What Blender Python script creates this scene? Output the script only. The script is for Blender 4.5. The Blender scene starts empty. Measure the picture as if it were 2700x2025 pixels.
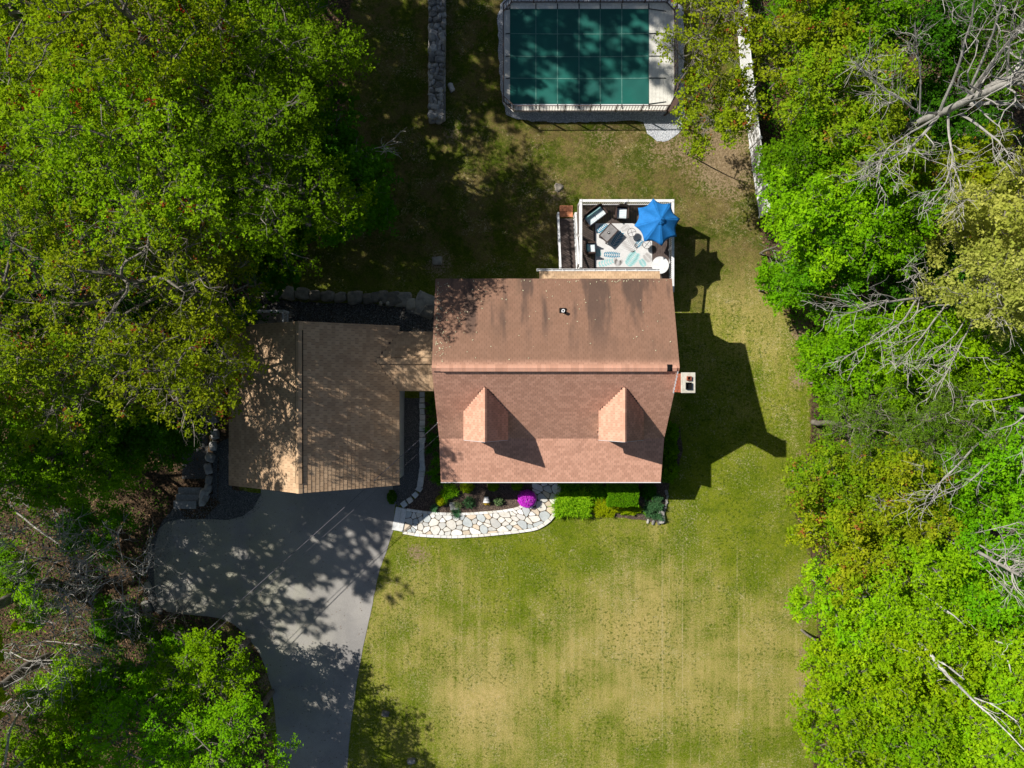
import bpy, bmesh, math, random
import numpy as np
from mathutils import Vector, Matrix

sc = bpy.context.scene
R = math.radians
rnd = random.Random(7)
rng = np.random.default_rng(11)
H, F = 41.5, 1874.0            # drone height above the front lawn (m), focal length in photo pixels

# ---------------------------------------------------------------- camera
cam_d = bpy.data.cameras.new('camera')
cam_d.sensor_width = 36.0
cam_d.lens = 36.0 * F / 2700.0
cam_d.clip_end = 2000.0
cam = bpy.data.objects.new('camera', cam_d)
sc.collection.objects.link(cam)
cam.location = (0, 0, H)
cam.rotation_euler = (0, 0, 0)
sc.camera = cam

# ---------------------------------------------------------------- sky and sun
SUN = Vector((-0.955, 0.505, 1.0)).normalized()     # towards the sun
elev = math.asin(SUN.z)
azim = math.atan2(SUN.x, SUN.y)
w = bpy.data.worlds.new('World')
sc.world = w
w.use_nodes = True
nt = w.node_tree
bg = nt.nodes['Background']
sky = nt.nodes.new('ShaderNodeTexSky')
sky.sky_type = 'NISHITA'
sky.sun_disc = False
sky.sun_elevation = elev
sky.sun_rotation = azim
nt.links.new(sky.outputs[0], bg.inputs[0])
bg.inputs[1].default_value = 0.05
sd = bpy.data.lights.new('sun', 'SUN')
sd.energy = 4.7
sd.angle = R(0.53)
sd.color = (1.0, 0.955, 0.88)
sun = bpy.data.objects.new('sun', sd)
sc.collection.objects.link(sun)
sun.rotation_euler = SUN.to_track_quat('Z', 'Y').to_euler()
sun.location = (-40, 20, 60)
sc.view_settings.view_transform = 'Standard'
sc.view_settings.look = 'None'
sc.view_settings.gamma = 1
sc.view_settings.use_curve_mapping = False
sc.view_settings.exposure = 0.38
sc.cycles.max_bounces = 5
sc.cycles.diffuse_bounces = 3
sc.cycles.glossy_bounces = 2
sc.cycles.transmission_bounces = 3
sc.cycles.transparent_max_bounces = 6
sc.cycles.use_denoising = True

# ---------------------------------------------------------------- helpers
C = sc.collection

def ss(x, a, b):
    t = np.clip((np.asarray(x, float) - a) / (b - a), 0, 1)
    return t * t * (3 - 2 * t)

def gz(x, y):
    """height of the ground"""
    x = np.asarray(x, float); y = np.asarray(y, float)
    z = -1.4 * ss(y, -3.5, 9.5)
    z = z - 0.55 * ss(-x, 17.45, 17.8) * ss(y, -7.3, -5.9) * (1 - ss(-x, 19.6, 21.5)) * (1 - ss(y, 2, 8))
    return z

def gzf(x, y):
    return float(gz(x, y))

def P(px, py, z=0.0):
    """where the place seen at photo pixel (px, py) lies at height z"""
    return ((px - 1350.0) * (H - z) / F, (1012.5 - py) * (H - z) / F)

def PP(pts, z=0.0):
    return [P(a, b, z) for a, b in pts]

def tag(o, label=None, cat=None, group=None, kind=None):
    if label: o['label'] = label
    if cat: o['category'] = cat
    if group: o['group'] = group
    if kind: o['kind'] = kind
    return o

def thing(name, label, cat, loc=(0, 0, 0), rot=0.0, group=None):
    o = bpy.data.objects.new(name, None)
    o.empty_display_size = 0.2
    C.objects.link(o)
    o.location = loc
    o.rotation_euler = (0, 0, rot)
    return tag(o, label, cat, group)

def root_loc(p):
    v = Vector((0, 0, 0))
    while p is not None:
        v = v + p.location
        p = p.parent
    return v

def link(name, me, parent=None, loc=None):
    o = bpy.data.objects.new(name, me)
    C.objects.link(o)
    if parent is not None:
        o.parent = parent
    if loc is not None:
        o.location = loc
    return o

class MB:
    def __init__(s):
        s.v = []; s.f = []; s.a = []
    def add(s, vs, fs, a=0.5):
        n = len(s.v)
        s.v.extend([tuple(p) for p in vs])
        for f in fs:
            s.f.append(tuple(i + n for i in f)); s.a.append(a)
        return s
    def box(s, x0, x1, y0, y1, z0, z1, a=0.5):
        return s.add([(x0, y0, z0), (x1, y0, z0), (x1, y1, z0), (x0, y1, z0),
                      (x0, y0, z1), (x1, y0, z1), (x1, y1, z1), (x0, y1, z1)],
                     [(3, 2, 1, 0), (4, 5, 6, 7), (0, 1, 5, 4), (1, 2, 6, 5), (2, 3, 7, 6), (3, 0, 4, 7)], a)
    def bar(s, p0, p1, wd, ht, a=0.5):
        """rectangular bar from p0 to p1, wd across, ht tall"""
        p0 = Vector(p0); p1 = Vector(p1)
        d = (p1 - p0).normalized()
        up = Vector((0, 0, 1))
        if abs(d.z) > 0.95: up = Vector((0, 1, 0))
        sd_ = d.cross(up).normalized() * wd / 2
        u = sd_.cross(d).normalized() * ht / 2
        vs = [p0 - sd_ - u, p0 + sd_ - u, p0 + sd_ + u, p0 - sd_ + u,
              p1 - sd_ - u, p1 + sd_ - u, p1 + sd_ + u, p1 - sd_ + u]
        return s.add(vs, [(0, 1, 2, 3), (7, 6, 5, 4), (1, 0, 4, 5), (2, 1, 5, 6), (3, 2, 6, 7), (0, 3, 7, 4)], a)
    def prism(s, poly, z0, z1, a=0.5, inset=0.0, dz=0.0):
        n = len(poly)
        cx = sum(p[0] for p in poly) / n; cy = sum(p[1] for p in poly) / n
        bot = [(p[0], p[1], z0) for p in poly]
        if inset > 0:
            mid = [(p[0], p[1], z1 - dz) for p in poly]
            top = []
            for p in poly:
                dx, dy = cx - p[0], cy - p[1]; L = math.hypot(dx, dy) + 1e-6
                k = min(inset / L, 0.4)
                top.append((p[0] + dx * k, p[1] + dy * k, z1))
            vs = bot + mid + top
            fs = [tuple(range(n - 1, -1, -1))]
            for i in range(n):
                j = (i + 1) % n
                fs.append((i, j, n + j, n + i)); fs.append((n + i, n + j, 2 * n + j, 2 * n + i))
            fs.append(tuple(range(2 * n, 3 * n)))
        else:
            vs = bot + [(p[0], p[1], z1) for p in poly]
            fs = [tuple(range(n - 1, -1, -1))]
            for i in range(n):
                j = (i + 1) % n
                fs.append((i, j, n + j, n + i))
            fs.append(tuple(range(n, 2 * n)))
        return s.add(vs, fs, a)
    def cyl(s, x, y, z0, z1, r0, r1=None, n=16, a=0.5, cap=True):
        if r1 is None: r1 = r0
        vs = []
        for k in range(n):
            t = 2 * math.pi * k / n
            vs.append((x + r0 * math.cos(t), y + r0 * math.sin(t), z0))
        for k in range(n):
            t = 2 * math.pi * k / n
            vs.append((x + r1 * math.cos(t), y + r1 * math.sin(t), z1))
        fs = [(k, (k + 1) % n, n + (k + 1) % n, n + k) for k in range(n)]
        if cap:
            fs.append(tuple(range(n, 2 * n))); fs.append(tuple(range(n - 1, -1, -1)))
        return s.add(vs, fs, a)
    def lathe(s, prof, x=0, y=0, n=20, a=0.5):
        """closed profile of (r, z)"""
        vs = []; fs = []
        m = len(prof)
        for r, z in prof:
            for k in range(n):
                t = 2 * math.pi * k / n
                vs.append((x + r * math.cos(t), y + r * math.sin(t), z))
        for i in range(m - 1):
            for k in range(n):
                k2 = (k + 1) % n
                fs.append((i * n + k, i * n + k2, (i + 1) * n + k2, (i + 1) * n + k))
        return s.add(vs, fs, a)
    def tube(s, pts, r, n=6, a=0.5):
        pts = [Vector(p) for p in pts]
        m = len(pts); vs = []; fs = []
        for i, p in enumerate(pts):
            d = (pts[min(i + 1, m - 1)] - pts[max(i - 1, 0)]).normalized()
            up = Vector((0, 0, 1)) if abs(d.z) < 0.9 else Vector((1, 0, 0))
            u = d.cross(up).normalized(); v = u.cross(d)
            rr = r[i] if isinstance(r, (list, tuple)) else r
            for k in range(n):
                t = 2 * math.pi * k / n
                vs.append(p + u * rr * math.cos(t) + v * rr * math.sin(t))
        for i in range(m - 1):
            for k in range(n):
                k2 = (k + 1) % n
                fs.append((i * n + k, i * n + k2, (i + 1) * n + k2, (i + 1) * n + k))
        fs.append(tuple(range(n - 1, -1, -1))); fs.append(tuple(range((m - 1) * n, m * n)))
        return s.add(vs, fs, a)
    def mesh(s, name, mat, org=(0, 0, 0), bevel=0.0, smooth=False):
        me = bpy.data.meshes.new(name)
        vs = [(p[0] - org[0], p[1] - org[1], p[2] - org[2]) for p in s.v]
        me.from_pydata(vs, [], s.f)
        at = me.attributes.new('r', 'FLOAT', 'FACE')
        at.data.foreach_set('value', s.a)
        if bevel > 0:
            bm = bmesh.new(); bm.from_mesh(me)
            bmesh.ops.bevel(bm, geom=list(bm.edges), offset=bevel, segments=1, affect='EDGES', clamp_overlap=True)
            bm.to_mesh(me); bm.free()
        if smooth:
            me.polygons.foreach_set('use_smooth', [True] * len(me.polygons))
        me.materials.append(mat)
        me.validate()
        return me
    def build(s, name, mat, parent=None, bevel=0.0, smooth=False, local=False):
        org = (0, 0, 0) if (local or parent is None) else root_loc(parent)
        return link(name, s.mesh(name, mat, org, bevel, smooth), parent)

def np_mesh(name, verts, faces, mat, r=None, smooth=False):
    """verts (N,3); faces (M,k) with constant k"""
    me = bpy.data.meshes.new(name)
    verts = np.ascontiguousarray(verts, dtype=np.float32); faces = np.ascontiguousarray(faces, dtype=np.int32)
    M_, k = faces.shape
    me.vertices.add(len(verts)); me.vertices.foreach_set('co', verts.ravel())
    me.loops.add(M_ * k); me.loops.foreach_set('vertex_index', faces.ravel())
    me.polygons.add(M_)
    me.polygons.foreach_set('loop_start', np.arange(0, M_ * k, k, dtype=np.int32))
    try:
        me.polygons.foreach_set('loop_total', np.full(M_, k, dtype=np.int32))
    except Exception:
        pass
    if r is not None:
        at = me.attributes.new('r', 'FLOAT', 'FACE')
        at.data.foreach_set('value', np.ascontiguousarray(r, dtype=np.float32))
    me.polygons.foreach_set('use_smooth', np.full(M_, bool(smooth)))
    me.materials.append(mat)
    me.update(calc_edges=True)
    return me

def in_poly(x, y, poly):
    x = np.asarray(x); y = np.asarray(y)
    c = np.zeros(x.shape, bool)
    n = len(poly); j = n - 1
    for i in range(n):
        xi, yi = poly[i]; xj, yj = poly[j]
        if yi != yj:
            c ^= ((yi > y) != (yj > y)) & (x < (xj - xi) * (y - yi) / (yj - yi) + xi)
        j = i
    return c

def rough_poly(poly, step=0.35, amp=0.05, seed=1):
    r_ = random.Random(seed); out = []
    n = len(poly)
    for i in range(n):
        a = poly[i]; b = poly[(i + 1) % n]
        L = math.hypot(b[0] - a[0], b[1] - a[1]); k = max(1, int(L / step))
        for q in range(k):
            t = q / k
            out.append((a[0] + (b[0] - a[0]) * t + r_.uniform(-amp, amp), a[1] + (b[1] - a[1]) * t + r_.uniform(-amp, amp)))
    return out

def sheet(name, poly, mat, off=0.02, step=0.5, kind='structure', thick=0.0):
    """a sheet that follows the ground"""
    bm = bmesh.new()
    vs = [bm.verts.new((p[0], p[1], 0)) for p in poly]
    bm.faces.new(vs)
    xs = [p[0] for p in poly]; ys = [p[1] for p in poly]
    if step:
        for c in np.arange(math.floor(min(xs)), max(xs), step):
            bmesh.ops.bisect_plane(bm, geom=bm.verts[:] + bm.edges[:] + bm.faces[:], plane_co=(c, 0, 0), plane_no=(1, 0, 0))
        for c in np.arange(math.floor(min(ys)), max(ys), step):
            bmesh.ops.bisect_plane(bm, geom=bm.verts[:] + bm.edges[:] + bm.faces[:], plane_co=(0, c, 0), plane_no=(0, 1, 0))
    for v in bm.verts:
        v.co.z = gzf(v.co.x, v.co.y) + off
    bm.normal_update()
    for f in bm.faces:
        if f.normal.z < 0: f.normal_flip()
    me = bpy.data.meshes.new(name)
    bm.to_mesh(me); bm.free()
    me.materials.append(mat)
    o = link(name, me)
    o['kind'] = kind
    return o

# ---------------------------------------------------------------- materials
MATS = {}

def lin(c):
    return tuple(((v / 255.0) / 12.92 if v / 255.0 <= 0.04045 else ((v / 255.0 + 0.055) / 1.055) ** 2.4) for v in c)

class NT:
    def __init__(s, name):
        m = bpy.data.materials.new(name)
        m.use_nodes = True
        s.m = m; s.t = m.node_tree
        s.b = s.t.nodes['Principled BSDF']
        s.out = s.t.nodes['Material Output']
        MATS[name] = m
        s._pos = None
    def n(s, typ, **kw):
        nd = s.t.nodes.new(typ)
        for k, v in kw.items(): setattr(nd, k, v)
        return nd
    def l(s, a, b): s.t.links.new(a, b)
    def val(s, x, sock):
        if isinstance(x, (int, float)): sock.default_value = x
        elif isinstance(x, tuple): sock.default_value = x if len(x) == 4 or sock.type == 'VECTOR' else x + (1,)
        else: s.l(x, sock)
    def pos(s):
        if s._pos is None: s._pos = s.n('ShaderNodeNewGeometry').outputs['Position']
        return s._pos
    def noise(s, scale, detail=3.0, rough=0.55, stretch=None, vec=None, dist=0.0):
        v = vec or s.pos()
        if stretch:
            mp = s.n('ShaderNodeMapping'); mp.inputs['Scale'].default_value = stretch
            s.l(v, mp.inputs['Vector']); v = mp.outputs[0]
        nd = s.n('ShaderNodeTexNoise'); nd.inputs['Scale'].default_value = scale
        nd.inputs['Detail'].default_value = detail; nd.inputs['Roughness'].default_value = rough
        nd.inputs['Distortion'].default_value = dist
        s.l(v, nd.inputs['Vector'])
        return nd.outputs['Fac']
    def vor(s, scale, feature='F1', vec=None, out='Distance'):
        nd = s.n('ShaderNodeTexVoronoi', feature=feature); nd.inputs['Scale'].default_value = scale
        s.l(vec or s.pos(), nd.inputs['Vector'])
        return nd.outputs[out]
    def ramp(s, fac, a, b, c0=0.0, c1=1.0):
        nd = s.n('ShaderNodeMapRange', interpolation_type='SMOOTHSTEP')
        s.val(fac, nd.inputs['Value'])
        nd.inputs['From Min'].default_value = a; nd.inputs['From Max'].default_value = b
        nd.inputs['To Min'].default_value = c0; nd.inputs['To Max'].default_value = c1
        return nd.outputs[0]
    def math(s, op, a, b=0.0, c=0.0):
        nd = s.n('ShaderNodeMath', operation=op)
        s.val(a, nd.inputs[0]); s.val(b, nd.inputs[1])
        if len(nd.inputs) > 2: s.val(c, nd.inputs[2])
        return nd.outputs[0]
    def mix(s, fac, a, b, mode='MIX'):
        nd = s.n('ShaderNodeMix', data_type='RGBA', blend_type=mode)
        s.val(fac, nd.inputs[0]); s.val(a, nd.inputs[6]); s.val(b, nd.inputs[7])
        return nd.outputs[2]
    def attr(s, name):
        return s.n('ShaderNodeAttribute', attribute_name=name).outputs['Fac']
    def sep(s):
        nd = s.n('ShaderNodeSeparateXYZ'); s.l(s.pos(), nd.inputs[0]); return nd.outputs
    def bump(s, h, strength=0.4, dist=0.02):
        nd = s.n('ShaderNodeBump'); nd.inputs['Strength'].default_value = strength; nd.inputs['Distance'].default_value = dist
        s.l(h, nd.inputs['Height']); s.l(nd.outputs[0], s.b.inputs['Normal'])
    def done(s, col, rough=0.8, spec=0.3, metal=0.0):
        s.val(col, s.b.inputs['Base Color']); s.val(rough, s.b.inputs['Roughness'])
        s.b.inputs['Specular IOR Level'].default_value = spec
        s.b.inputs['Metallic'].default_value = metal
        return s.m

def plain(name, c, c2=None, scale=6.0, rough=0.7, spec=0.3, bump=0.15, var=0.25, metal=0.0, bd=0.01):
    """painted / stone / fabric surface with grain, wear and piece-to-piece variation"""
    t = NT(name)
    c2 = c2 or tuple(v * 0.7 for v in c)
    n1 = t.noise(scale, 5, 0.6); n2 = t.noise(scale * 7, 2, 0.6)
    f = t.ramp(n1, 0.35, 0.7)
    col = t.mix(f, c, c2)
    rr = t.attr('r')
    k = t.math('MULTIPLY_ADD', rr, var * 2, 1 - var)
    k2 = t.math('MULTIPLY', k, t.ramp(n2, 0.25, 0.75, 0.9, 1.08))
    hs = t.n('ShaderNodeHueSaturation'); t.l(col, hs.inputs['Color']); t.l(k2, hs.inputs['Value'])
    if bump: t.bump(t.math('ADD', n1, n2), bump, bd)
    return t.done(hs.outputs[0], rough, spec, metal)

def leafmat(name, ca, cb, cc=None, red=None, redamt=0.0, trans=0.3, rough=0.5, tgain=1.35):
    """leaf: colour runs ca..cb with each leaf's own value; cc tints whole sprigs"""
    t = NT(name)
    rr = t.attr('r')
    col = t.mix(t.ramp(rr, 0.0, 1.0), ca, cb)
    n1 = t.noise(0.8, 2, 0.5)
    if cc: col = t.mix(t.ramp(n1, 0.42, 0.68), col, cc)
    if red:
        col = t.mix(t.ramp(rr, 1 - redamt, 1 - redamt + 0.001), col, red)
    oi = t.n('ShaderNodeObjectInfo').outputs['Random']
    ov = t.n('ShaderNodeHueSaturation'); t.l(col, ov.inputs['Color'])
    t.l(t.ramp(oi, 0, 1, 0.86, 1.16), ov.inputs['Value'])
    t.l(t.ramp(t.math('FRACT', t.math('MULTIPLY', oi, 7.13)), 0, 1, 0.484, 0.512), ov.inputs['Hue'])
    col = ov.outputs[0]
    t.done(col, 0.65, 0.0)
    tr = t.n('ShaderNodeBsdfTranslucent')
    hs = t.n('ShaderNodeHueSaturation'); hs.inputs['Value'].default_value = tgain; hs.inputs['Saturation'].default_value = 1.05
    hs.inputs['Hue'].default_value = 0.49
    t.l(col, hs.inputs['Color']); t.l(hs.outputs[0], tr.inputs[0])
    mx = t.n('ShaderNodeMixShader'); mx.inputs[0].default_value = trans
    t.l(t.b.outputs[0], mx.inputs[1]); t.l(tr.outputs[0], mx.inputs[2]); t.l(mx.outputs[0], t.out.inputs[0])
    return t.m

# leaves
L_OLIVE = leafmat('leaf_maple_olive', (0.135, 0.25, 0.004), (0.30, 0.46, 0.010), (0.25, 0.36, 0.010), red=(0.22, 0.04, 0.012), redamt=0.05)
L_OLIVE2 = leafmat('leaf_olive_sparse', (0.14, 0.22, 0.006), (0.31, 0.40, 0.016), (0.20, 0.31, 0.008), red=(0.24, 0.08, 0.02), redamt=0.04)
L_GREEN = leafmat('leaf_green', (0.065, 0.19, 0.004), (0.16, 0.34, 0.008), (0.09, 0.27, 0.006))
L_MIDGREEN = leafmat('leaf_mid_green', (0.075, 0.175, 0.004), (0.19, 0.34, 0.008), (0.13, 0.25, 0.008))
L_BRIGHT = leafmat('leaf_bright', (0.11, 0.28, 0.004), (0.25, 0.48, 0.008), (0.16, 0.38, 0.006))
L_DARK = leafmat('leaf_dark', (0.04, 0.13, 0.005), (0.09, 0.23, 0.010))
L_LIME = leafmat('leaf_lime', (0.18, 0.32, 0.004), (0.36, 0.50, 0.010), (0.22, 0.42, 0.006))
L_YOLIVE = leafmat('leaf_yellow_olive', (0.17, 0.26, 0.006), (0.36, 0.42, 0.018), (0.19, 0.34, 0.008), red=(0.32, 0.16, 0.03), redamt=0.05)
L_YELLOW = leafmat('leaf_pale_yellow', (0.22, 0.27, 0.03), (0.50, 0.52, 0.12), (0.30, 0.35, 0.05))
L_PINE = leafmat('leaf_needles', (0.10, 0.19, 0.012), (0.20, 0.31, 0.022), trans=0.25)
L_PURPLE = leafmat('flower_magenta', (0.78, 0.04, 0.72), (0.98, 0.15, 0.92), trans=0.3, tgain=1.2)
L_YFLOWER = leafmat('flower_yellow', (0.55, 0.42, 0.02), (0.75, 0.62, 0.05), trans=0.3, tgain=1.1)
L_BLUEGREEN = leafmat('leaf_blue_green', (0.05, 0.15, 0.06), (0.12, 0.28, 0.11), trans=0.25)
L_HEDGE = leafmat('leaf_hedge', (0.06, 0.19, 0.005), (0.17, 0.37, 0.008), trans=0.3)
L_SPIREA = leafmat('leaf_gold', (0.26, 0.38, 0.005), (0.52, 0.60, 0.012), trans=0.35, tgain=1.2)
L_DAYLILY = leafmat('leaf_strap', (0.10, 0.26, 0.005), (0.30, 0.52, 0.015), trans=0.35)
L_GREYGREEN = leafmat('leaf_grey_green', (0.11, 0.18, 0.07), (0.24, 0.32, 0.13), trans=0.2)

BARK = plain('bark_grey', (0.42, 0.40, 0.365), (0.26, 0.245, 0.22), 3.0, 0.9, 0.1, 0.5, 0.2)
BARK_TREE = plain('bark_brown_grey', (0.24, 0.215, 0.18), (0.13, 0.115, 0.095), 3.0, 0.9, 0.1, 0.5, 0.25)
BARK_PALE = plain('bark_pale', (0.42, 0.395, 0.35), (0.25, 0.235, 0.21), 3.0, 0.85, 0.15, 0.4, 0.2)
BARK_DARK = plain('bark_dark', (0.10, 0.085, 0.065), (0.05, 0.045, 0.035), 3.0, 0.9, 0.1, 0.5, 0.2)
BARK_WHITE = plain('bark_white', (0.62, 0.60, 0.56), (0.36, 0.34, 0.31), 4.0, 0.7, 0.2, 0.3, 0.15)

# hard surfaces
def roofmat(name, base, alt, stain, moss, seam):
    t = NT(name)
    rr = t.attr('r')
    oi = t.n('ShaderNodeObjectInfo').outputs['Random']
    rv = t.math('FRACT', t.math('ADD', t.math('MULTIPLY', rr, 7.3), t.math('MULTIPLY', oi, 3.1)))
    col = t.mix(t.ramp(rv, 0.0, 1.0), base, alt)
    gran = t.noise(55, 2, 0.7)
    big = t.noise(0.5, 4, 0.6)
    streak = t.noise(1.0, 3, 0.55, stretch=stain['stretch'])
    x, y, z = t.sep()
    msk = t.ramp(y if stain['axis'] == 'y' else x, stain['a'], stain['b'])
    st = t.math('MULTIPLY', t.ramp(streak, 0.47, 0.62), msk)
    col = t.mix(t.ramp(big, 0.5, 0.75, 0, 0.18), col, stain['col'])
    if moss:
        mm = t.math('MULTIPLY', t.ramp(t.noise(1.3, 4, 0.6), 0.48, 0.66), t.ramp(y, moss[0], moss[1]))
        col = t.mix(t.math('MULTIPLY', mm, 0.5), col, (0.15, 0.125, 0.09))
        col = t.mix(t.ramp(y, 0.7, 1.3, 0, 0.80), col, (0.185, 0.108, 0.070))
    col = t.mix(t.math('MULTIPLY', st, stain['amt']), col, stain['col'])
    hs = t.n('ShaderNodeHueSaturation'); t.l(col, hs.inputs['Color'])
    t.l(t.ramp(gran, 0.2, 0.8, 0.86, 1.12), hs.inputs['Value'])
    t.bump(gran, 0.35, 0.004)
    return t.done(hs.outputs[0], 0.92, 0.15)

ROOF_RED = roofmat('shingle_rose', (0.55, 0.295, 0.205), (0.68, 0.375, 0.265),
                   dict(stretch=(1.1, 0.22, 0.3), axis='y', a=0.6, b=3.6, amt=0.75, col=(0.085, 0.060, 0.050)), (0.5, 5.6), None)
ROOF_TAN = roofmat('shingle_tan', (0.49, 0.325, 0.195), (0.61, 0.42, 0.26),
                   dict(stretch=(0.3, 0.9, 0.3), axis='x', a=-12, b=-6, amt=0.25, col=(0.20, 0.14, 0.10)), None, None)
ROOF_UNDER = plain('roof_felt', (0.15, 0.09, 0.07), None, 8, 0.95, 0.1, 0.2)
ROOF_UNDER_TAN = plain('roof_felt_tan', (0.27, 0.18, 0.11), None, 8, 0.95, 0.1, 0.2)
WHITE = plain('white_vinyl', (0.82, 0.82, 0.82), (0.70, 0.70, 0.70), 3, 0.45, 0.4, 0.05, 0.05)
SIDING = plain('siding_cream', (0.62, 0.60, 0.54), (0.55, 0.53, 0.48), 2, 0.6, 0.3, 0.1, 0.05)
SIDING_G = plain('siding_grey', (0.42, 0.44, 0.45), (0.36, 0.38, 0.39), 2, 0.6, 0.3, 0.1, 0.05)
BRICK = plain('brick_red', (0.42, 0.13, 0.07), (0.30, 0.10, 0.06), 9, 0.9, 0.15, 0.4, 0.3)
MORTAR = plain('mortar', (0.45, 0.42, 0.38), None, 12, 0.95, 0.1, 0.3)
CONCRETE = plain('concrete_cap', (0.62, 0.59, 0.50), (0.45, 0.42, 0.34), 5, 0.9, 0.15, 0.3)
CLAY = plain('clay_flue', (0.35, 0.10, 0.05), (0.2, 0.06, 0.04), 8, 0.9, 0.1, 0.2)
BLACK = plain('black_soot', (0.012, 0.012, 0.012), None, 8, 0.9, 0.1, 0.1)
DECK = plain('deck_board_dark', (0.105, 0.075, 0.065), (0.065, 0.048, 0.042), 4, 0.6, 0.35, 0.25, 0.25)
GREYWOOD = plain('weathered_board', (0.38, 0.34, 0.28), (0.24, 0.21, 0.17), 5, 0.85, 0.15, 0.4, 0.25)
POOLDECK = plain('pool_deck_cream', (0.74, 0.72, 0.64), (0.64, 0.62, 0.55), 1.2, 0.6, 0.3, 0.08, 0.05)
BROWNMETAL = plain('brown_rail_metal', (0.115, 0.070, 0.052), (0.085, 0.052, 0.04), 6, 0.5, 0.4, 0.05, 0.1)
STRAP = plain('strap_black', (0.02, 0.03, 0.03), None, 6, 0.8, 0.2, 0.05, 0.1)
SEAM = plain('cover_seam', (0.12, 0.26, 0.22), (0.08, 0.20, 0.17), 6, 0.8, 0.2, 0.05, 0.1)
WICKER = plain('wicker_dark', (0.075, 0.045, 0.035), (0.04, 0.025, 0.02), 30, 0.7, 0.3, 0.6, 0.2)
CUSHION = plain('cushion_white', (0.80, 0.83, 0.84), (0.66, 0.74, 0.77), 5, 0.9, 0.15, 0.15, 0.05)
TEAL = plain('print_teal', (0.010, 0.22, 0.36), (0.008, 0.16, 0.27), 9, 0.9, 0.1, 0.05, 0.2)
PALETEAL = plain('print_pale_teal', (0.36, 0.62, 0.62), (0.30, 0.54, 0.54), 9, 0.9, 0.1, 0.05, 0.1)
PALEGREY = plain('print_pale_grey', (0.50, 0.48, 0.47), (0.43, 0.41, 0.40), 9, 0.9, 0.1, 0.05, 0.1)
RUG = plain('rug_cream', (0.68, 0.67, 0.66), (0.60, 0.59, 0.58), 3, 0.95, 0.1, 0.15, 0.05)
UMB = plain('umbrella_blue', (0.020, 0.20, 0.56), (0.016, 0.165, 0.47), 3, 0.75, 0.2, 0.1, 0.08)
TABLEGREY = plain('table_grey', (0.28, 0.265, 0.26), (0.19, 0.18, 0.175), 3, 0.6, 0.35, 0.1, 0.1)
STONE = plain('field_stone', (0.40, 0.35, 0.27), (0.22, 0.20, 0.165), 2.4, 0.9, 0.15, 0.6, 0.35, bd=0.03)
STONE_WALL = plain('wall_stone', (0.40, 0.38, 0.34), (0.22, 0.21, 0.20), 2.2, 0.9, 0.15, 0.6, 0.45, bd=0.03)
GRANITE = plain('granite', (0.34, 0.34, 0.33), (0.24, 0.24, 0.23), 14, 0.85, 0.2, 0.35, 0.15)
STEPWHITE = plain('step_white', (0.74, 0.74, 0.72), (0.62, 0.62, 0.60), 9, 0.85, 0.2, 0.2, 0.08)
TERRA = plain('terracotta_slab', (0.60, 0.24, 0.12), (0.48, 0.19, 0.10), 4, 0.9, 0.15, 0.3, 0.3)
WIRE = plain('wire_grey', (0.15, 0.14, 0.155), (0.09, 0.085, 0.10), 6, 0.5, 0.4, 0.0, 0.1)
GLASS = plain('window_glass', (0.03, 0.04, 0.05), None, 2, 0.08, 0.8, 0.0, 0.0)
GUTTER_GREY = plain('lead_flashing', (0.45, 0.47, 0.50), None, 6, 0.4, 0.5, 0.1, 0.1)
PEBBLE_W = plain('pebble_white', (0.72, 0.72, 0.72), (0.55, 0.56, 0.58), 5, 0.8, 0.25, 0.1, 0.35)
PEBBLE_D = plain('pebble_dark', (0.20, 0.195, 0.185), (0.13, 0.13, 0.125), 5, 0.85, 0.2, 0.1, 0.5)
CHIP = plain('bark_chip', (0.21, 0.15, 0.115), (0.11, 0.08, 0.062), 8, 0.95, 0.1, 0.2, 0.5)
LITTER = plain('dead_leaf', (0.21, 0.125, 0.07), (0.11, 0.07, 0.042), 0.8, 0.9, 0.15, 0.0, 0.5)
FLAKE = plain('pale_petal', (0.62, 0.58, 0.38), (0.5, 0.46, 0.3), 3, 0.9, 0.15, 0.0, 0.25)
STONES_WALK = []
for i, (c, c2) in enumerate([((0.78, 0.75, 0.69), (0.68, 0.63, 0.54)), ((0.56, 0.59, 0.58), (0.46, 0.49, 0.49)),
                             ((0.70, 0.58, 0.44), (0.62, 0.52, 0.40)), ((0.84, 0.83, 0.80), (0.74, 0.71, 0.64)),
                             ((0.64, 0.62, 0.57), (0.52, 0.52, 0.50))]):
    STONES_WALK.append(plain('flagstone_%s' % ['cream', 'slate', 'buff', 'white', 'grey'][i], c, c2, 4, 0.85, 0.2, 0.3, 0.1))
GROUT = plain('grout_brown', (0.22, 0.165, 0.11), (0.14, 0.11, 0.08), 9, 0.95, 0.1, 0.4, 0.1)

def cover_mat():
    t = NT('pool_cover_green')
    n1 = t.noise(0.7, 3, 0.5); n2 = t.noise(60, 2, 0.6)
    col = t.mix(t.ramp(n1, 0.35, 0.65), (0.006, 0.118, 0.092), (0.008, 0.098, 0.080))
    col = t.mix(t.ramp(t.noise(2.5, 3, 0.6), 0.62, 0.74, 0, 0.4), col, (0.02, 0.10, 0.09))
    t.bump(t.math('ADD', n1, t.math('MULTIPLY', n2, 0.1)), 0.3, 0.05)
    return t.done(col, 0.62, 0.3)
COVER = cover_mat()

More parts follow.
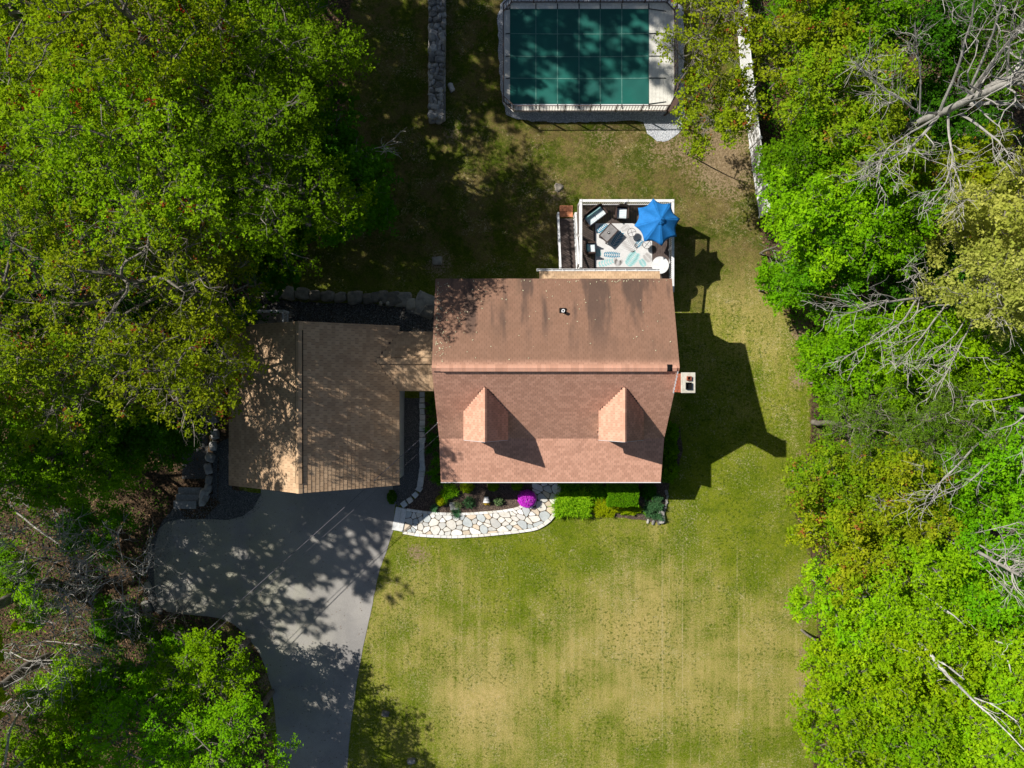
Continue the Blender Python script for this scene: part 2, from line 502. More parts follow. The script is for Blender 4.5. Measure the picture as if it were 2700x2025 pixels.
def asphalt_mat():
    t = NT('asphalt')
    n1 = t.noise(0.35, 4, 0.6); n2 = t.noise(80, 3, 0.7); n3 = t.noise(2.2, 4, 0.65)
    col = t.mix(t.ramp(n1, 0.35, 0.65), (0.350, 0.330, 0.305), (0.265, 0.252, 0.240))
    col = t.mix(t.ramp(n3, 0.55, 0.75, 0, 0.35), col, (0.43, 0.40, 0.34))
    x, y, z = t.sep()
    # yellow-brown pollen film at the west side
    col = t.mix(t.math('MULTIPLY', t.ramp(x, -9, -15), t.ramp(t.noise(0.6, 4, 0.6), 0.3, 0.6, 0, 0.5)), col, (0.36, 0.35, 0.22))
    # old seam joint and hairline cracks
    v = t.vor(0.45, 'DISTANCE_TO_EDGE')
    wob = t.math('ADD', v, t.math('MULTIPLY', t.noise(5, 2), 0.02))
    col = t.mix(t.math('MULTIPLY', t.ramp(wob, 0.012, 0.005), t.ramp(t.noise(0.3, 2), 0.55, 0.65, 0, 0.22)), col, (0.15, 0.145, 0.14))
    hs = t.n('ShaderNodeHueSaturation'); t.l(col, hs.inputs['Color']); t.l(t.ramp(n2, 0.3, 0.7, 0.74, 1.22), hs.inputs['Value'])
    t.bump(n2, 0.5, 0.006)
    return t.done(hs.outputs[0], 0.9, 0.2)
ASPHALT = asphalt_mat()

def ground_mat():
    t = NT('ground')
    lit = t.attr('litter'); straw = t.attr('straw'); bare = t.attr('bare')
    fine = t.noise(26, 4, 0.72); mid = t.noise(3.2, 5, 0.66); big = t.noise(0.45, 4, 0.6)
    strk = t.noise(1.0, 4, 0.6, stretch=(3.2, 0.16, 1)); med = t.noise(9, 4, 0.7)
    blot = t.noise(0.16, 3, 0.55)
    green = t.mix(t.ramp(big, 0.38, 0.62), (0.135, 0.185, 0.009), (0.20, 0.235, 0.016))
    green = t.mix(t.ramp(mid, 0.45, 0.68, 0, 0.85), green, (0.085, 0.135, 0.008))
    green = t.mix(t.ramp(med, 0.5, 0.72, 0, 0.55), green, (0.33, 0.32, 0.075))
    tan = t.mix(t.ramp(mid, 0.35, 0.65), (0.58, 0.435, 0.185), (0.42, 0.345, 0.11))
    tan = t.mix(t.ramp(med, 0.5, 0.72, 0, 0.7), tan, (0.22, 0.225, 0.04))
    f = t.math('MULTIPLY_ADD', straw, 0.62, -0.14)
    f = t.math('ADD', f, t.math('MULTIPLY', t.math('SUBTRACT', strk, 0.5), 1.1))
    f = t.math('ADD', f, t.math('MULTIPLY', t.math('SUBTRACT', big, 0.5), 1.6))
    f = t.math('ADD', f, t.math('MULTIPLY', t.math('SUBTRACT', blot, 0.5), 0.8))
    f = t.math('ADD', f, t.math('MULTIPLY', t.math('SUBTRACT', mid, 0.5), 1.7))
    f = t.math('ADD', f, t.math('MULTIPLY', t.math('SUBTRACT', med, 0.5), 2.2))
    f = t.math('ADD', f, t.math('MULTIPLY', t.math('SUBTRACT', fine, 0.5), 3.2))
    lawn = t.mix(t.ramp(f, -0.25, 1.15), green, tan)
    fk = t.noise(6.5, 3, 0.65)
    lawn = t.mix(t.math('MULTIPLY', t.ramp(fk, 0.53, 0.63, 0, 0.8), t.ramp(t.noise(0.42, 3, 0.6, dist=0.8), 0.42, 0.58)), lawn, (0.060, 0.095, 0.008))
    fk2 = t.noise(8.5, 3, 0.7, stretch=(1, 1, 3))
    lawn = t.mix(t.math('MULTIPLY', t.ramp(fk2, 0.56, 0.68, 0, 0.6), t.ramp(t.noise(0.37, 3, 0.6, dist=1.0), 0.47, 0.60)), lawn, (0.55, 0.46, 0.24))
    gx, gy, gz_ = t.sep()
    bk = t.ramp(gy, 3.0, 9.0)  # thin brown turf at the back; vignetting is also painted into its dark colour
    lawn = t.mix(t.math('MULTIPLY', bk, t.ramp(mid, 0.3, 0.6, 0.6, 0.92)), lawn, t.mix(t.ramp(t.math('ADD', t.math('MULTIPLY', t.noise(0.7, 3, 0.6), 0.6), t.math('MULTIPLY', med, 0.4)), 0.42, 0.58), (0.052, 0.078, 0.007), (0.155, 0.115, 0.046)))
    # curled threads of dead thatch
    rdg = t.math('ABSOLUTE', t.math('SUBTRACT', t.noise(3.4, 2, 0.5, dist=1.4), 0.5))
    sq = t.math('MULTIPLY', t.ramp(rdg, 0.022, 0.006), t.ramp(t.noise(0.55, 3, 0.6, dist=0.6), 0.50, 0.60))
    sq = t.math('MULTIPLY', sq, t.ramp(med, 0.42, 0.55))
    lawn = t.mix(t.math('MULTIPLY', sq, 0.7), lawn, (0.55, 0.47, 0.28))
    # faint mower tracks running front to back
    trk = t.noise(1.0, 2, 0.5, stretch=(6.0, 0.05, 1))
    tm = t.math('MULTIPLY', t.math('MULTIPLY', t.ramp(gx, 7.5, 9.5), t.ramp(gx, 15, 13.5)), t.ramp(gy, -8.5, -11))
    tm = t.math('MULTIPLY', t.math('ADD', tm, t.ramp(gy, -9, -13, 0, 0.35)), t.ramp(med, 0.35, 0.6))
    lawn = t.mix(t.math('MULTIPLY', tm, t.ramp(trk, 0.60, 0.68, 0, 0.6)), lawn, (0.50, 0.42, 0.22))
    dirt = t.mix(t.ramp(med, 0.4, 0.65), (0.25, 0.175, 0.10), (0.36, 0.27, 0.16))
    fb = t.math('ADD', bare, t.math('MULTIPLY', t.math('SUBTRACT', med, 0.5), 1.6))
    lawn = t.mix(t.ramp(fb, 0.42, 0.75), lawn, dirt)
    wood = t.mix(t.ramp(med, 0.4, 0.62), (0.05, 0.036, 0.024), (0.165, 0.105, 0.065))
    wood = t.mix(t.ramp(mid, 0.5, 0.68, 0, 0.55), wood, (0.04, 0.055, 0.015))
    lit = t.math('SUBTRACT', lit, t.math('MULTIPLY', bare, 0.9))
    fl = t.math('ADD', lit, t.math('MULTIPLY', t.math('SUBTRACT', mid, 0.5), 0.9))
    fl = t.math('ADD', fl, t.math('MULTIPLY', t.math('SUBTRACT', med, 0.5), 0.8))
    col = t.mix(t.ramp(fl, 0.35, 0.65), lawn, wood)
    hs = t.n('ShaderNodeHueSaturation'); t.l(col, hs.inputs['Color']); t.l(t.ramp(fine, 0.25, 0.75, 0.62, 1.32), hs.inputs['Value'])
    t.bump(t.math('ADD', fine, t.math('MULTIPLY', med, 0.6)), 0.9, 0.05)
    return t.done(hs.outputs[0], 0.95, 0.0)
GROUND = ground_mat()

def gravel_mat(name, a, b, dark, scale=22):
    t = NT(name)
    v = t.vor(scale); rc = t.n('ShaderNodeSeparateColor')
    t.l(t.vor(scale, out='Color'), rc.inputs[0])
    col = t.mix(rc.outputs[0], a, b)
    col = t.mix(t.ramp(v, 0.38, 0.62), col, dark)
    col = t.mix(t.ramp(t.noise(1.2, 4, 0.6), 0.5, 0.7, 0, 0.5), col, dark)
    t.bump(t.math('SUBTRACT', 1.0, v), 0.8, 0.03)
    return t.done(col, 0.9, 0.2)
GRAVEL_W = gravel_mat('gravel_white', (0.74, 0.74, 0.74), (0.58, 0.60, 0.64), (0.36, 0.38, 0.41), 18)
GRAVEL_D = gravel_mat('gravel_dark', (0.19, 0.19, 0.18), (0.12, 0.12, 0.115), (0.07, 0.072, 0.07), 22)
GRAVEL_B = gravel_mat('gravel_brown', (0.19, 0.165, 0.135), (0.10, 0.09, 0.075), (0.05, 0.045, 0.04), 16)
MULCH = gravel_mat('mulch', (0.20, 0.145, 0.11), (0.12, 0.088, 0.068), (0.055, 0.04, 0.032), 26)

# ================================================================ TERRAIN
D = 2700 / 2212.0     # the edges below were read off a 2212 px wide view
R_LINE = [(-400, 1580), (0, 1590), (300, 1640), (460, 1650), (560, 1665), (640, 1685), (800, 1742), (950, 1740), (1080, 1700), (1200, 1738), (1350, 1755), (1500, 1742), (1659, 1745), (2300, 1745)]
L_LINE = [(-400, 790), (0, 760), (300, 735), (560, 655), (650, 540), (1060, 540), (1100, 560), (1300, 600), (2300, 600)]
STRAW = [(1180, 1480, 130, .85), (1020, 1640, 110, .55), (1700, 1560, 200, .62), (1500, 1700, 260, .55), (1250, 1800, 150, .65), (1900, 1750, 220, .55),
         (2060, 1850, 120, .5), (1650, 1950, 250, .4), (1700, 500, 260, .62), (1950, 600, 200, .6), (1980, 800, 110, .75), (2050, 900, 90, .6), (1350, 330, 120, .5),
         (1560, 390, 130, .7), (2100, 1300, 60, .4), (2100, 1600, 60, .6), (1330, 1850, 150, .5), (1250, 900, 200, .1), (1240, 1880, 130, .5), (2010, 1100, 80, .35), (1250, 520, 90, .35)]
GREENS = [(1130, 1430, 60, .7), (1350, 1440, 130, .6), (1500, 1440, 120, .4), (2000, 1320, 110, .4), (1350, 1620, 100, .5), (1900, 1450, 110, .4), (1420, 1880, 90, .45),
          (1830, 1260, 120, .5), (1430, 330, 60, .6), (1400, 460, 60, .5), (1020, 1500, 30, .5), (2080, 1450, 90, .3)]
BARE = [(1600, 330, 70, .5), (1470, 500, 35, .6), (2150, 800, 40, .9), (2120, 870, 30, .9), (1900, 330, 120, .6), (1940, 450, 90, .55), (2110, 1000, 30, .8), (1185, 330, 40, .5),
        (1160, 480, 200, .1), (1150, 690, 40, .7), (2080, 740, 45, .6), (1750, 370, 60, .4), (2124, 1480, 16, .75), (2122, 1560, 16, .8), (2118, 1640, 18, .8), (2116, 1720, 18, .8), (2114, 1800, 18, .8), (2118, 1880, 18, .75), (2120, 1960, 18, .8), (2105, 1200, 18, .7), (2096, 1300, 14, .6), (1120, 1470, 34, .55), (1085, 1450, 26, .5), (640, 1700, 35, .9), (700, 1800, 28, .9), (722, 1900, 18, .8), (580, 1655, 30, .8)]

def field(x, y, blobs, sc_=45.16):
    px = 1350 + x * sc_; py = 1012.5 - y * sc_
    f = np.zeros_like(px)
    for a, b, r, k in blobs:
        f += k * np.exp(-((px - a) ** 2 + (py - b) ** 2) / (2 * (r * 0.8) ** 2))
    return f

def litter_at(x, y):
    px = (1350 + x * 44.2) / D; py = (1012.5 - y * 44.2) / D
    rl = np.interp(py, [a for a, b in R_LINE], [b for a, b in R_LINE])
    ll = np.interp(py, [a for a, b in L_LINE], [b for a, b in L_LINE])
    return np.maximum(ss(px - rl, -18, 14), ss(ll - px, -20, 30))

def make_ground():
    cx = np.concatenate([[-400, -220, -120, -70], np.arange(-48, 48.01, 0.4), [70, 120, 220, 400]])
    cy = np.concatenate([[-400, -220, -120, -70], np.arange(-40, 44.01, 0.4), [70, 120, 220, 400]])
    X, Y = np.meshgrid(cx, cy)
    X = X.ravel(); Y = Y.ravel()
    Z = gz(X, Y)
    wild = ss(litter_at(X, Y), 0.5, 1) * (1 - in_poly(X, Y, [(-23.5, -60), (-23.5, 5), (-3, 5), (-3, -60)]))
    Z = Z + wild * (0.12 * np.sin(X * 0.9 + 1.3 * np.sin(Y * 0.7)) * np.cos(Y * 0.8) - 0.05)
    nx, ny = len(cx), len(cy)
    i = np.arange((nx - 1) * (ny - 1)); r_ = i // (nx - 1); c_ = i % (nx - 1)
    a = r_ * nx + c_
    faces = np.stack([a, a + 1, a + nx + 1, a + nx], 1)
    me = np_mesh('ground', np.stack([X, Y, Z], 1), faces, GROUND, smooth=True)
    for nm, arr in (('litter', litter_at(X, Y)), ('straw', field(X, Y, STRAW) - field(X, Y, GREENS)), ('bare', field(X, Y, BARE))):
        at = me.attributes.new(nm, 'FLOAT', 'POINT')
        at.data.foreach_set('value', arr.astype(np.float32))
    o = link('ground', me); o['kind'] = 'structure'
    return o
make_ground()

# paved driveway
DRIVE = PP([(1046, 1296), (1036, 1400), (1020, 1450), (1001, 1501), (986, 1570), (976, 1623), (956, 1709), (940, 1806), (925, 1910), (912, 2060), (905, 2400),
            (735, 2400), (732, 2025), (730, 1950), (727, 1890), (716, 1810), (700, 1760), (683, 1721), (660, 1688), (635, 1660), (606, 1640), (574, 1629), (488, 1619), (440, 1612), (418, 1596), (408, 1560),
            (406, 1500), (409, 1440), (420, 1395), (440, 1376), (470, 1370), (520, 1368), (600, 1371), (640, 1362), (668, 1340), (688, 1305), (690, 1270), (1050, 1262)])
dpoly = rough_poly(DRIVE, 0.3, 0.02, 3)
sheet('driveway', dpoly, ASPHALT, 0.018, None)
# dark gravel around the drive and the garage
g1 = rough_poly(PP([(402, 1606), (392, 1580), (392, 1440), (430, 1370), (457, 1340), (560, 1300), (560, 1180), (612, 1150), (612, 1290), (692, 1300), (700, 1330), (668, 1352), (640, 1366), (600, 1376), (455, 1378), (450, 1440), (450, 1560), (424, 1620)]), 0.3, 0.05, 4)
sheet('gravel_path', g1, GRAVEL_D, 0.008, 1.0)
g2 = rough_poly(PP([(1040, 1050), (1112, 1050), (1112, 1235), (1105, 1290), (1084, 1317), (1048, 1336), (1035, 1300), (1040, 1200)]), 0.3, 0.03, 5)
sheet('gravel_path', g2, GRAVEL_D, 0.026, 0.8)
g3 = rough_poly(PP([(600, 800), (640, 780), (800, 796), (950, 800), (1080, 810), (1145, 830), (1145, 900), (600, 900)], -0.8), 0.4, 0.08, 6)
sheet('gravel_yard', g3, GRAVEL_B, 0.03, 0.6)
# path west of the garage
g5 = [(-19.5, -5.6), (-18.0, -5.6), (-17.95, 3.0), (-18.6, 3.2), (-19.6, 2.0)]
sheet('stone_dust_path', g5, GRAVEL_D, 0.03, 0.8)
# mulch beds
BED_L = [(1116, 1060), (1160, 1060), (1165, 1225), (1405, 1225), (1405, 1300), (1372, 1343), (1326, 1350), (1253, 1357), (1203, 1358), (1152, 1356), (1073, 1346), (1066, 1335), (1090, 1318), (1110, 1292), (1118, 1235)]
sheet('mulch_bed', PP(BED_L), MULCH, 0.03, 0.8)
BED_R = [(1472, 1225), (1775, 1225), (1792, 1120), (1800, 1190), (1790, 1225), (1768, 1262), (1762, 1300), (1757, 1345), (1745, 1373), (1725, 1377), (1690, 1371), (1620, 1362), (1560, 1356), (1480, 1352), (1472, 1345)]
sheet('mulch_bed', rough_poly(PP(BED_R), 0.25, 0.03, 9), MULCH, 0.03, 0.8)
# white gravel round the pool
WG = rough_poly(PP([(1312, 60), (1318, 12), (1340, -10), (1760, -10), (1800, 20), (1806, 240), (1803, 320), (1797, 345), (1775, 363), (1752, 376), (1730, 373), (1705, 352), (1697, 325), (1680, 318), (1560, 322), (1460, 324), (1380, 318), (1352, 312), (1335, 300), (1324, 270), (1318, 200)], -1.4), 0.25, 0.06, 8)
sheet('white_gravel', WG, GRAVEL_W, 0.02, None)

def pebbles(name, poly, n, size, mat, off=0.02, flat=0.6, seed=1):
    r_ = np.random.default_rng(seed)
    xs = [p[0] for p in poly]; ys = [p[1] for p in poly]
    x = r_.uniform(min(xs), max(xs), n * 3); y = r_.uniform(min(ys), max(ys), n * 3)
    m = in_poly(x, y, poly); x = x[m][:n]; y = y[m][:n]; n = len(x)
    s = r_.uniform(0.5, 1.3, n) * size; z = gz(x, y) + off
    base = np.array([(1, 0, 0), (0, 1, 0), (-1, 0, 0), (0, -1, 0), (0, 0, 1), (0, 0, -0.5)], float)
    fc = np.array([(0, 1, 4), (1, 2, 4), (2, 3, 4), (3, 0, 4), (1, 0, 5), (2, 1, 5), (3, 2, 5), (0, 3, 5)])
    th = r_.uniform(0, 6.28, n); ax = r_.uniform(0.6, 1.3, (n, 6, 1))
    v = base[None] * ax * s[:, None, None]
    v[:, :, 2] *= flat
    c, q = np.cos(th)[:, None], np.sin(th)[:, None]
    vx = v[:, :, 0] * c - v[:, :, 1] * q; vy = v[:, :, 0] * q + v[:, :, 1] * c
    V = np.stack([vx + x[:, None], vy + y[:, None], v[:, :, 2] + z[:, None]], 2).reshape(-1, 3)
    Fc = (fc[None] + (np.arange(n) * 6)[:, None, None]).reshape(-1, 3)
    me = np_mesh(name, V, Fc, mat, r=np.repeat(r_.uniform(0, 1, n), 8))
    o = link(name, me); o['kind'] = 'stuff'
    return o
def lab(o, l, c): return tag(o, l, c)
lab(pebbles('white_pebbles', WG, 9000, 0.035, PEBBLE_W, 0.025, 0.6, 1), 'white pebbles strewn around the raised pool', 'gravel')
lab(pebbles('dark_pebbles', g1, 4500, 0.03, PEBBLE_D, 0.015, 0.6, 2), 'dark grey pebbles west of the driveway', 'gravel')
lab(pebbles('yard_pebbles', g3, 4000, 0.04, PEBBLE_D, 0.035, 0.6, 3), 'brownish pebbles behind the garage', 'gravel')
lab(pebbles('path_pebbles', g2, 1500, 0.025, PEBBLE_D, 0.03, 0.6, 4), 'dark pebbles between garage and house', 'gravel')
lab(pebbles('bark_chips', PP(BED_L), 6000, 0.028, CHIP, 0.035, 0.4, 5), 'brown bark chips in the bed left of the door path', 'bark chips')
lab(pebbles('bark_chips', PP(BED_R), 5000, 0.028, CHIP, 0.035, 0.4, 6), 'brown bark chips in the bed under the clipped hedge', 'bark chips')

def flat_bits(name, x, y, size, mat, off, seed, tilt=0.35, zf=None):
    """small flat leaves or blades lying about"""
    r_ = np.random.default_rng(seed); n = len(x)
    z = (gz(x, y) if zf is None else zf) + off
    th = r_.uniform(0, 6.28, n); s = size * r_.uniform(0.5, 1.3, n)
    ux, uy = np.cos(th), np.sin(th)
    dz = r_.uniform(-tilt, tilt, n) * s; dw = r_.uniform(-tilt, tilt, n) * s
    a = np.stack([x - ux * s, y - uy * s, z - dz], 1); b = np.stack([x + ux * s, y + uy * s, z + dz], 1)
    c = np.stack([x - uy * s * .55, y + ux * s * .55, z + dw], 1); d = np.stack([x + uy * s * .55, y - ux * s * .55, z - dw], 1)
    V = np.stack([a, c, b, d], 1).reshape(-1, 3); V[:, 2] += 0.01
    Fc = np.arange(n * 4).reshape(-1, 4)[:, ::-1]
    me = np_mesh(name, V, Fc, mat, r=r_.uniform(0, 1, n))
    o = link(name, me); o['kind'] = 'stuff'
    return o
# dead leaves on the forest floor
x = rng.uniform(-34, 34, 140000); y = rng.uniform(-25, 26, 140000)
li = litter_at(x, y); keep = (rng.uniform(0, 1, len(x)) < li) & (li > 0.25) & ~in_poly(x, y, dpoly) & ~in_poly(x, y, g1) & ~in_poly(x, y, [(-15.8, -5.8), (-15.8, 3.5), (-3, 4.2), (-3, -5.8)])
x = x[keep][:60000]; y = y[keep][:60000]
lab(flat_bits('leaf_litter', x, y, 0.075, LITTER, 0.02, 3), 'dry brown leaves covering the ground under the trees', 'leaf litter')
# leaves blown onto the drive
x = rng.uniform(-21, -8, 4000); y = rng.uniform(-24, -5.6, 4000)
ok = in_poly(x, y, dpoly) & (rng.uniform(0, 1, 4000) < .15 + .5 * ss(-x, 13, 20) + .3 * ss(-y, 12, 22))
lab(flat_bits('fallen_leaves', x[ok], y[ok], 0.032, LITTER, 0.02, 31), 'scattered dry leaves and grit lying on the asphalt driveway', 'leaf litter')
# grass blades
def grass(n=130000):
    x = rng.uniform(-12, 19, n * 2); y = rng.uniform(-24, 24, n * 2)
    li = litter_at(x, y)
    ok = li < 0.7
    for pl in (dpoly, g1, g2, g3, PP(BED_L), PP(BED_R), WG, [(-15.7, -5.6), (-15.7, 3.3), (-3.6, 3.3), (-3.6, -5.6)], [(-3.7, -5.2), (8, -5.2), (8, 5.2), (-3.7, 5.2)],
               PP([(1060, 1290), (1060, 1404), (1289, 1412), (1409, 1394), (1475, 1340), (1475, 1250)]), PP([(1325, 5), (1780, 5), (1780, 294), (1325, 294)], -1.0)):
        ok &= ~in_poly(x, y, pl)
    ok &= (y > -5.6) | (x > -10)
    x = x[ok][:n]; y = y[ok][:n]; n = len(x)
    th = rng.uniform(0, 6.28, n); L = rng.uniform(0.03, 0.075, n); lean = rng.uniform(0.25, 0.95, n)
    z = gz(x, y) - 0.004
    dx, dy = np.cos(th), np.sin(th); wd = 0.007 + 0.006 * rng.uniform(0, 1, n)
    a = np.stack([x - dy * wd, y + dx * wd, z], 1); b = np.stack([x + dy * wd, y - dx * wd, z], 1)
    c = np.stack([x + dx * L * lean, y + dy * L * lean, z + L * np.sqrt(1 - lean ** 2) + 0.004], 1)
    V = np.stack([a, b, c], 1).reshape(-1, 3)
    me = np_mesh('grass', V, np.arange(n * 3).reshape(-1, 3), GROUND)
    for nm, arr in (('litter', litter_at(x, y)), ('straw', field(x, y, STRAW) - field(x, y, GREENS)), ('bare', field(x, y, BARE) * 0.7)):
        at = me.attributes.new(nm, 'FLOAT', 'POINT')
        at.data.foreach_set('value', np.repeat(arr, 3).astype(np.float32))
    o = link('grass', me); o['kind'] = 'stuff'
    tag(o, 'patchy green and straw coloured grass of the lawns', 'grass')
grass()

# ================================================================ SHINGLES
def shingle_mesh(nm, mat, rv):
    m = MB()
    # unit tab: x 0..1, y 0..1 up the slope, butt end thick
    m.add([(0, 0, 0), (1, 0, 0), (1, 1, -0.3), (0, 1, -0.3), (0, 0, 1), (1, 0, 1), (1, 1, 0.15), (0, 1, 0.15)],
          [(4, 5, 6, 7), (0, 1, 5, 4), (1, 2, 6, 5), (3, 0, 4, 7), (2, 3, 7, 6)], rv)
    return m.mesh(nm, mat)

def shingles(roof, O, U, V, width, rows, ex, tab, mat, part_order='top', budget=300, keep=None, thick=0.008, slot=0.010, width_fn=None, seed=1):
    """courses of tabs over a plane: O corner at the eave, U along, V up the slope"""
    r_ = random.Random(seed)
    U = Vector(U).normalized(); V = Vector(V).normalized(); N = U.cross(V)
    if N.z < 0: N = -N
    cells = []
    for k in range(rows):
        u0, u1 = (0, width) if width_fn is None else width_fn(k * ex)
        off = (k % 2) * 0.5 * tab + r_.uniform(-0.01, 0.01)
        u = u0 - ((u0 - off) % tab)
        while u < u1 - 0.01:
            a = max(u, u0); b = min(u + tab, u1)
            if b - a > 0.03:
                p = O + U * a + V * (k * ex)
                if keep is None or keep(O + U * ((a + b) / 2) + V * (k * ex + ex / 2)):
                    cells.append((k, a, b, p))
            u += tab
    cells.sort(key=lambda c: -c[0])
    base = shingle_mesh('shingle', mat, 0.5)
    mt = [base]
    for i in range(7): mt.append(shingle_mesh('shingle', mat, i / 7.0))
    flip = U.cross(V).z < 0
    rl = root_loc(roof)
    Ux = -U if flip else U
    rot = Matrix((Ux, V, N)).transposed()
    eul = rot.to_euler()
    for i, (k, a, b, p) in enumerate(cells[:budget]):
        o = bpy.data.objects.new('shingle', mt[1 + r_.randrange(7)])
        C.objects.link(o); o.parent = roof
        o.location = p - rl + U * ((b - a - slot / 2) if flip else slot / 2) + N * r_.uniform(0, 0.001); o.rotation_euler = eul
        o.scale = (b - a - slot, ex * 1.12, thick * r_.uniform(0.85, 1.25))
    rest = cells[budget:]
    if rest:
        bv = np.array([(0, 0, 0), (1, 0, 0), (1, 1, -0.3), (0, 1, -0.3), (0, 0, 1), (1, 0, 1), (1, 1, 0.15), (0, 1, 0.15)], float)
        fc = np.array([(4, 5, 6, 7), (0, 1, 5, 4), (1, 2, 6, 5), (3, 0, 4, 7), (2, 3, 7, 6)])
        n = len(rest)
        o0 = np.array([tuple(c[3] - rl) for c in rest]) + np.array(U) * slot / 2 + np.random.default_rng(seed).uniform(0, 0.001, (n, 1)) * np.array(N)
        wd = np.array([c[2] - c[1] - slot for c in rest]); th = thick * np.random.default_rng(seed + 1).uniform(0.85, 1.25, n)
        vv = o0[:, None, :] + bv[None, :, 0:1] * wd[:, None, None] * np.array(U) + bv[None, :, 1:2] * (ex * 1.12) * np.array(V) + bv[None, :, 2:3] * th[:, None, None] * np.array(N)
        ff = (fc[None] + (np.arange(n) * 8)[:, None, None]).reshape(-1, 4)
        me = np_mesh('shingle_field', vv.reshape(-1, 3), ff, mat, r=np.repeat(np.random.default_rng(seed + 2).uniform(0, 1, n), 5))
        o = link('shingle_field', me, roof); o['kind'] = 'stuff'

def ridge_caps(roof, p0, p1, half, drop, mat, step=0.3, lift=0.03, name='ridge_cap'):
    """folded cap pieces along a level ridge; drop = fall over half"""
    p0 = Vector(p0); p1 = Vector(p1); d = (p1 - p0); L = d.length; d.normalize()
    s = d.cross(Vector((0, 0, 1))).normalized()
    m = MB(); t = 0.014; ln = step * 1.05
    vs = []
    for q, dz in ((0, lift + 0.01), (ln, lift)):
        b = d * q + Vector((0, 0, dz))
        vs += [b - s * half - Vector((0, 0, drop)), b, b + s * half - Vector((0, 0, drop)),
               b - s * half - Vector((0, 0, drop + t)), b - Vector((0, 0, t)), b + s * half - Vector((0, 0, drop + t))]
    m.add(vs, [(0, 1, 7, 6), (1, 2, 8, 7), (0, 3, 4, 1), (1, 4, 5, 2), (0, 6, 9, 3), (2, 5, 11, 8), (6, 7, 10, 9), (7, 8, 11, 10)])
    me = m.mesh(name, mat)
    rl = root_loc(roof); n = int(L / step)
    for i in range(n):
        o = bpy.data.objects.new(name, me); C.objects.link(o); o.parent = roof
        o.location = p0 + d * (i * L / n) - rl

def vsub(a, b): return tuple(a[i] - b[i] for i in range(3))

def window(parent, cx, cy, cz, wd, ht, axis, sgn, name='window'):
    """framed window on a wall; axis 'x' wall normal along x"""
    m = MB(); g = MB(); f = 0.07
    def bx(mb, u0, u1, z0, z1, d0, d1):
        d0, d1 = sorted((d0 * sgn, d1 * sgn))
        if axis == 'x': mb.box(cx + d0, cx + d1, cy + u0, cy + u1, z0, z1)
        else: mb.box(cx + u0, cx + u1, cy + d0, cy + d1, z0, z1)
    z0, z1 = cz - ht / 2, cz + ht / 2
    bx(m, -wd / 2 - f, -wd / 2, z0 - f, z1 + f, 0.002, 0.05); bx(m, wd / 2, wd / 2 + f, z0 - f, z1 + f, 0.002, 0.05)
    bx(m, -wd / 2, wd / 2, z1, z1 + f, 0.002, 0.05); bx(m, -wd / 2, wd / 2, z0 - f, z0, 0.002, 0.07)
    bx(m, -wd / 2, wd / 2, cz - 0.02, cz + 0.02, 0.004, 0.035)
    o = m.build(name, WHITE, parent)
    bx(g, -wd / 2, wd / 2, z0, z1, 0.001, 0.02)
    p = g.build('pane', GLASS, None)
    p.parent = o
    for v in p.data.vertices: v.co -= root_loc(o)
    return o

# ================================================================ HOUSE
ZF, ZK, ZR, ZB = 2.7, 3.6, 7.1, 5.4
YF, YK, YR, YB = -5.35, -2.90, 0.78, 5.35
XL, XR = -3.89, 8.12
house = thing('house', 'two storey house with a rose coloured shingle roof and two gabled dormers', 'house', (2.1, 0, 0))
m = MB()
X0, X1 = -3.72, 7.95
prof = [(-2.75, 0), (-2.75, 3.45), (0.78, 6.85), (5.05, 5.28), (5.05, -1.3), (-2.75, -1.3)]
def extr(m, prof, x0, x1, a=0.5):
    n = len(prof)
    vs = [(x0, p[0], p[1]) for p in prof] + [(x1, p[0], p[1]) for p in prof]
    fs = [tuple(range(n)), tuple(range(2 * n - 1, n - 1, -1))]
    for i in range(n):
        j = (i + 1) % n
        fs.append((j, i, n + i, n + j))
    m.add(vs, fs, a)
extr(m, [(-2.75, -0.1), (-2.75, 3.42), (0.78, 6.82), (5.05, 5.25), (5.05, -1.4), (0, -1.4)], X0, X1)
m.build('wall', SIDING, house)
m = MB(); m.box(X0, X1, -5.1, -2.76, -0.05, 0.32); m.build('porch_floor', GREYWOOD, house)
for px_ in (-3.6, -0.7, 2.1, 4.9, 7.83):
    m = MB(); m.box(px_ - 0.07, px_ + 0.07, -5.08, -4.94, 0.322, 2.56); m.build('porch_post', WHITE, house, 0.008)
m = MB(); m.box(X0, X1, -5.1, -4.92, 2.562, 2.72); m.build('porch_beam', WHITE, house)
# roof: felted deck slabs, shingles on top
roof = MB()
def slab(m, pts, t=0.12):
    """pts: 4 corners of the top face"""
    vs = [tuple(p) for p in pts] + [(p[0], p[1], p[2] - t) for p in pts]
    n = len(pts)
    fs = [tuple(range(n)), tuple(range(2 * n - 1, n - 1, -1))] + [((i + 1) % n, i, n + i, n + (i + 1) % n) for i in range(n)]
    m.add(vs, fs)
T = 0.012
slab(roof, [(XL, YF, ZF), (XR, YF, ZF), (XR, YK, ZK), (XL, YK, ZK)])
slab(roof, [(XL, YK, ZK), (XR, YK, ZK), (XR, YR, ZR), (XL, YR, ZR)])
slab(roof, [(XL, YR, ZR), (XR, YR, ZR), (XR, YB, ZB), (XL, YB, ZB)])
hroof = roof.build('roof', ROOF_UNDER, house)
m = MB()   # rake and eave trim
m.box(XL, XR, YF - 0.045, YF - 0.003, ZF - 0.2, ZF + 0.012)
m.box(XL, XR, YB - 0.06, YB - 0.01, ZB - 0.3, ZB - 0.13)
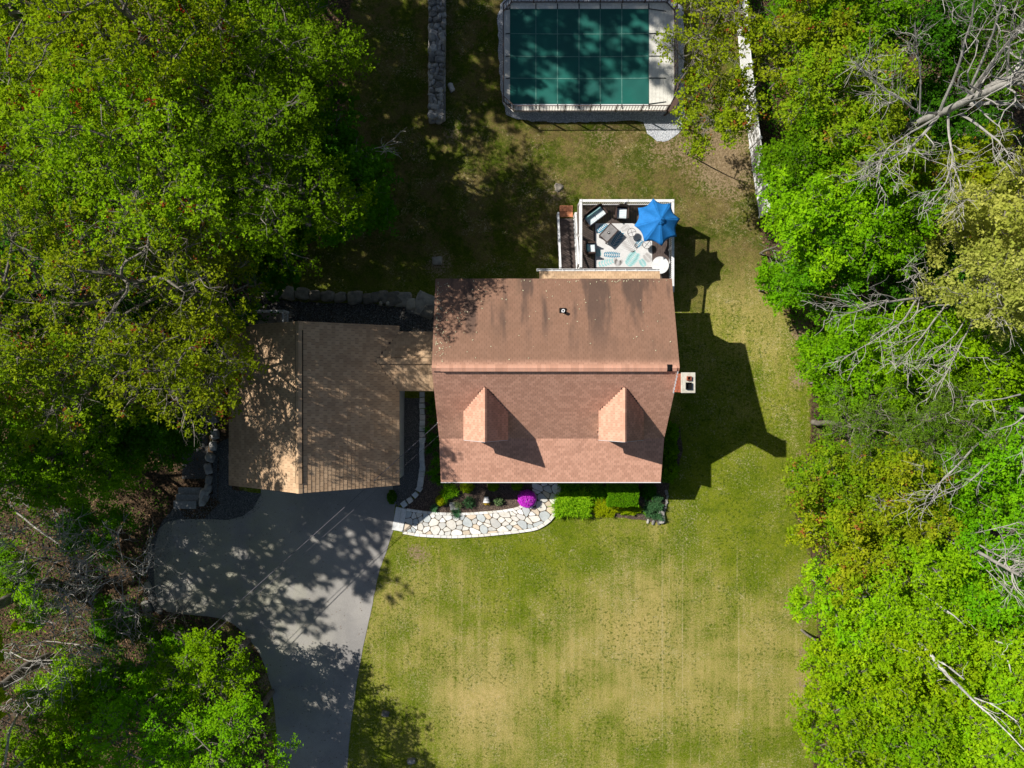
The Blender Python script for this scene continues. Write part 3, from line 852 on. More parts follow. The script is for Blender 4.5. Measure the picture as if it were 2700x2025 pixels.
for xx in (XL + 0.01, XR - 0.035):
    for a, b in (((YF, ZF - .135), (YK, ZK - .135)), ((YK, ZK - .135), (YR, ZR - .135)), ((YR, ZR - .135), (YB, ZB - .135))):
        m.add([(xx, a[0], a[1] - .19), (xx + .025, a[0], a[1] - .19), (xx + .025, b[0], b[1] - .19), (xx, b[0], b[1] - .19),
               (xx, a[0], a[1] + .008), (xx + .025, a[0], a[1] + .008), (xx + .025, b[0], b[1] + .008), (xx, b[0], b[1] + .008)],
              [(3, 2, 1, 0), (4, 5, 6, 7), (0, 1, 5, 4), (1, 2, 6, 5), (2, 3, 7, 6), (3, 0, 4, 7)])
m.build('fascia', WHITE, house)
# dormers
DORM = [(-1.345, 1.14), (5.60, 1.155)]
ZDR, ZDE = 6.27, 5.04
YDF = -2.87
def mainz(y): return ZR - (YR - y) * (ZR - ZK) / (YR - YK)
def mainy(z): return YR - (ZR - z) * (YR - YK) / (ZR - ZK)
def in_dormer(p):
    for cx, hw in DORM:
        if abs(p.x - cx) < hw - 0.1:
            zz = ZDR - (ZDR - ZDE) * abs(p.x - cx) / hw
            if YDF + 0.15 < p.y < mainy(zz) - 0.05: return True
    return False
W12 = XR - XL
def slope(a, b): return Vector((0, b[0] - a[0], b[1] - a[1]))
def plane(roofobj, y0, z0, y1, z1, ex, tab, mat, seed, budget, keep=None, xl=XL, xr=XR):
    V = Vector((0, y1 - y0, z1 - z0)); L = V.length
    n = int(L / ex); ex = L / n
    shingles(roofobj, Vector((xl, y0, z0)), (1, 0, 0), V, xr - xl, n, ex, tab, mat, keep=keep, seed=seed, budget=budget)
plane(hroof, YK, ZK, YR, ZR, 0.142, 0.23, ROOF_RED, 1, 150, keep=lambda p: not in_dormer(p))
plane(hroof, YF, ZF, YK, ZK, 0.142, 0.23, ROOF_RED, 2, 0)
plane(hroof, YB, ZB, YR, ZR, 0.142, 0.23, ROOF_RED, 3, 150)
# ridge: raised vent with caps between the plain ridge ends
ridge_caps(hroof, (XL, YR, ZR), (-3.45, YR, ZR), 0.16, 0.11, ROOF_RED, 0.22, 0.03)
ridge_caps(hroof, (7.76, YR, ZR), (XR, YR, ZR), 0.16, 0.11, ROOF_RED, 0.22, 0.03)
m = MB(); m.add([(-3.45, YR - .17, ZR - .15), (7.76, YR - .17, ZR - .15), (7.76, YR - .17, ZR - .045), (-3.45, YR - .17, ZR - .045),
                 (-3.45, YR + .17, ZR - .07), (7.76, YR + .17, ZR - .07), (7.76, YR + .17, ZR - .02), (-3.45, YR + .17, ZR - .02), (-3.45, YR, ZR + .035), (7.76, YR, ZR + .035)],
                [(0, 1, 2, 3), (5, 4, 7, 6), (3, 2, 9, 8), (8, 9, 6, 7), (1, 5, 6, 9, 2), (4, 0, 3, 8, 7)])
m.build('ridge_vent', BLACK, house)
ridge_caps(hroof, (-3.45, YR, ZR + 0.03), (7.5, YR, ZR + 0.03), 0.175, 0.075, ROOF_RED, 0.2, 0.022)
m = MB(); m.box(7.52, 7.66, YR - .13, YR + .13, ZR + 0.0, ZR + .06); m.build('vent_end_plug', BLACK, house)

for di, (cx, hw) in enumerate(DORM):
    yb = mainy(ZDR)
    m = MB()
    w2 = hw - 0.12
    m.box(cx - w2, cx + w2, -2.74, -1.2, 3.62, ZDE + 0.02)
    m.add([(cx - w2, -2.74, ZDE + .02), (cx + w2, -2.74, ZDE + .02), (cx, -2.74, ZDR - .12), (cx - w2, -2.70, ZDE + .02), (cx + w2, -2.70, ZDE + .02), (cx, -2.70, ZDR - .12)],
          [(0, 1, 2), (5, 4, 3), (1, 0, 3, 4), (2, 1, 4, 5), (0, 2, 5, 3)])
    m.build('dormer_wall', SIDING, house)
    m = MB()
    ye = mainy(ZDE)
    slab(m, [(cx - hw, YDF, ZDE), (cx, YDF, ZDR), (cx, yb + 0.02, ZDR), (cx - hw, ye + 0.02, ZDE)][::-1], 0.09)
    slab(m, [(cx + hw, YDF, ZDE), (cx, YDF, ZDR), (cx, yb + 0.02, ZDR), (cx + hw, ye + 0.02, ZDE)], 0.09)
    dr = m.build('dormer_roof', ROOF_UNDER, house)
    for sgn in (-1, 1):
        V = Vector((-sgn * hw, 0, ZDR - ZDE)); L = V.length; n = 11; ex = L / n
        def wf(v, L=L): return (0, (ye - YDF) + (yb - ye) * min(1, (v + ex * .3) / L))
        shingles(dr, Vector((cx + sgn * hw, YDF, ZDE)), (0, 1, 0), V, 3, n, ex, 0.23, ROOF_RED, width_fn=wf, seed=20 + di * 2 + sgn, budget=400)
    ridge_caps(dr, (cx, YDF, ZDR), (cx, yb - 0.1, ZDR), 0.10, 0.085, ROOF_RED, 0.2, 0.03)
    window(house, cx, -2.74, 4.4, 0.8, 1.1, 'y', -1)
    m = MB()
    for sgn in (-1, 1):
        m.add([(cx + sgn * hw, YDF - .02, ZDE - .10), (cx, YDF - .02, ZDR - .10), (cx, YDF - .02, ZDR + .01), (cx + sgn * hw, YDF - .02, ZDE + .01),
               (cx + sgn * hw, YDF - .003, ZDE - .10), (cx, YDF - .003, ZDR - .10), (cx, YDF - .003, ZDR + .01), (cx + sgn * hw, YDF - .003, ZDE + .01)],
              [(0, 1, 2, 3), (7, 6, 5, 4), (2, 6, 7, 3), (0, 4, 5, 1)])
    m.build('dormer_trim', WHITE, house)
# pent roof over the back of the ground floor
PX0, PX1 = P(1422, 735, 3.3)[0], P(1741, 735, 3.3)[0]
m = MB(); slab(m, [(PX0, 6.08, 3.15), (PX1, 6.08, 3.15), (PX1, 5.06, 3.5), (PX0, 5.06, 3.5)][::-1], 0.1); pr = m.build('pent_roof', ROOF_UNDER, house)
V = Vector((0, -1.02, 0.35)); shingles(pr, Vector((PX0, 6.08, 3.15)), (1, 0, 0), V, PX1 - PX0, 8, V.length / 8, 0.23, ROOF_TAN, seed=40, budget=300)
m = MB()
gx0, gx1 = PX0 - 0.12, PX1 + 0.0
m.box(gx0, gx1, 6.10, 6.115, 3.02, 3.14); m.box(gx0, gx1, 6.21, 6.225, 3.02, 3.14); m.box(gx0, gx1, 6.115, 6.21, 3.02, 3.035)
m.box(gx0 - .015, gx0, 6.10, 6.225, 3.02, 3.14); m.box(gx1, gx1 + .015, 6.10, 6.225, 3.02, 3.14)
gut = m.build('gutter', WHITE, house)
for k in range(12):
    xx = gx0 + 0.25 + k * (gx1 - gx0 - 0.4) / 11
    m = MB(); m.box(xx - .012, xx + .012, 6.08, 6.21, 3.142, 3.155); h = m.build('gutter_hanger', WHITE, None); h.parent = gut
    for v in h.data.vertices: v.co -= house.location
# openings
window(house, X1, 2.0, 4.3, 0.9, 1.3, 'x', 1); window(house, X1, 3.4, 1.6, 0.9, 1.3, 'x', 1); window(house, X1, -1.4, 1.6, 0.9, 1.3, 'x', 1)
window(house, X0, -1.4, 1.7, 0.9, 1.3, 'x', -1); window(house, X0, 3.4, 4.3, 0.9, 1.2, 'x', -1)
for cx in (-2.3, 0.2, 5.0, 6.9): window(house, cx, -2.75, 1.6, 0.9, 1.3, 'y', -1)
for cx in (-2.2, 0.4, 3.6, 6.4): window(house, cx, 5.05, 4.4, 0.9, 0.8, 'y', 1)
window(house, 5.6, 5.05, 1.65, 1.8, 2.0, 'y', 1, 'sliding_door')
m = MB(); m.box(2.1, 3.05, -2.80, -2.752, 0.33, 2.4); dd = m.build('front_door', BROWNMETAL, house, 0.005)
m = MB(); m.cyl(0.75 - 1.5 + 2.95, -2.84, 1.3, 1.36, 0.03, n=8); m.build('door_handle', GUTTER_GREY, house)
# lichen and petals caught on the back slope
n = 210
a = rng.uniform(0, 1, n); b = rng.uniform(0, 1, n)
lx = XL + 0.15 + 11.6 * a ** 4.0; ly = 5.25 - 4.4 * np.clip(b * (0.6 + 0.5 * rng.uniform(0, 1, n)), 0, 1)
ex_ = rng.uniform(0, 1, n) < 0.18
ly = np.where(ex_, 5.28 - 0.12 * b, ly); lx = np.where(ex_, rng.uniform(0.3, 7.9, n), lx)
ex2 = rng.uniform(0, 1, n) < 0.15
lx = np.where(ex2, XL + 0.2 + 0.6 * a, lx); ly = np.where(ex2, 1.3 + 1.3 * b, ly)
V0 = flat_bits('lichen_flakes', lx - 2.1, ly, 0.04, FLAKE, 0.02, 8, 0.1, zf=ZR - (ly - YR) * (ZR - ZB) / (YB - YR) + 0.012)
V0.parent = house

# plumbing vent
vx, vy = 2.53, 3.62; vz = ZR - (vy - YR) * (ZR - ZB) / (YB - YR)
m = MB(); m.box(vx - .17, vx + .17, vy - .19, vy + .17, vz - .06, vz + .04); m.build('vent_flashing', BLACK, house, 0.01)
m = MB(); m.lathe([(0.075, vz + .0), (0.085, vz + .36), (0.045, vz + .36), (0.045, vz + .1)], vx, vy, 12); m.build('vent_pipe', WHITE, house)

# chimney
chim = thing('chimney', 'brick chimney with a pale cement cap and two flues on the right gable', 'chimney', (8.3, 0, 0))
chim.parent = house; chim.location = Vector((8.38, 0.05, 0)) - house.location
for k_ in ('category',): del chim[k_]
CX0, CX1, CY0, CY1, CZ = 8.08, 8.68, -0.40, 0.50, 7.55
m = MB(); m.box(CX0 + .01, CX1 - .01, CY0 + .01, CY1 - .01, -0.6, CZ); m.build('mortar_core', MORTAR, chim)
bl, bh, bg_ = 0.205, 0.062, 0.012
bmesh_ = {}
def brick_mesh(sx, sy, sz, rv):
    key = (round(sx, 3), round(sy, 3), rv)
    if key not in bmesh_:
        m = MB(); m.box(-sx / 2, sx / 2, -sy / 2, sy / 2, 0, sz, rv); bmesh_[key] = m.mesh('brick', BRICK)
    return bmesh_[key]
cl = root_loc(chim)
courses = 12; zt = CZ - courses * (bh + bg_)
low = MB()
nc = int((CZ + 0.5) / (bh + bg_))
for k in range(nc):
    z0 = CZ - (k + 1) * (bh + bg_)
    for side in range(4):
        if side in (0, 2):
            L = CX1 - CX0; nb = 3
        else:
            L = CY1 - CY0 - 0.2; nb = 3
        for j in range(nb):
            wdt = L / nb - bg_
            c = (-L / 2 + (j + .5) * L / nb) + (0.02 if k % 2 else -0.02)
            if side == 0: x_, y_, sx, sy = (CX0 + CX1) / 2 + c, CY0 + 0.05, wdt, 0.1
            elif side == 2: x_, y_, sx, sy = (CX0 + CX1) / 2 - c, CY1 - 0.05, wdt, 0.1
            elif side == 1: x_, y_, sx, sy = CX1 - 0.05, (CY0 + CY1) / 2 + c, 0.1, wdt
            else: x_, y_, sx, sy = CX0 + 0.05, (CY0 + CY1) / 2 + c, 0.1, wdt
            jt = rnd.uniform(-.003, .004)
            if k < courses:
                o = bpy.data.objects.new('brick', brick_mesh(sx + 0.006, sy, bh, rnd.randrange(6) / 6.0))
                C.objects.link(o); o.parent = chim; o.location = Vector((x_ + jt, y_ + jt, z0)) - cl
            else:
                low.box(x_ - sx / 2 + jt, x_ + sx / 2 + jt, y_ - sy / 2 + jt, y_ + sy / 2 + jt, z0, z0 + bh, rnd.random())
lo = low.build('brickwork', BRICK, chim); lo['kind'] = 'stuff'
m = MB()
# cement cap with two openings
CXa, CXb, CYa, CYb = CX0 - .02, CX1 + .06, CY0 - .03, CY1 + .05
m.box(CXa, CXb, CYa, CYb, CZ + .002, CZ + .10); m.build('cement_cap', CONCRETE, chim, 0.012)
for (fx, fy, hx, hy, mt_) in ((8.42, 0.27, .105, .10, CLAY), (8.40, -0.09, .135, .165, BLACK)):
    m = MB()
    t_ = .035
    m.box(fx - hx, fx - hx + t_, fy - hy, fy + hy, CZ + .102, CZ + .22); m.box(fx + hx - t_, fx + hx, fy - hy, fy + hy, CZ + .102, CZ + .22)
    m.box(fx - hx + t_, fx + hx - t_, fy - hy, fy - hy + t_, CZ + .102, CZ + .22); m.box(fx - hx + t_, fx + hx - t_, fy + hy - t_, fy + hy, CZ + .102, CZ + .22)
    m.box(fx - hx + t_, fx + hx - t_, fy - hy + t_, fy + hy - t_, CZ + .102, CZ + .11, 0.0)
    m.build('flue', mt_, chim)
    m = MB(); m.box(fx - hx + t_, fx + hx - t_, fy - hy + t_, fy + hy - t_, CZ + .111, CZ + .118); m.build('flue_hole', BLACK, chim)
m = MB()
for k in range(7):
    y0 = CY0 - 0.06 + k * 0.155
    z0 = mainz(min(y0 + .08, YR))
    m.box(8.03, 8.078, y0, y0 + 0.15, z0 + .005, z0 + .10)
m.build('step_flashing', GUTTER_GREY, chim)

# ================================================================ GARAGE
garage = thing('garage', 'detached garage with a tan shingled gable roof beside the driveway', 'garage', (-10.83, -1.2, 0))
GX0, GXR, GX1 = -15.49, -10.80, -6.17
GY0, GY1, GYR0, GYR1 = -5.55, 3.19, -5.60, 3.16
GZE, GZR = 2.6, 5.5
m = MB()
wx0, wx1 = -15.35, -6.30
pr_ = [(wx0, -0.9), (wx1, -0.9), (wx1, GZE - .02), (GXR, GZR - .18), (wx0, GZE - .02)]
vs = [(p[0], -5.3, p[1]) for p in pr_] + [(p[0], 2.95, p[1]) for p in pr_]
m.add(vs, [(0, 1, 2, 3, 4), (9, 8, 7, 6, 5), (0, 5, 6, 1), (1, 6, 7, 2), (2, 7, 8, 3), (3, 8, 9, 4), (4, 9, 5, 0)])
m.build('wall', SIDING_G, garage)
m = MB()
slab(m, [(GX0, GY0, GZE), (GXR, GY0, GZR), (GXR, GY1, GZR), (GX0, GY1, GZE)][::-1])
slab(m, [(GX1, GY0, GZE), (GXR, GY0, GZR), (GXR, GY1, GZR), (GX1, GY1, GZE)])
groof = m.build('roof', ROOF_UNDER, garage)
BYC, BHW, BZE, BZR = 1.24, 1.62, 2.6, 3.32
def g_z(x): return GZE + (GX1 - x) * (GZR - GZE) / (GX1 - GXR)
def under_breezeway(p):
    zz = BZR - (BZR - BZE) * abs(p.y - BYC) / BHW
    return abs(p.y - BYC) < BHW - .08 and g_z(p.x) < zz - 0.03
for sgn, xe, sd in ((-1, GX0, 51), (1, GX1, 52)):
    V = Vector((GXR - xe, 0, GZR - GZE)); L = V.length; n = int(L / 0.205)
    shingles(groof, Vector((xe, GY0, GZE)), (0, 1, 0), V, GY1 - GY0, n, L / n, 0.27, ROOF_TAN, budget=150, seed=sd, thick=0.017, slot=0.014,
             keep=(lambda p: not under_breezeway(p)) if sgn > 0 else None)
ridge_caps(groof, (GXR, GY0, GZR), (GXR, GY0 + 0.5, GZR), 0.17, 0.105, ROOF_TAN, 0.25, 0.03)
ridge_caps(groof, (GXR, GY1 - 0.45, GZR), (GXR, GY1, GZR), 0.17, 0.105, ROOF_TAN, 0.25, 0.03)
m = MB(); m.add([(GXR - .19, GY0 + .5, GZR - .12), (GXR - .19, GY1 - .45, GZR - .12), (GXR - .19, GY1 - .45, GZR - .03), (GXR - .19, GY0 + .5, GZR - .03),
                 (GXR + .19, GY0 + .5, GZR - .12), (GXR + .19, GY1 - .45, GZR - .12), (GXR + .19, GY1 - .45, GZR - .03), (GXR + .19, GY0 + .5, GZR - .03), (GXR, GY0 + .5, GZR + .05), (GXR, GY1 - .45, GZR + .05)],
                [(1, 0, 3, 2), (4, 5, 6, 7), (2, 3, 8, 9), (9, 8, 7, 6), (0, 4, 7, 8, 3), (5, 1, 2, 9, 6)])
m.build('ridge_vent', BLACK, garage)
ridge_caps(groof, (GXR, GY0 + 0.5, GZR + .045), (GXR, GY1 - .45, GZR + .045), 0.165, 0.07, ROOF_TAN, 0.27, 0.02)
m = MB()
for yy in (GY0 + .02, GY1 - .045):
    for xe in (GX0, GX1):
        m.add([(xe, yy, GZE - .3), (GXR, yy, GZR - .3), (GXR, yy, GZR - .13), (xe, yy, GZE - .13),
               (xe, yy + .025, GZE - .3), (GXR, yy + .025, GZR - .3), (GXR, yy + .025, GZR - .13), (xe, yy + .025, GZE - .13)],
              [(0, 1, 2, 3), (7, 6, 5, 4), (2, 6, 7, 3), (0, 4, 5, 1), (0, 3, 7, 4)])
m.build('fascia', WHITE, garage)
for cx in (-13.3, -8.5):
    m = MB(); m.box(cx - 1.25, cx + 1.25, -5.36, -5.302, 0.02, 2.15); gd = m.build('garage_door', WHITE, garage, 0.006)
    for k in range(4):
        m = MB(); m.box(cx - 1.2, cx + 1.2, -5.385, -5.362, 0.06 + k * .53, 0.53 + k * .53); p = m.build('panel', WHITE, None, 0.005); p.parent = gd
        for v in p.data.vertices: v.co -= garage.location
window(garage, wx0, -1.0, 1.4, 0.9, 1.0, 'x', -1); window(garage, -9.0, 2.95, 1.3, 0.9, 1.0, 'y', 1)

# ================================================================ BREEZEWAY
bw = thing('breezeway', 'narrow shingled breezeway joining the garage to the house', 'breezeway', (-5.0, 1.24, -0.3))
m = MB(); bx0 = -6.28; bx1 = -3.74
prf = [(BYC - BHW + .14, -0.9), (BYC - BHW + .14, BZE - .05), (BYC, BZR - .15), (BYC + BHW - .14, BZE - .05), (BYC + BHW - .14, -0.9)]
extr(m, prf, bx0, bx1); m.build('wall', SIDING_G, bw)
m = MB()
xi = GX1 - (BZR - GZE) / ((GZR - GZE) / (GX1 - GXR))
e = 0.03
slab(m, [(GX1 - .02, BYC - BHW, BZE), (bx1, BYC - BHW, BZE), (bx1, BYC, BZR), (xi, BYC, BZR)], 0.09)
slab(m, [(GX1 - .02, BYC + BHW, BZE), (bx1, BYC + BHW, BZE), (bx1, BYC, BZR), (xi, BYC, BZR)][::-1], 0.09)
broof = m.build('roof', ROOF_UNDER_TAN, bw)
for sgn in (-1, 1):
    V = Vector((0, -sgn * BHW, BZR - BZE)); L = V.length; n = 9; ex = L / n
    def wf(v, L=L): return (-(GX1 - .02 - xi) * min(1, (v + ex * .4) / L), bx1 - GX1)
    shingles(broof, Vector((GX1, BYC + sgn * BHW, BZE)), (1, 0, 0), V, 3, n, ex, 0.27, ROOF_TAN, width_fn=wf, seed=60 + sgn, budget=400, thick=0.015)
m = MB(); hw_ = .18
rx0 = xi - 0.05
m.box(rx0 + .1, bx1, BYC - hw_, BYC + hw_, BZR - .11, BZR + .005); m.build('ridge_vent', BLACK, bw)
ridge_caps(broof, (rx0 + .1, BYC, BZR + .03), (bx1, BYC, BZR + .03), 0.165, 0.05, ROOF_TAN, 0.27, 0.02)
m = MB()
m.box(bx0, bx1, BYC - BHW + .01, BYC - BHW + .03, BZE - .25, BZE - .09); m.box(bx0, bx1, BYC + BHW - .03, BYC + BHW - .01, BZE - .25, BZE - .09)
m.build('fascia', WHITE, bw)
window(bw, -5.0, BYC - BHW + .14, 1.3, 0.9, 1.2, 'y', -1); window(bw, -5.0, BYC + BHW - .14, 1.2, 0.9, 1.0, 'y', 1)

# ================================================================ DECK
def copies(name, me, parent, locs):
    rl = root_loc(parent)
    for p in locs:
        o = bpy.data.objects.new(name, me); C.objects.link(o); o.parent = parent
        o.location = Vector(p) - rl
DZ = 0.60
DX0, DX1, DY0, DY1 = 3.78, 9.12, 5.06, 10.38
deck = thing('deck', 'raised dark board deck with white railing behind the house', 'deck', (6.4, 7.7, -1.3))
nb = 36; bwid = (DX1 - DX0) / nb
m = MB(); L = DY1 - DY0
m.box(-bwid / 2 + .005, bwid / 2 - .005, -L / 2, L / 2, -0.03, 0)
bm_ = m.mesh('deck_board', DECK)
copies('deck_board', bm_, deck, [(DX0 + (k + .5) * bwid, (DY0 + DY1) / 2, DZ + rnd.uniform(-.002, .002)) for k in range(nb)])
m = MB()
for yy in np.arange(DY0 + .1, DY1, 0.8): m.box(DX0 + .03, DX1 - .03, yy - .02, yy + .02, DZ - .2, DZ - .032)
m.box(DX0, DX1, DY1 - .04, DY1, DZ - .24, DZ - .035); m.box(DX0, DX0 + .03, DY0, DY1 - .04, DZ - .24, DZ - .035); m.box(DX1 - .03, DX1, DY0, DY1 - .04, DZ - .24, DZ - .035)
m.build('joist_frame', GREYWOOD, deck)
for xx in (DX0 + .15, 6.4, DX1 - .15):
    m = MB(); m.box(xx - .07, xx + .07, DY1 - .35, DY1 - .21, gzf(xx, 10) - .1, DZ - .24); m.build('deck_post', GREYWOOD, deck)
RZ = DZ + 0.98
def railing(parent, p0, p1, n, z0, z1, posts=True, wtop=0.10, mat=WHITE, bal=0.032, gap0=0.10):
    """level or sloping rail: z given at both ends by tuples (floor, top)"""
    (x0, y0), (x1, y1) = p0, p1
    f0, t0 = z0; f1, t1 = z1
    m = MB(); m.bar((x0, y0, t0 - .02), (x1, y1, t1 - .02), wtop, 0.04); m.build('top_rail', mat, parent, 0.006)
    m = MB(); m.bar((x0, y0, f0 + gap0), (x1, y1, f1 + gap0), 0.05, 0.04); m.build('bottom_rail', mat, parent)
    m = MB(); hgt = (t0 - .04) - (f0 + gap0 + .02) - .002
    m.box(-bal / 2, bal / 2, -bal / 2, bal / 2, 0, hgt); me = m.mesh('baluster', mat)
    locs = []
    for k in range(n):
        q = (k + .5) / n
        locs.append((x0 + (x1 - x0) * q, y0 + (y1 - y0) * q, f0 + (f1 - f0) * q + gap0 + .021))
    copies('baluster', me, parent, locs)
rin = 0.07
xl_, xr_, yt_ = 3.87, 9.04, 10.30
railing(deck, (xl_, yt_), (xr_, yt_), 44, (DZ, RZ), (DZ, RZ), wtop=.15)
railing(deck, (xl_, 6.7), (xl_, yt_ - .08), 30, (DZ, RZ), (DZ, RZ), wtop=.15)
railing(deck, (xr_, DY0 + .1), (xr_, yt_ - .08), 44, (DZ, RZ), (DZ, RZ), wtop=.15)
for (x_, y_) in ((xl_, yt_), (xr_, yt_), (xl_, 6.62), (xr_, 7.7), (6.45, yt_), (xl_, 8.5)):
    m = MB(); m.box(x_ - .06, x_ + .06, y_ - .06, y_ + .06, DZ + .002, RZ - .042); m.build('rail_post', WHITE, deck)
    m = MB(); m.box(x_ - .075, x_ + .075, y_ - .075, y_ + .075, RZ + .002, RZ + .03); m.build('post_cap', WHITE, deck, .01)

stairs = thing('deck_stairs', 'dark wooden stairs with white handrails beside the deck', 'stairs', (3.2, 8.3, -1.3))
SX0, SX1 = 2.80, 3.70
m = MB(); m.box(SX0 - .06, DX0 - .01, 5.08, 6.6, DZ - .2, DZ); m.build('landing', DECK, stairs)
nst = 11; y0_ = 6.6; y1_ = 9.95; zb = gzf(3.2, 10) + .06
m = MB(); run = (y1_ - y0_) / nst
for half in (0, 1):
    pass
m.box(SX0 + .02, SX1 - .02, 0.004, run * .5 - .006, -.035, 0); tread = m.mesh('tread_board', DECK)
locs = []
for k in range(nst):
    zz = DZ - (k + 1) * (DZ - zb) / (nst + 1)
    locs.append((0, y0_ + k * run, zz)); locs.append((0, y0_ + (k + .5) * run, zz))
copies('tread_board', tread, stairs, locs)
m = MB()
for xx in (SX0 - .02, SX1 + .0):
    m.add([(xx, y0_, DZ - .04), (xx, y1_, zb - .02), (xx, y1_ - .1, zb - .25), (xx, y0_, DZ - .40), (xx + .04, y0_, DZ - .04), (xx + .04, y1_, zb - .02), (xx + .04, y1_ - .1, zb - .25), (xx + .04, y0_, DZ - .40)],
          [(0, 1, 2, 3), (7, 6, 5, 4), (0, 4, 5, 1), (3, 2, 6, 7), (1, 5, 6, 2)])
m.build('stringer', WHITE, stairs)
ze = gzf(3.2, 10.0)
railing(stairs, (2.73, 6.55), (2.73, 10.02), 28, (DZ, RZ - .02), (ze + .02, ze + 1.0), wtop=.11)
railing(stairs, (3.745, 6.75), (3.765, 10.02), 26, (DZ - .1, RZ - .1), (ze + .02, ze + 1.0), wtop=.10)
railing(stairs, (2.73, 5.12), (2.73, 6.5), 11, (DZ, RZ - .02), (DZ, RZ - .02), wtop=.11)
for x_ in (2.73, 3.765):
    m = MB(); m.box(x_ - .06, x_ + .06, 10.0, 10.12, ze - .05, ze + 1.04); m.build('newel_post', WHITE, stairs, .008)
pad = thing('paver_pad', 'rust coloured square pavers at the foot of the deck stairs', 'pavers', (3.27, 10.4, ze))
for i in range(2):
    for j in range(2):
        m = MB(); x0 = 2.86 + i * .41; y0 = 10.06 + j * .36
        m.box(x0 + .005, x0 + .40, y0 + .005, y0 + .35, ze - .05, ze + .045 + rnd.uniform(0, .01), rnd.random()); m.build('paver', TERRA, pad, .008)

# rug
rug = thing('outdoor_rug', 'cream outdoor rug printed with teal and grey palm leaves', 'rug', (6.43, 7.97, DZ))
rx0, rx1, ry0, ry1 = 4.80, 8.06, 6.72, 9.24
m = MB(); m.box(rx0, rx1, ry0, ry1, DZ + .004, DZ + .012); m.build('rug_base', RUG, rug)
def zp3(a, b, z=DZ):   # place read off the enlarged deck view
    return P(1400 + a * .226, 500 + b * .226, z)
def frond(p0, p1, n, llen, mat, wd=0.022, name='palm_leaf_print', sweep=0.9, lay=0):
    p0 = Vector((*p0, 0)); p1 = Vector((*p1, 0)); d = p1 - p0; L = d.length; d.normalize(); s = Vector((-d.y, d.x, 0))
    m = MB(); z = DZ + .0135 + lay * .0012
    for k in range(n):
        t = (k + .5) / n
        ll = llen * math.sin(math.pi * min(1, 0.25 + t * 0.75)) ** 0.7 if t > .0 else llen
        ll = 1.2 * llen * (0.45 + 0.55 * math.sin(math.pi * (0.15 + 0.8 * t)))
        for sg in (-1, 1):
            a = p0 + d * (L * t)
            tip = a + (s * sg * math.cos(sweep * .6) + d * math.sin(sweep * .6)) * ll
            mid = (a + tip) / 2 + s * sg * 0 + d * (-.02)
            nrm = (tip - a).normalized(); q = Vector((-nrm.y, nrm.x, 0)) * wd * 1.9
            vs = [a + q * .3, mid + q, tip, mid - q, a - q * .3]
            vs = [(v.x, v.y, z) for v in vs]
            vs = [(min(max(v[0], rx0 + .01), rx1 - .01), min(max(v[1], ry0 + .01), ry1 - .01), v[2]) for v in vs]
            if sg < 0: vs = vs[::-1]
            m.add(vs, [(4, 3, 2, 1, 0)])
    o = m.build(name, mat, rug)
frond(zp3(845, 755), zp3(1035, 765), 9, 0.20, TEAL, .020)
frond(zp3(770, 500), zp3(880, 400), 7, 0.24, TEAL, .022)
frond(zp3(950, 660), zp3(1060, 500), 9, 0.26, TEAL, .020, lay=1)
frond(zp3(1215, 680), zp3(1290, 590), 6, 0.20, TEAL, .020)
frond(zp3(1230, 720), zp3(1080, 560), 10, 0.42, PALEGREY, .026)
frond(zp3(1120, 890), zp3(1230, 740), 9, 0.36, PALETEAL, .032)
frond(zp3(1000, 900), zp3(1020, 830), 6, 0.34, PALEGREY, .022, sweep=1.2)
frond(zp3(1400, 840), zp3(1330, 760), 7, 0.25, PALEGREY, .022)
frond(zp3(780, 880), zp3(960, 830), 6, 0.22, PALETEAL, .03)
frond(zp3(1150, 420), zp3(1060, 470), 6, 0.2, PALEGREY, .02)
frond(zp3(800, 780), zp3(770, 700), 5, 0.2, PALETEAL, .03)
frond(zp3(1330, 900), zp3(1280, 820), 6, 0.2, PALETEAL, .025)

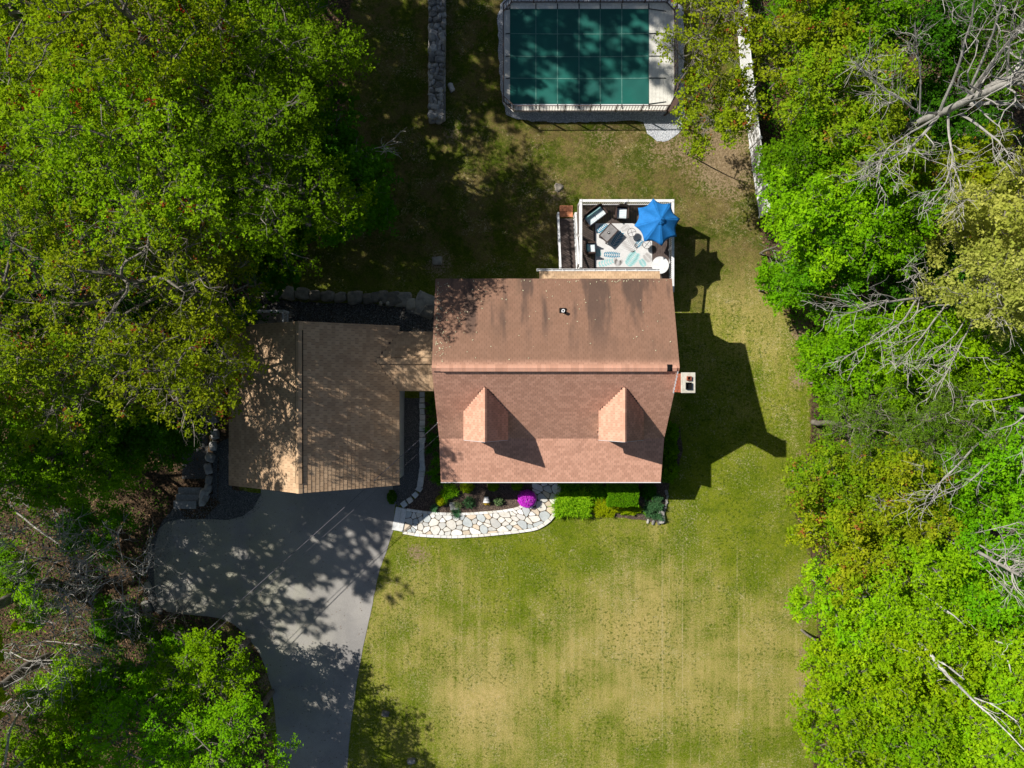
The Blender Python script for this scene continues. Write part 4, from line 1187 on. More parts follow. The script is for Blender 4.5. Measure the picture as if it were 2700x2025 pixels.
def rbox(m, cx, cy, cz, sx, sy, sz, a=.5): m.box(cx - sx / 2, cx + sx / 2, cy - sy / 2, cy + sy / 2, cz - sz / 2, cz + sz / 2, a)
def armchair(label, cat, name, loc, rot, wd, dp, seats, group=None, back_h=.78):
    """front faces local -y"""
    t = thing(name, label, cat, loc, rot, group)
    m = MB(); rbox(m, 0, 0, .2, wd - .12, dp - .1, .16); m.build('seat_frame', WICKER, t, .02, local=True)
    m = MB()
    n = 13
    for k in range(n):       # curved wicker back
        a0 = -1 + 2 * k / n; a1 = -1 + 2 * (k + 1) / n
        f = lambda a: (a * wd / 2, dp / 2 - .02 - .12 * abs(a) ** 3)
        (ax_, ay_), (bx_, by_) = f(a0), f(a1)
        h0 = back_h - .16 * abs(a0) ** 3; h1 = back_h - .16 * abs(a1) ** 3
        m.add([(ax_, ay_, .12), (bx_, by_, .12), (bx_, by_ - .06, .12), (ax_, ay_ - .06, .12), (ax_, ay_ + .05, h0), (bx_, by_ + .05, h1), (bx_, by_ - .01, h1), (ax_, ay_ - .01, h0)],
              [(3, 2, 1, 0), (4, 5, 6, 7), (0, 1, 5, 4), (1, 2, 6, 5), (2, 3, 7, 6), (3, 0, 4, 7)])
    m.build('backrest', WICKER, t, local=True)
    for sg in (-1, 1):
        m = MB()
        rbox(m, sg * (wd / 2 - .035), -.02, .32, .06, dp - .14, .42); rbox(m, sg * (wd / 2 - .035), -.02, .555, .085, dp - .08, .035)
        m.build('armrest', WICKER, t, .012, local=True)
    for sx in (-1, 1):
        for sy in (-1, 1):
            m = MB(); m.cyl(sx * (wd / 2 - .08), sy * (dp / 2 - .1), 0, .125, .022, n=8); m.build('leg', WICKER, t, local=True)
    sw = (wd - .16) / seats
    for k in range(seats):
        m = MB(); rbox(m, -(wd - .16) / 2 + (k + .5) * sw, -.045, .35, sw - .01, dp - .16, .13); m.build('seat_cushion', CUSHION, t, .035, local=True)
    m = MB()
    for k in range(seats):
        for j in range(3):
            m.tube([(-(wd - .16) / 2 + (k + .5) * sw - sw * .38, -.22 + j * .13, .418), (-(wd - .16) / 2 + (k + .5) * sw + sw * .38, -.22 + j * .13, .418)], .007, 5)
    m.build('cushion_seam', PALETEAL, t, local=True)
    return t
cz_ = DZ + .002
ls = armchair('dark wicker loveseat with white cushions set diagonally in the deck corner', 'loveseat', 'loveseat', (*P(1568, 568, DZ + .4), cz_), R(37), 1.35, .72, 2, 'wicker seats on the deck')
m = MB(); rbox(m, 0, .16, .48, 1.05, .14, .28); pl_ = m.build('back_pillow', PALETEAL, ls, .05, local=True)
a1 = armchair('dark wicker armchair with square white cushion by the back railing', 'armchair', 'wicker_armchair', (*P(1640, 560, DZ + .4), cz_), R(-3), .74, .74, 1, 'wicker seats on the deck')
a2 = armchair('dark wicker armchair with white cushion facing the rug near the stairs', 'armchair', 'wicker_armchair', (*P(1556, 654, DZ + .4), cz_), R(92), .66, .66, 1, 'wicker seats on the deck')
m = MB(); rbox(m, 0, .16, .46, .44, .12, .24); m.build('back_pillow', PALETEAL, a2, .05, local=True)

tb = thing('fire_table', 'grey rectangular patio table with a round lid on the rug', 'table', (*P(1605, 614, DZ + .55), DZ + .013), R(-38 + 90 - 5))
m = MB(); rbox(m, 0, 0, .53, .92, .58, .05); m.build('table_top', TABLEGREY, tb, .012, local=True)
m = MB(); rbox(m, 0, 0, .567, .98, .64, .02)
m = MB()
for (a, b, c, d) in ((-.49, .49, -.32, -.27), (-.49, .49, .27, .32), (-.49, -.44, -.27, .27), (.44, .49, -.27, .27)): m.box(a, b, c, d, .505, .575)
m.build('top_rim', WICKER, tb, .004, local=True)
for sx in (-1, 1):
    for sy in (-1, 1):
        m = MB(); rbox(m, sx * .42, sy * .25, .252, .05, .05, .502); m.build('leg', WICKER, tb, local=True)
m = MB(); m.cyl(0, 0, .556, .575, .075, .07, 20); m.build('lid', BLACK, tb, local=True)
m = MB(); m.lathe([(.02, .577), (.03, .60), (.0, .61)], 0, 0, 12); m.build('lid_knob', WHITE, tb, local=True)

rt = thing('round_table', 'white round side table in the deck corner next to the railing', 'table', (*P(1741, 699, DZ + .7), cz_))
m = MB(); m.lathe([(0, .66), (.47, .66), (.485, .68), (.485, .70), (.45, .705), (.445, .693), (0, .693)], 0, 0, 36); m.build('table_top', WHITE, rt, local=True)
m = MB(); m.lathe([(.24, 0), (.24, .03), (.05, .06), (.04, .658)], 0, 0, 20); m.build('pedestal', WHITE, rt, local=True)

# folding chairs under the umbrella
for (lab_, a, b, rr_) in (('thin black wire side table peeking out under the left of the umbrella', 1175, 500, .3), ('thin black wire side table below the front edge of the umbrella', 1350, 640, .9)):
    t = thing('wire_table', lab_, 'side table', (*zp3(a, b, DZ + .4), DZ + .013), rr_, 'wire side tables under the umbrella')
    m = MB()
    ring = [(.24 * math.cos(q * math.pi / 8), .24 * math.sin(q * math.pi / 8), .42) for q in range(17)]
    m.tube(ring, .011, 5); m.tube([(-.24, 0, .42), (.24, 0, .42)], .008, 5); m.tube([(0, -.24, .42), (0, .24, .42)], .008, 5)
    m.build('top_ring', WICKER, t, local=True)
    m = MB(); m.cyl(0, 0, .404, .409, .225, n=24); m.build('glass_top', RUG, t, local=True)
    for q in range(3):
        m = MB(); c_, s_ = math.cos(q * 2.094), math.sin(q * 2.094)
        m.tube([(.23 * c_, .23 * s_, .41), (.12 * c_, .12 * s_, .2), (.23 * c_, .23 * s_, 0.012)], .01, 5); m.build('leg', WICKER, t, local=True)

# umbrella
ux, uy = P(1721, 590, DZ + 1.95)
um = thing('patio_umbrella', 'open blue patio umbrella with scalloped edge over the deck corner', 'umbrella', (ux, uy, cz_), 0)
um.rotation_euler = (R(-2), R(7), 0)
NR = 8; top = 2.52; rim = 2.02; RAD = 1.33
can = um
ang0 = R(10)
for k in range(NR):
    a0 = ang0 + k * 2 * math.pi / NR; a1_ = a0 + 2 * math.pi / NR
    m = MB(); vs = []; fs = []
    NU, NV = 8, 8
    for i in range(NU + 1):
        u = i / NU
        for j in range(NV + 1):
            v = j / NV
            aa = a0 + (a1_ - a0) * v
            sc_ = 4 * v * (1 - v)
            r_ = (0.05 + (RAD - 0.05) * u) * (1 - 0.075 - .0 * u) / max(math.cos(aa - (a0 + a1_) / 2), .5) * math.cos(math.pi / NR) / (1 - .075)
            r_ *= 1 - 0.13 * sc_ * u ** 1.5
            zz = top - (top - rim) * (u ** 1.12) - 0.055 * sc_ * u * (1.4 - u) + .03 * (1 - u) ** 3
            vs.append((r_ * math.cos(aa), r_ * math.sin(aa), zz))
    for i in range(NU):
        for j in range(NV):
            q = i * (NV + 1) + j
            fs.append((q, q + NV + 1, q + NV + 2, q + 1))
    m.add(vs, fs, rnd.random())
    o = m.build('canopy_panel', UMB, um, smooth=True, local=True)
    md = o.modifiers.new('thickness', 'SOLIDIFY'); md.thickness = 0.006
    m = MB(); c_, s_ = math.cos(a0), math.sin(a0)
    m.tube([(.04 * c_, .04 * s_, top + .0), (RAD * .5 * c_, RAD * .5 * s_, top - (top - rim) * .46 - .016), (RAD * c_, RAD * s_, rim - .012)], .009, 5)
    m.build('rib', BROWNMETAL, um, local=True)
m = MB()
vs = []; n_ = 16
for i in range(3):
    for k in range(n_):
        aa = ang0 + k * 2 * math.pi / n_; rr_ = (.0, .14, .26)[i] * (1 if k % 2 == 0 else .9)
        vs.append((rr_ * math.cos(aa), rr_ * math.sin(aa), (top + .10, top + .055, top - .01)[i]))
m.add(vs, [(i * n_ + k, (i + 1) * n_ + k, (i + 1) * n_ + (k + 1) % n_, i * n_ + (k + 1) % n_) for i in range(2) for k in range(n_)])
o = m.build('top_vent', UMB, um, local=True); md = o.modifiers.new('thickness', 'SOLIDIFY'); md.thickness = .006
m = MB(); m.cyl(0, 0, .05, top, .02, n=10); m.build('pole', BROWNMETAL, um, local=True)
m = MB(); m.lathe([(0, top + .1), (.025, top + .11), (.02, top + .16), (0, top + .17)], 0, 0, 10); m.build('finial', UMB, um, local=True)
m = MB(); m.cyl(0, 0, .0, .07, .26, .24, 24); m.cyl(0, 0, .07, .3, .035, n=12); m.build('base', BROWNMETAL, um, local=True)

# ================================================================ POOL
PZ = -0.58; G0 = -1.4
pool = thing('raised_pool', 'raised pool closed by a green cover on a cream deck with railing', 'pool', (4.6, 19.4, G0))
def zp4(a, b, z=PZ): return P(1280 + a * .2532, b * .2532, z)
outer = [zp4(*q) for q in ((180, 120), (268, 20), (1890, 20), (1972, 110), (1975, 985), (1885, 1162), (290, 1165), (182, 1062))]
covx0, covy1 = zp4(255, 95); covx1, covy0 = zp4(1700, 1085)
m = MB()
# deck as planks running north-south around the cover
def clip_rect(x0, x1, y0, y1, poly):
    """rectangle clipped by convex polygon"""
    pts = [(x0, y0), (x1, y0), (x1, y1), (x0, y1)]
    area = sum(poly[i][0] * poly[(i + 1) % len(poly)][1] - poly[(i + 1) % len(poly)][0] * poly[i][1] for i in range(len(poly)))
    pl = poly if area > 0 else poly[::-1]
    for i in range(len(pl)):
        a = pl[i]; b = pl[(i + 1) % len(pl)]
        out = []
        f = lambda p: (b[0] - a[0]) * (p[1] - a[1]) - (b[1] - a[1]) * (p[0] - a[0])
        for k in range(len(pts)):
            p = pts[k]; q = pts[(k + 1) % len(pts)]
            fp, fq = f(p), f(q)
            if fp >= 0: out.append(p)
            if (fp >= 0) != (fq >= 0):
                t = fp / (fp - fq); out.append((p[0] + (q[0] - p[0]) * t, p[1] + (q[1] - p[1]) * t))
        pts = out
        if len(pts) < 3: return []
    return pts
ox0 = min(p[0] for p in outer); ox1 = max(p[0] for p in outer); oy0 = min(p[1] for p in outer); oy1 = max(p[1] for p in outer)
def plank(x0, x1, y0, y1):
    pl = clip_rect(x0, x1, y0, y1, outer)
    if len(pl) >= 3:
        m = MB(); m.prism(pl, PZ - .05, PZ + rnd.uniform(-.001, .002), rnd.random()); m.build('deck_plank', POOLDECK, pool)
g_ = .004
npl = 7
for k in range(npl):   # right side wide strip
    a = covx1 - .03 + (ox1 - covx1 + .03) * k / npl; b = covx1 - .03 + (ox1 - covx1 + .03) * (k + 1) / npl
    plank(a + g_, b - g_, oy0, oy1)
for k in range(2):
    a = ox0 + (covx0 + .03 - ox0) * k / 2; b = ox0 + (covx0 + .03 - ox0) * (k + 1) / 2
    plank(a + g_, b - g_, oy0, oy1)
for k in range(2):
    a = oy0 + (covy0 + .03 - oy0) * k / 2; b = oy0 + (covy0 + .03 - oy0) * (k + 1) / 2
    plank(covx0 + .03 + g_, covx1 - .03 - g_, a + g_, b - g_)
    a = covy1 - .03 + (oy1 - covy1 + .03) * k / 2; b = covy1 - .03 + (oy1 - covy1 + .03) * (k + 1) / 2
    plank(covx0 + .03 + g_, covx1 - .03 - g_, a + g_, b - g_)
m = MB()
cxm = sum(p[0] for p in outer) / 8; cym = sum(p[1] for p in outer) / 8
inn = [(cxm + (p[0] - cxm) * .94, cym + (p[1] - cym) * .88) for p in outer]
m.prism(inn[::-1] if True else inn, G0 - .1, PZ - .16); m.build('pool_wall', SIDING, pool)
# cover: a sagging sheet
nx_, ny_ = 48, 34
vs = []; fs = []
cells_x = [255, 525, 750, 975, 1195, 1420, 1700]; cells_y = [95, 350, 585, 815, 1085]
lx_ = [zp4(a, 0)[0] for a in cells_x]; ly_ = [zp4(0, a)[1] for a in cells_y]
for j in range(ny_ + 1):
    for i in range(nx_ + 1):
        x_ = covx0 + (covx1 - covx0) * i / nx_; y_ = covy0 + (covy1 - covy0) * j / ny_
        u, v = i / nx_, j / ny_
        sag = -.10 * (math.sin(math.pi * u) * math.sin(math.pi * v)) ** .6
        wr = .006 * math.sin(x_ * 5 + math.sin(y_ * 3) * 2) + .004 * math.sin(y_ * 9 + x_)
        edge = min(i, j, nx_ - i, ny_ - j)
        vs.append((x_, y_, PZ + .03 + sag + (wr if edge else 0)))
for j in range(ny_):
    for i in range(nx_):
        q = j * (nx_ + 1) + i
        fs.append((q, q + 1, q + nx_ + 2, q + nx_ + 1))
m = MB(); m.add(vs, fs); cov = m.build('cover', COVER, pool, smooth=True)
def cov_z(x_, y_):
    u = (x_ - covx0) / (covx1 - covx0); v = (y_ - covy0) / (covy1 - covy0)
    if not (0 <= u <= 1 and 0 <= v <= 1): return PZ + .015
    return PZ + .03 - .10 * (max(0, math.sin(math.pi * u)) * max(0, math.sin(math.pi * v))) ** .6 + .006 * math.sin(x_ * 5 + math.sin(y_ * 3) * 2) + .004 * math.sin(y_ * 9 + x_)
def ribbon(pts, wd, mat, name, off=.007):
    m = MB(); vs = []; n = len(pts)
    for i, (x_, y_) in enumerate(pts):
        a = pts[max(i - 1, 0)]; b = pts[min(i + 1, n - 1)]
        dx, dy = b[0] - a[0], b[1] - a[1]; L = math.hypot(dx, dy); nx, ny = -dy / L * wd / 2, dx / L * wd / 2
        z_ = cov_z(x_, y_) + off
        vs += [(x_ + nx, y_ + ny, z_), (x_ - nx, y_ - ny, z_), (x_ + nx, y_ + ny, z_ - .006), (x_ - nx, y_ - ny, z_ - .006)]
    fs = []
    for i in range(n - 1):
        b = i * 4
        fs += [(b + 1, b, b + 4, b + 5), (b, b + 2, b + 6, b + 4), (b + 3, b + 1, b + 5, b + 7)]
    m.add(vs, fs); return m.build(name, mat, pool)
def lerp_pts(a, b, n): return [(a[0] + (b[0] - a[0]) * i / n, a[1] + (b[1] - a[1]) * i / n) for i in range(n + 1)]
for xx in lx_[1:-1]: ribbon(lerp_pts((xx, covy0 + .01), (xx, covy1 - .01), 30), .045, SEAM, 'cover_seam')
for yy in ly_[1:-1]: ribbon(lerp_pts((covx0 + .01, yy), (covx1 - .01, yy), 40), .045, SEAM, 'cover_seam', .010)
for xx in lx_:
    ribbon([(xx, covy1), (xx, covy1 + .33)], .055, STRAP, 'cover_strap', .004); ribbon([(xx, covy0), (xx + .02, covy0 - .28)], .055, STRAP, 'cover_strap', .004)
for yy in ly_:
    ribbon([(covx0, yy), (covx0 - .25, yy - .02)], .055, STRAP, 'cover_strap', .006); ribbon([(covx1, yy), (covx1 + 1.03, yy + (-.13 if yy > covy1 - .1 else (.14 if yy < covy0 + .1 else 0)))], .05, STRAP, 'cover_strap', .006)
# coping line
m = MB(); m.box(covx0, covx1, covy0 - .07, covy0 - .008, PZ + .003, PZ + .02); m.build('coping', WHITE, pool)
# railing round the deck
RT = PZ + .86
def prail(p0, p1, n=None):
    L = math.hypot(p1[0] - p0[0], p1[1] - p0[1])
    railing(pool, p0, p1, n or max(2, int(L / .165)), (PZ, RT), (PZ, RT), wtop=.045, mat=BROWNMETAL, bal=.022, gap0=.06)
ins = [(cxm + (p[0] - cxm) * .993, cym + (p[1] - cym) * .99) for p in outer]
for i in range(8):
    a, b = ins[i], ins[(i + 1) % 8]
    if i == 4: continue
    prail(a, b, None if i not in (1,) else 40)
m = MB(); m.box(-.03, .03, -.03, .03, 0, RT - PZ + .06); me = m.mesh('fence_post', BROWNMETAL)
pl_ = []
for i in range(8):
    a, b = ins[i], ins[(i + 1) % 8]; L = math.hypot(b[0] - a[0], b[1] - a[1]); k = max(1, int(L / 1.3))
    for q in range(k): pl_.append((a[0] + (b[0] - a[0]) * q / k, a[1] + (b[1] - a[1]) * q / k, PZ))
copies('fence_post', me, pool, pl_)
# slatted steps folded up on the cut corner
a, b = ins[4], ins[5]
dx, dy = b[0] - a[0], b[1] - a[1]; L = math.hypot(dx, dy); nx, ny = dy / L, -dx / L
nx, ny = (nx, ny) if nx > 0 else (-nx, -ny)
for k in range(5):
    o_ = .10 + .06 * k; z_ = PZ - .28 + k * .27
    m = MB(); m.bar((a[0] + dx * .06 + nx * o_, a[1] + dy * .06 + ny * o_, z_), (a[0] + dx * .94 + nx * o_, a[1] + dy * .94 + ny * o_, z_), .12, .035)
    m.build('ladder_tread', BROWNMETAL, pool, .004)
for q in (.04, .96):
    m = MB(); m.bar((a[0] + dx * q + nx * .04, a[1] + dy * q + ny * .04, G0 + .05), (a[0] + dx * q + nx * .42, a[1] + dy * q + ny * .42, RT + .05), .05, .09); m.build('ladder_rail', BROWNMETAL, pool)

# ================================================================ STONES
def stone_mesh(name, sx, sy, sz, seed, mat, rv=.5):
    r_ = random.Random(seed); bm = bmesh.new()
    bmesh.ops.create_icosphere(bm, subdivisions=2, radius=.5)
    for v in bm.verts:
        c = v.co
        for ax in range(3):
            c[ax] = math.copysign(min(abs(c[ax]), .36) * 1.3, c[ax])
        k = 1 + r_.uniform(-.09, .09)
        c *= k
        c.x *= sx; c.y *= sy; c.z *= sz
    me = bpy.data.meshes.new(name); bm.to_mesh(me); bm.free()
    at = me.attributes.new('r', 'FLOAT', 'FACE'); at.data.foreach_set('value', [rv] * len(me.polygons))
    me.materials.append(mat)
    return me
STM = [stone_mesh('stone', 1, 1 + .15 * (i % 3), 1, 100 + i, STONE_WALL, (i * .37) % 1) for i in range(12)]
STF = [stone_mesh('stone', 1, 1 + .15 * (i % 3), 1, 130 + i, STONE, (i * .37) % 1) for i in range(12)]
def put_stone(parent, x, y, z, sx, sy, sz, rot, pool_=STM, name='stone'):
    o = bpy.data.objects.new(name, pool_[rnd.randrange(len(pool_))]); C.objects.link(o)
    if parent is not None: o.parent = parent
    o.location = Vector((x, y, z)) - (root_loc(parent) if parent else Vector((0, 0, 0)))
    o.rotation_euler = (rnd.uniform(-.15, .15), rnd.uniform(-.15, .15), rot); o.scale = (sx, sy, sz)
    return o
# dry stone wall on the back lawn
wall = thing('dry_stone_wall', 'loose grey fieldstone wall standing on the shaded back lawn', 'stone wall', (-4.4, 19.5, G0))
y = 15.75
wall_z = G0 + .75
m = MB(); m.prism([(-4.92, 15.8), (-4.2, 15.8), (-3.98, 20), (-3.98, 26.5), (-4.92, 26.5), (-4.88, 20)], G0 - .05, wall_z - .20); m.build('rubble_core', STONE, wall)
while y < 26.3:
    hx0 = -4.97 + .05 * min(1, (y - 15.7) / 4); hx1 = -4.12 + .15 * min(1, (y - 15.7) / 5)
    rh = rnd.uniform(.18, .42)
    x = hx0 + rnd.uniform(-.07, .03); hx1 += rnd.uniform(-.04, .07)
    while x < hx1 - .08:
        wd = min(rnd.choice((.16, .22, .28, .36, .46, .55)), hx1 - x)
        if hx1 - x - wd < .14: wd = hx1 - x
        if wd > .12:
            put_stone(wall, x + wd / 2, y + rh / 2 + rnd.uniform(-.09, .09), wall_z - .17 + rnd.uniform(-.10, .07), wd * 1.0, rh * rnd.uniform(.85, 1.15), rnd.uniform(.26, .42), rnd.uniform(-.5, .5))
        x += wd
    y += rh * .92
for side in (-4.95, -4.05):       # lower courses of the faces
    y = 15.8
    while y < 26:
        ln = rnd.uniform(.35, .65)
        put_stone(wall, side + (.1 if side < -4.5 else -.1), y + ln / 2, G0 + .22, .34, ln, .46, 0)
        y += ln
for xx in (-4.8, -4.4): put_stone(wall, xx, 15.85, G0 + .22, .42, .35, .46, 0)

# boulder edging behind the garage
bwall = thing('boulder_edging', 'row of large flat boulders edging the gravel behind the garage', 'boulders', (-8.5, 5.2, -1))
pts = [(700, 768, 30, 24), (728, 775, 26, 22), (760, 772, 34, 30), (795, 773, 36, 30), (828, 778, 30, 28), (862, 780, 34, 30), (895, 783, 32, 28), (935, 784, 40, 34), (968, 787, 26, 30), (990, 783, 30, 28), (1010, 781, 26, 26),
       (1035, 788, 48, 40), (1062, 790, 44, 38), (1083, 802, 26, 26), (1012, 796, 12, 12), (1022, 801, 10, 10), (1004, 800, 10, 10)]
for (a, b, c, d) in pts:
    x_, y_ = P(a, b, -.75); z_ = gzf(x_, y_)
    put_stone(bwall, x_, y_, z_ + .12, c / 44 * 1.05, d / 44 * .95, .45, rnd.uniform(-.3, .3), STF, 'boulder')
for i, (a, b, c, d, l) in enumerate([(1118, 805, 60, 50, 'wide dark boulder between the gravel yard and the house corner'), (1085, 812, 24, 26, 'small pale boulder at the end of the boulder row'),
                                     (1153, 688, 28, 20, 'flat grey rock half sunk in the shaded lawn behind the house'), (1190, 232, 14, 18, 'small pale stone lying between stone wall and pool'),
                                     (690, 765, 30, 30, 'mossy boulder under the branches by the garage landing'), (387, 1598, 22, 24, 'pale boulder at the corner of the gravel strip by the driveway'),
                                     (392, 1545, 16, 18, 'small grey rock on the gravel strip edge above the corner boulder'), (1130, 820, 36, 34, 'angular boulder against the house wall beside the breezeway'),
                                     (1017, 1880, 20, 15, 'pale rock in the tree shade at the lawn edge'), (1085, 2005, 22, 14, 'pale rock in the tree shade at the bottom of the lawn'),
                                     (1744, 1362, 18, 30, 'white rounded stone at the corner of the planting bed')]):
    x_, y_ = P(a, b, gzf(*P(a, b))); o = put_stone(None, x_, y_, gzf(x_, y_) + .04, c / 44, d / 44, .35, rnd.uniform(-.5, .5), [STONE_M for STONE_M in (STM if i in (3, 10, 1, 8, 9, 5) else STF)], 'boulder')
    tag(o, l, 'rock', 'loose rocks around the garden')
# retaining wall west of the garage
rwall = thing('retaining_wall', 'dark fieldstone retaining wall running west of the garage', 'stone wall', (-17.5, -2.5, 0))
line = [(570, 1130), (567, 1160), (560, 1190), (552, 1222), (550, 1250), (553, 1279), (545, 1296), (533, 1308), (548, 1318), (525, 1318)]
for i in range(len(line) - 1):
    a = P(*line[i]); b = P(*line[i + 1]); L = math.hypot(b[0] - a[0], b[1] - a[1]); k = max(1, int(L / .42))
    for q in range(k):
        t = (q + .5) / k
        put_stone(rwall, a[0] + (b[0] - a[0]) * t, a[1] + (b[1] - a[1]) * t, .0, rnd.uniform(.38, .62), rnd.uniform(.45, .6), .5, rnd.uniform(-.4, .4))
yy = -2.0
while yy < 2.5:
    put_stone(rwall, -17.3 + rnd.uniform(-.1, .1), yy, gzf(-17.3, yy) + .05, .55, .5, .5, rnd.uniform(-.4, .4)); yy += .5
# granite steps
gs = thing('granite_steps', 'three long granite steps descending to the path left of the garage', 'steps', (-19.0, -6.6, 0))
for (a0, a1, b0, b1, zt) in ((457, 516, 1321, 1341, .06), (463, 523, 1304, 1322, -.10), (469, 528, 1286, 1306, -.26)):
    x0, y0 = P(a0, b1, zt); x1, y1 = P(a1, b0, zt)
    m = MB(); m.prism([(x0, y0), (x1, y0 - .02), (x1 + .02, y1), (x0 + .01, y1 + .02)], zt - .22, zt); m.build('step', GRANITE, gs, .012)

# low curved stone edging right of the garage
edge = thing('curved_edging', 'low curved mortared stone edging between the garage path and the flower bed', 'stone edging', (-5.6, -5.4, 0))
line = [(1113, 1040), (1114, 1100), (1114, 1160), (1113, 1200), (1115, 1235), (1111, 1262), (1106, 1288), (1096, 1304), (1082, 1318), (1066, 1328), (1052, 1337)]
acc = 0; prev = P(*line[0]); step_ = .34
samples = []
for i in range(len(line) - 1):
    a = P(*line[i]); b = P(*line[i + 1]); L = math.hypot(b[0] - a[0], b[1] - a[1])
    k = max(1, round(L / .3))
    for q in range(k): samples.append((a[0] + (b[0] - a[0]) * q / k, a[1] + (b[1] - a[1]) * q / k, math.atan2(b[1] - a[1], b[0] - a[0])))
for (x_, y_, an) in samples:
    c_, s_ = math.cos(an), math.sin(an); wd = rnd.uniform(.14, .18); ln = rnd.uniform(.145, .165); zt = gzf(x_, y_)
    poly = [(x_ + c_ * u - s_ * v, y_ + s_ * u + c_ * v) for u, v in ((-ln, -wd), (ln, -wd * rnd.uniform(.8, 1.1)), (ln * rnd.uniform(.9, 1), wd), (-ln, wd * rnd.uniform(.85, 1.1)))]
    m = MB(); m.prism(poly, zt - .05, zt + .20 + rnd.uniform(-.02, .02), rnd.random(), .02, .02); m.build('edging_stone', STONES_WALK[rnd.choice((1, 4))], edge)

# ================================================================ FLAGSTONE WALK
walk = thing('flagstone_walk', 'curved irregular flagstone walk leading from the driveway to the front door', 'walkway', (-2.5, -8.4, 0))
inner_ = PP([(1072, 1347), (1110, 1353), (1152, 1357), (1203, 1359), (1253, 1357), (1326, 1351), (1369, 1344), (1392, 1328), (1403, 1305), (1403, 1262), (1403, 1226)])
outer_ = PP([(1063, 1399), (1102, 1406), (1145, 1409), (1199, 1411), (1270, 1407), (1362, 1398), (1409, 1391), (1441, 1373), (1466, 1340), (1470, 1273), (1470, 1226)])
seg = [0]
for i in range(len(inner_) - 1):
    a = ((inner_[i][0] + outer_[i][0]) / 2, (inner_[i][1] + outer_[i][1]) / 2); b = ((inner_[i + 1][0] + outer_[i + 1][0]) / 2, (inner_[i + 1][1] + outer_[i + 1][1]) / 2)
    seg.append(seg[-1] + math.hypot(a[0] - b[0], a[1] - b[1]))
SL = seg[-1]; WW = 1.18
def wmap(s, t):
    s = min(max(s, 0), SL)
    i = 0
    while i < len(seg) - 2 and seg[i + 1] < s: i += 1
    q = (s - seg[i]) / (seg[i + 1] - seg[i])
    a = [inner_[i][k] + (inner_[i + 1][k] - inner_[i][k]) * q for k in (0, 1)]; b = [outer_[i][k] + (outer_[i + 1][k] - outer_[i][k]) * q for k in (0, 1)]
    t = t / WW
    return (a[0] + (b[0] - a[0]) * t, a[1] + (b[1] - a[1]) * t)
base = inner_ + outer_[::-1]
sheet('walk_mortar', base, GROUT, 0.05, None)
r_ = random.Random(5)
pts = []
tries = 0
while len(pts) < 100 and tries < 40000:
    tries += 1
    p = (r_.uniform(0, SL), r_.uniform(0, WW)); mind = r_.choice((.20, .28, .34, .42, .50))
    if all(math.hypot((p[0] - q[0]), (p[1] - q[1]) * 1.15) > (mind + q[2]) / 2 for q in pts): pts.append((p[0], p[1], mind))
for i, (sx_, sy_, md) in enumerate(pts):
    poly = [(0.0, 0.0), (SL, 0.0), (SL, WW), (0.0, WW)]
    for j, (qx, qy, md2) in enumerate(pts):
        if i == j or abs(qx - sx_) > 1.2: continue
        w_ = .5 + (md - md2) * .5
        mx_, my_ = sx_ + (qx - sx_) * w_, sy_ + (qy - sy_) * w_
        nx, ny = sx_ - qx, sy_ - qy; L = math.hypot(nx, ny); nx /= L; ny /= L
        mx_ += nx * .016; my_ += ny * .016
        out = []
        for k in range(len(poly)):
            p = poly[k]; q = poly[(k + 1) % len(poly)]
            fp = (p[0] - mx_) * nx + (p[1] - my_) * ny; fq = (q[0] - mx_) * nx + (q[1] - my_) * ny
            if fp >= 0: out.append(p)
            if (fp >= 0) != (fq >= 0):
                t = fp / (fp - fq); out.append((p[0] + (q[0] - p[0]) * t, p[1] + (q[1] - p[1]) * t))
        poly = out
        if len(poly) < 3: break
    if len(poly) < 3: continue
    # round the corners off
    n = len(poly); rp = []
    for k in range(n):
        a, b, c = poly[k - 1], poly[k], poly[(k + 1) % n]
        rp.append((b[0] * .80 + a[0] * .20, b[1] * .80 + a[1] * .20)); rp.append((b[0] * .80 + c[0] * .20, b[1] * .80 + c[1] * .20))
    wp = [wmap(*q) for q in rp]
    ar = sum(wp[k][0] * wp[(k + 1) % len(wp)][1] - wp[(k + 1) % len(wp)][0] * wp[k][1] for k in range(len(wp)))
    if abs(ar) < .01: continue
    if ar < 0: wp = wp[::-1]
    m = MB(); m.prism(wp, .04, .092 + r_.uniform(-.008, .01), r_.random(), .012, .008)
    ci = r_.choices((0, 1, 2, 3, 4), (30, 18, 12, 26, 14))[0]
    m.build('flagstone', STONES_WALK[ci], walk)
# border stones
def border(line, wd, s0, s1, side, name='border_stone'):
    s = s0
    while s < s1:
        ln = r_.uniform(.26, .42); e = min(s + ln, s1)
        if e - s > .1:
            g = .008
            if side == 'in': t0, t1 = -wd, -.01
            else: t0, t1 = WW + .01, WW + wd
            p = [wmap(s + g, t0), wmap(e - g, t0), wmap(e - g, t1), wmap(s + g, t1)]
            ar = sum(p[k][0] * p[(k + 1) % 4][1] - p[(k + 1) % 4][0] * p[k][1] for k in range(4))
            if ar < 0: p = p[::-1]
            m = MB(); m.prism(p, -.02, .115 + r_.uniform(-.006, .006), r_.random(), .01, .01); m.build(name, STONES_WALK[r_.choice((0, 3, 3))], walk)
        s = e
border(None, .16, 0, SL - 2.2, 'in'); border(None, .17, 0, SL - 1.0, 'out')
wst = thing('white_steps', 'two pale slab steps joining the driveway to the flagstone walk', 'steps', (-6.3, -8.0, 0))
z5 = lambda a, b, z=0.: P(1000 + a * .3617, 1230 + b * .3617, z)
m = MB(); m.prism([z5(92, 462, .09), z5(140, 470, .09), z5(162, 302, .09), z5(122, 294, .09)], -.05, .085); m.build('step', STEPWHITE, wst, .01)
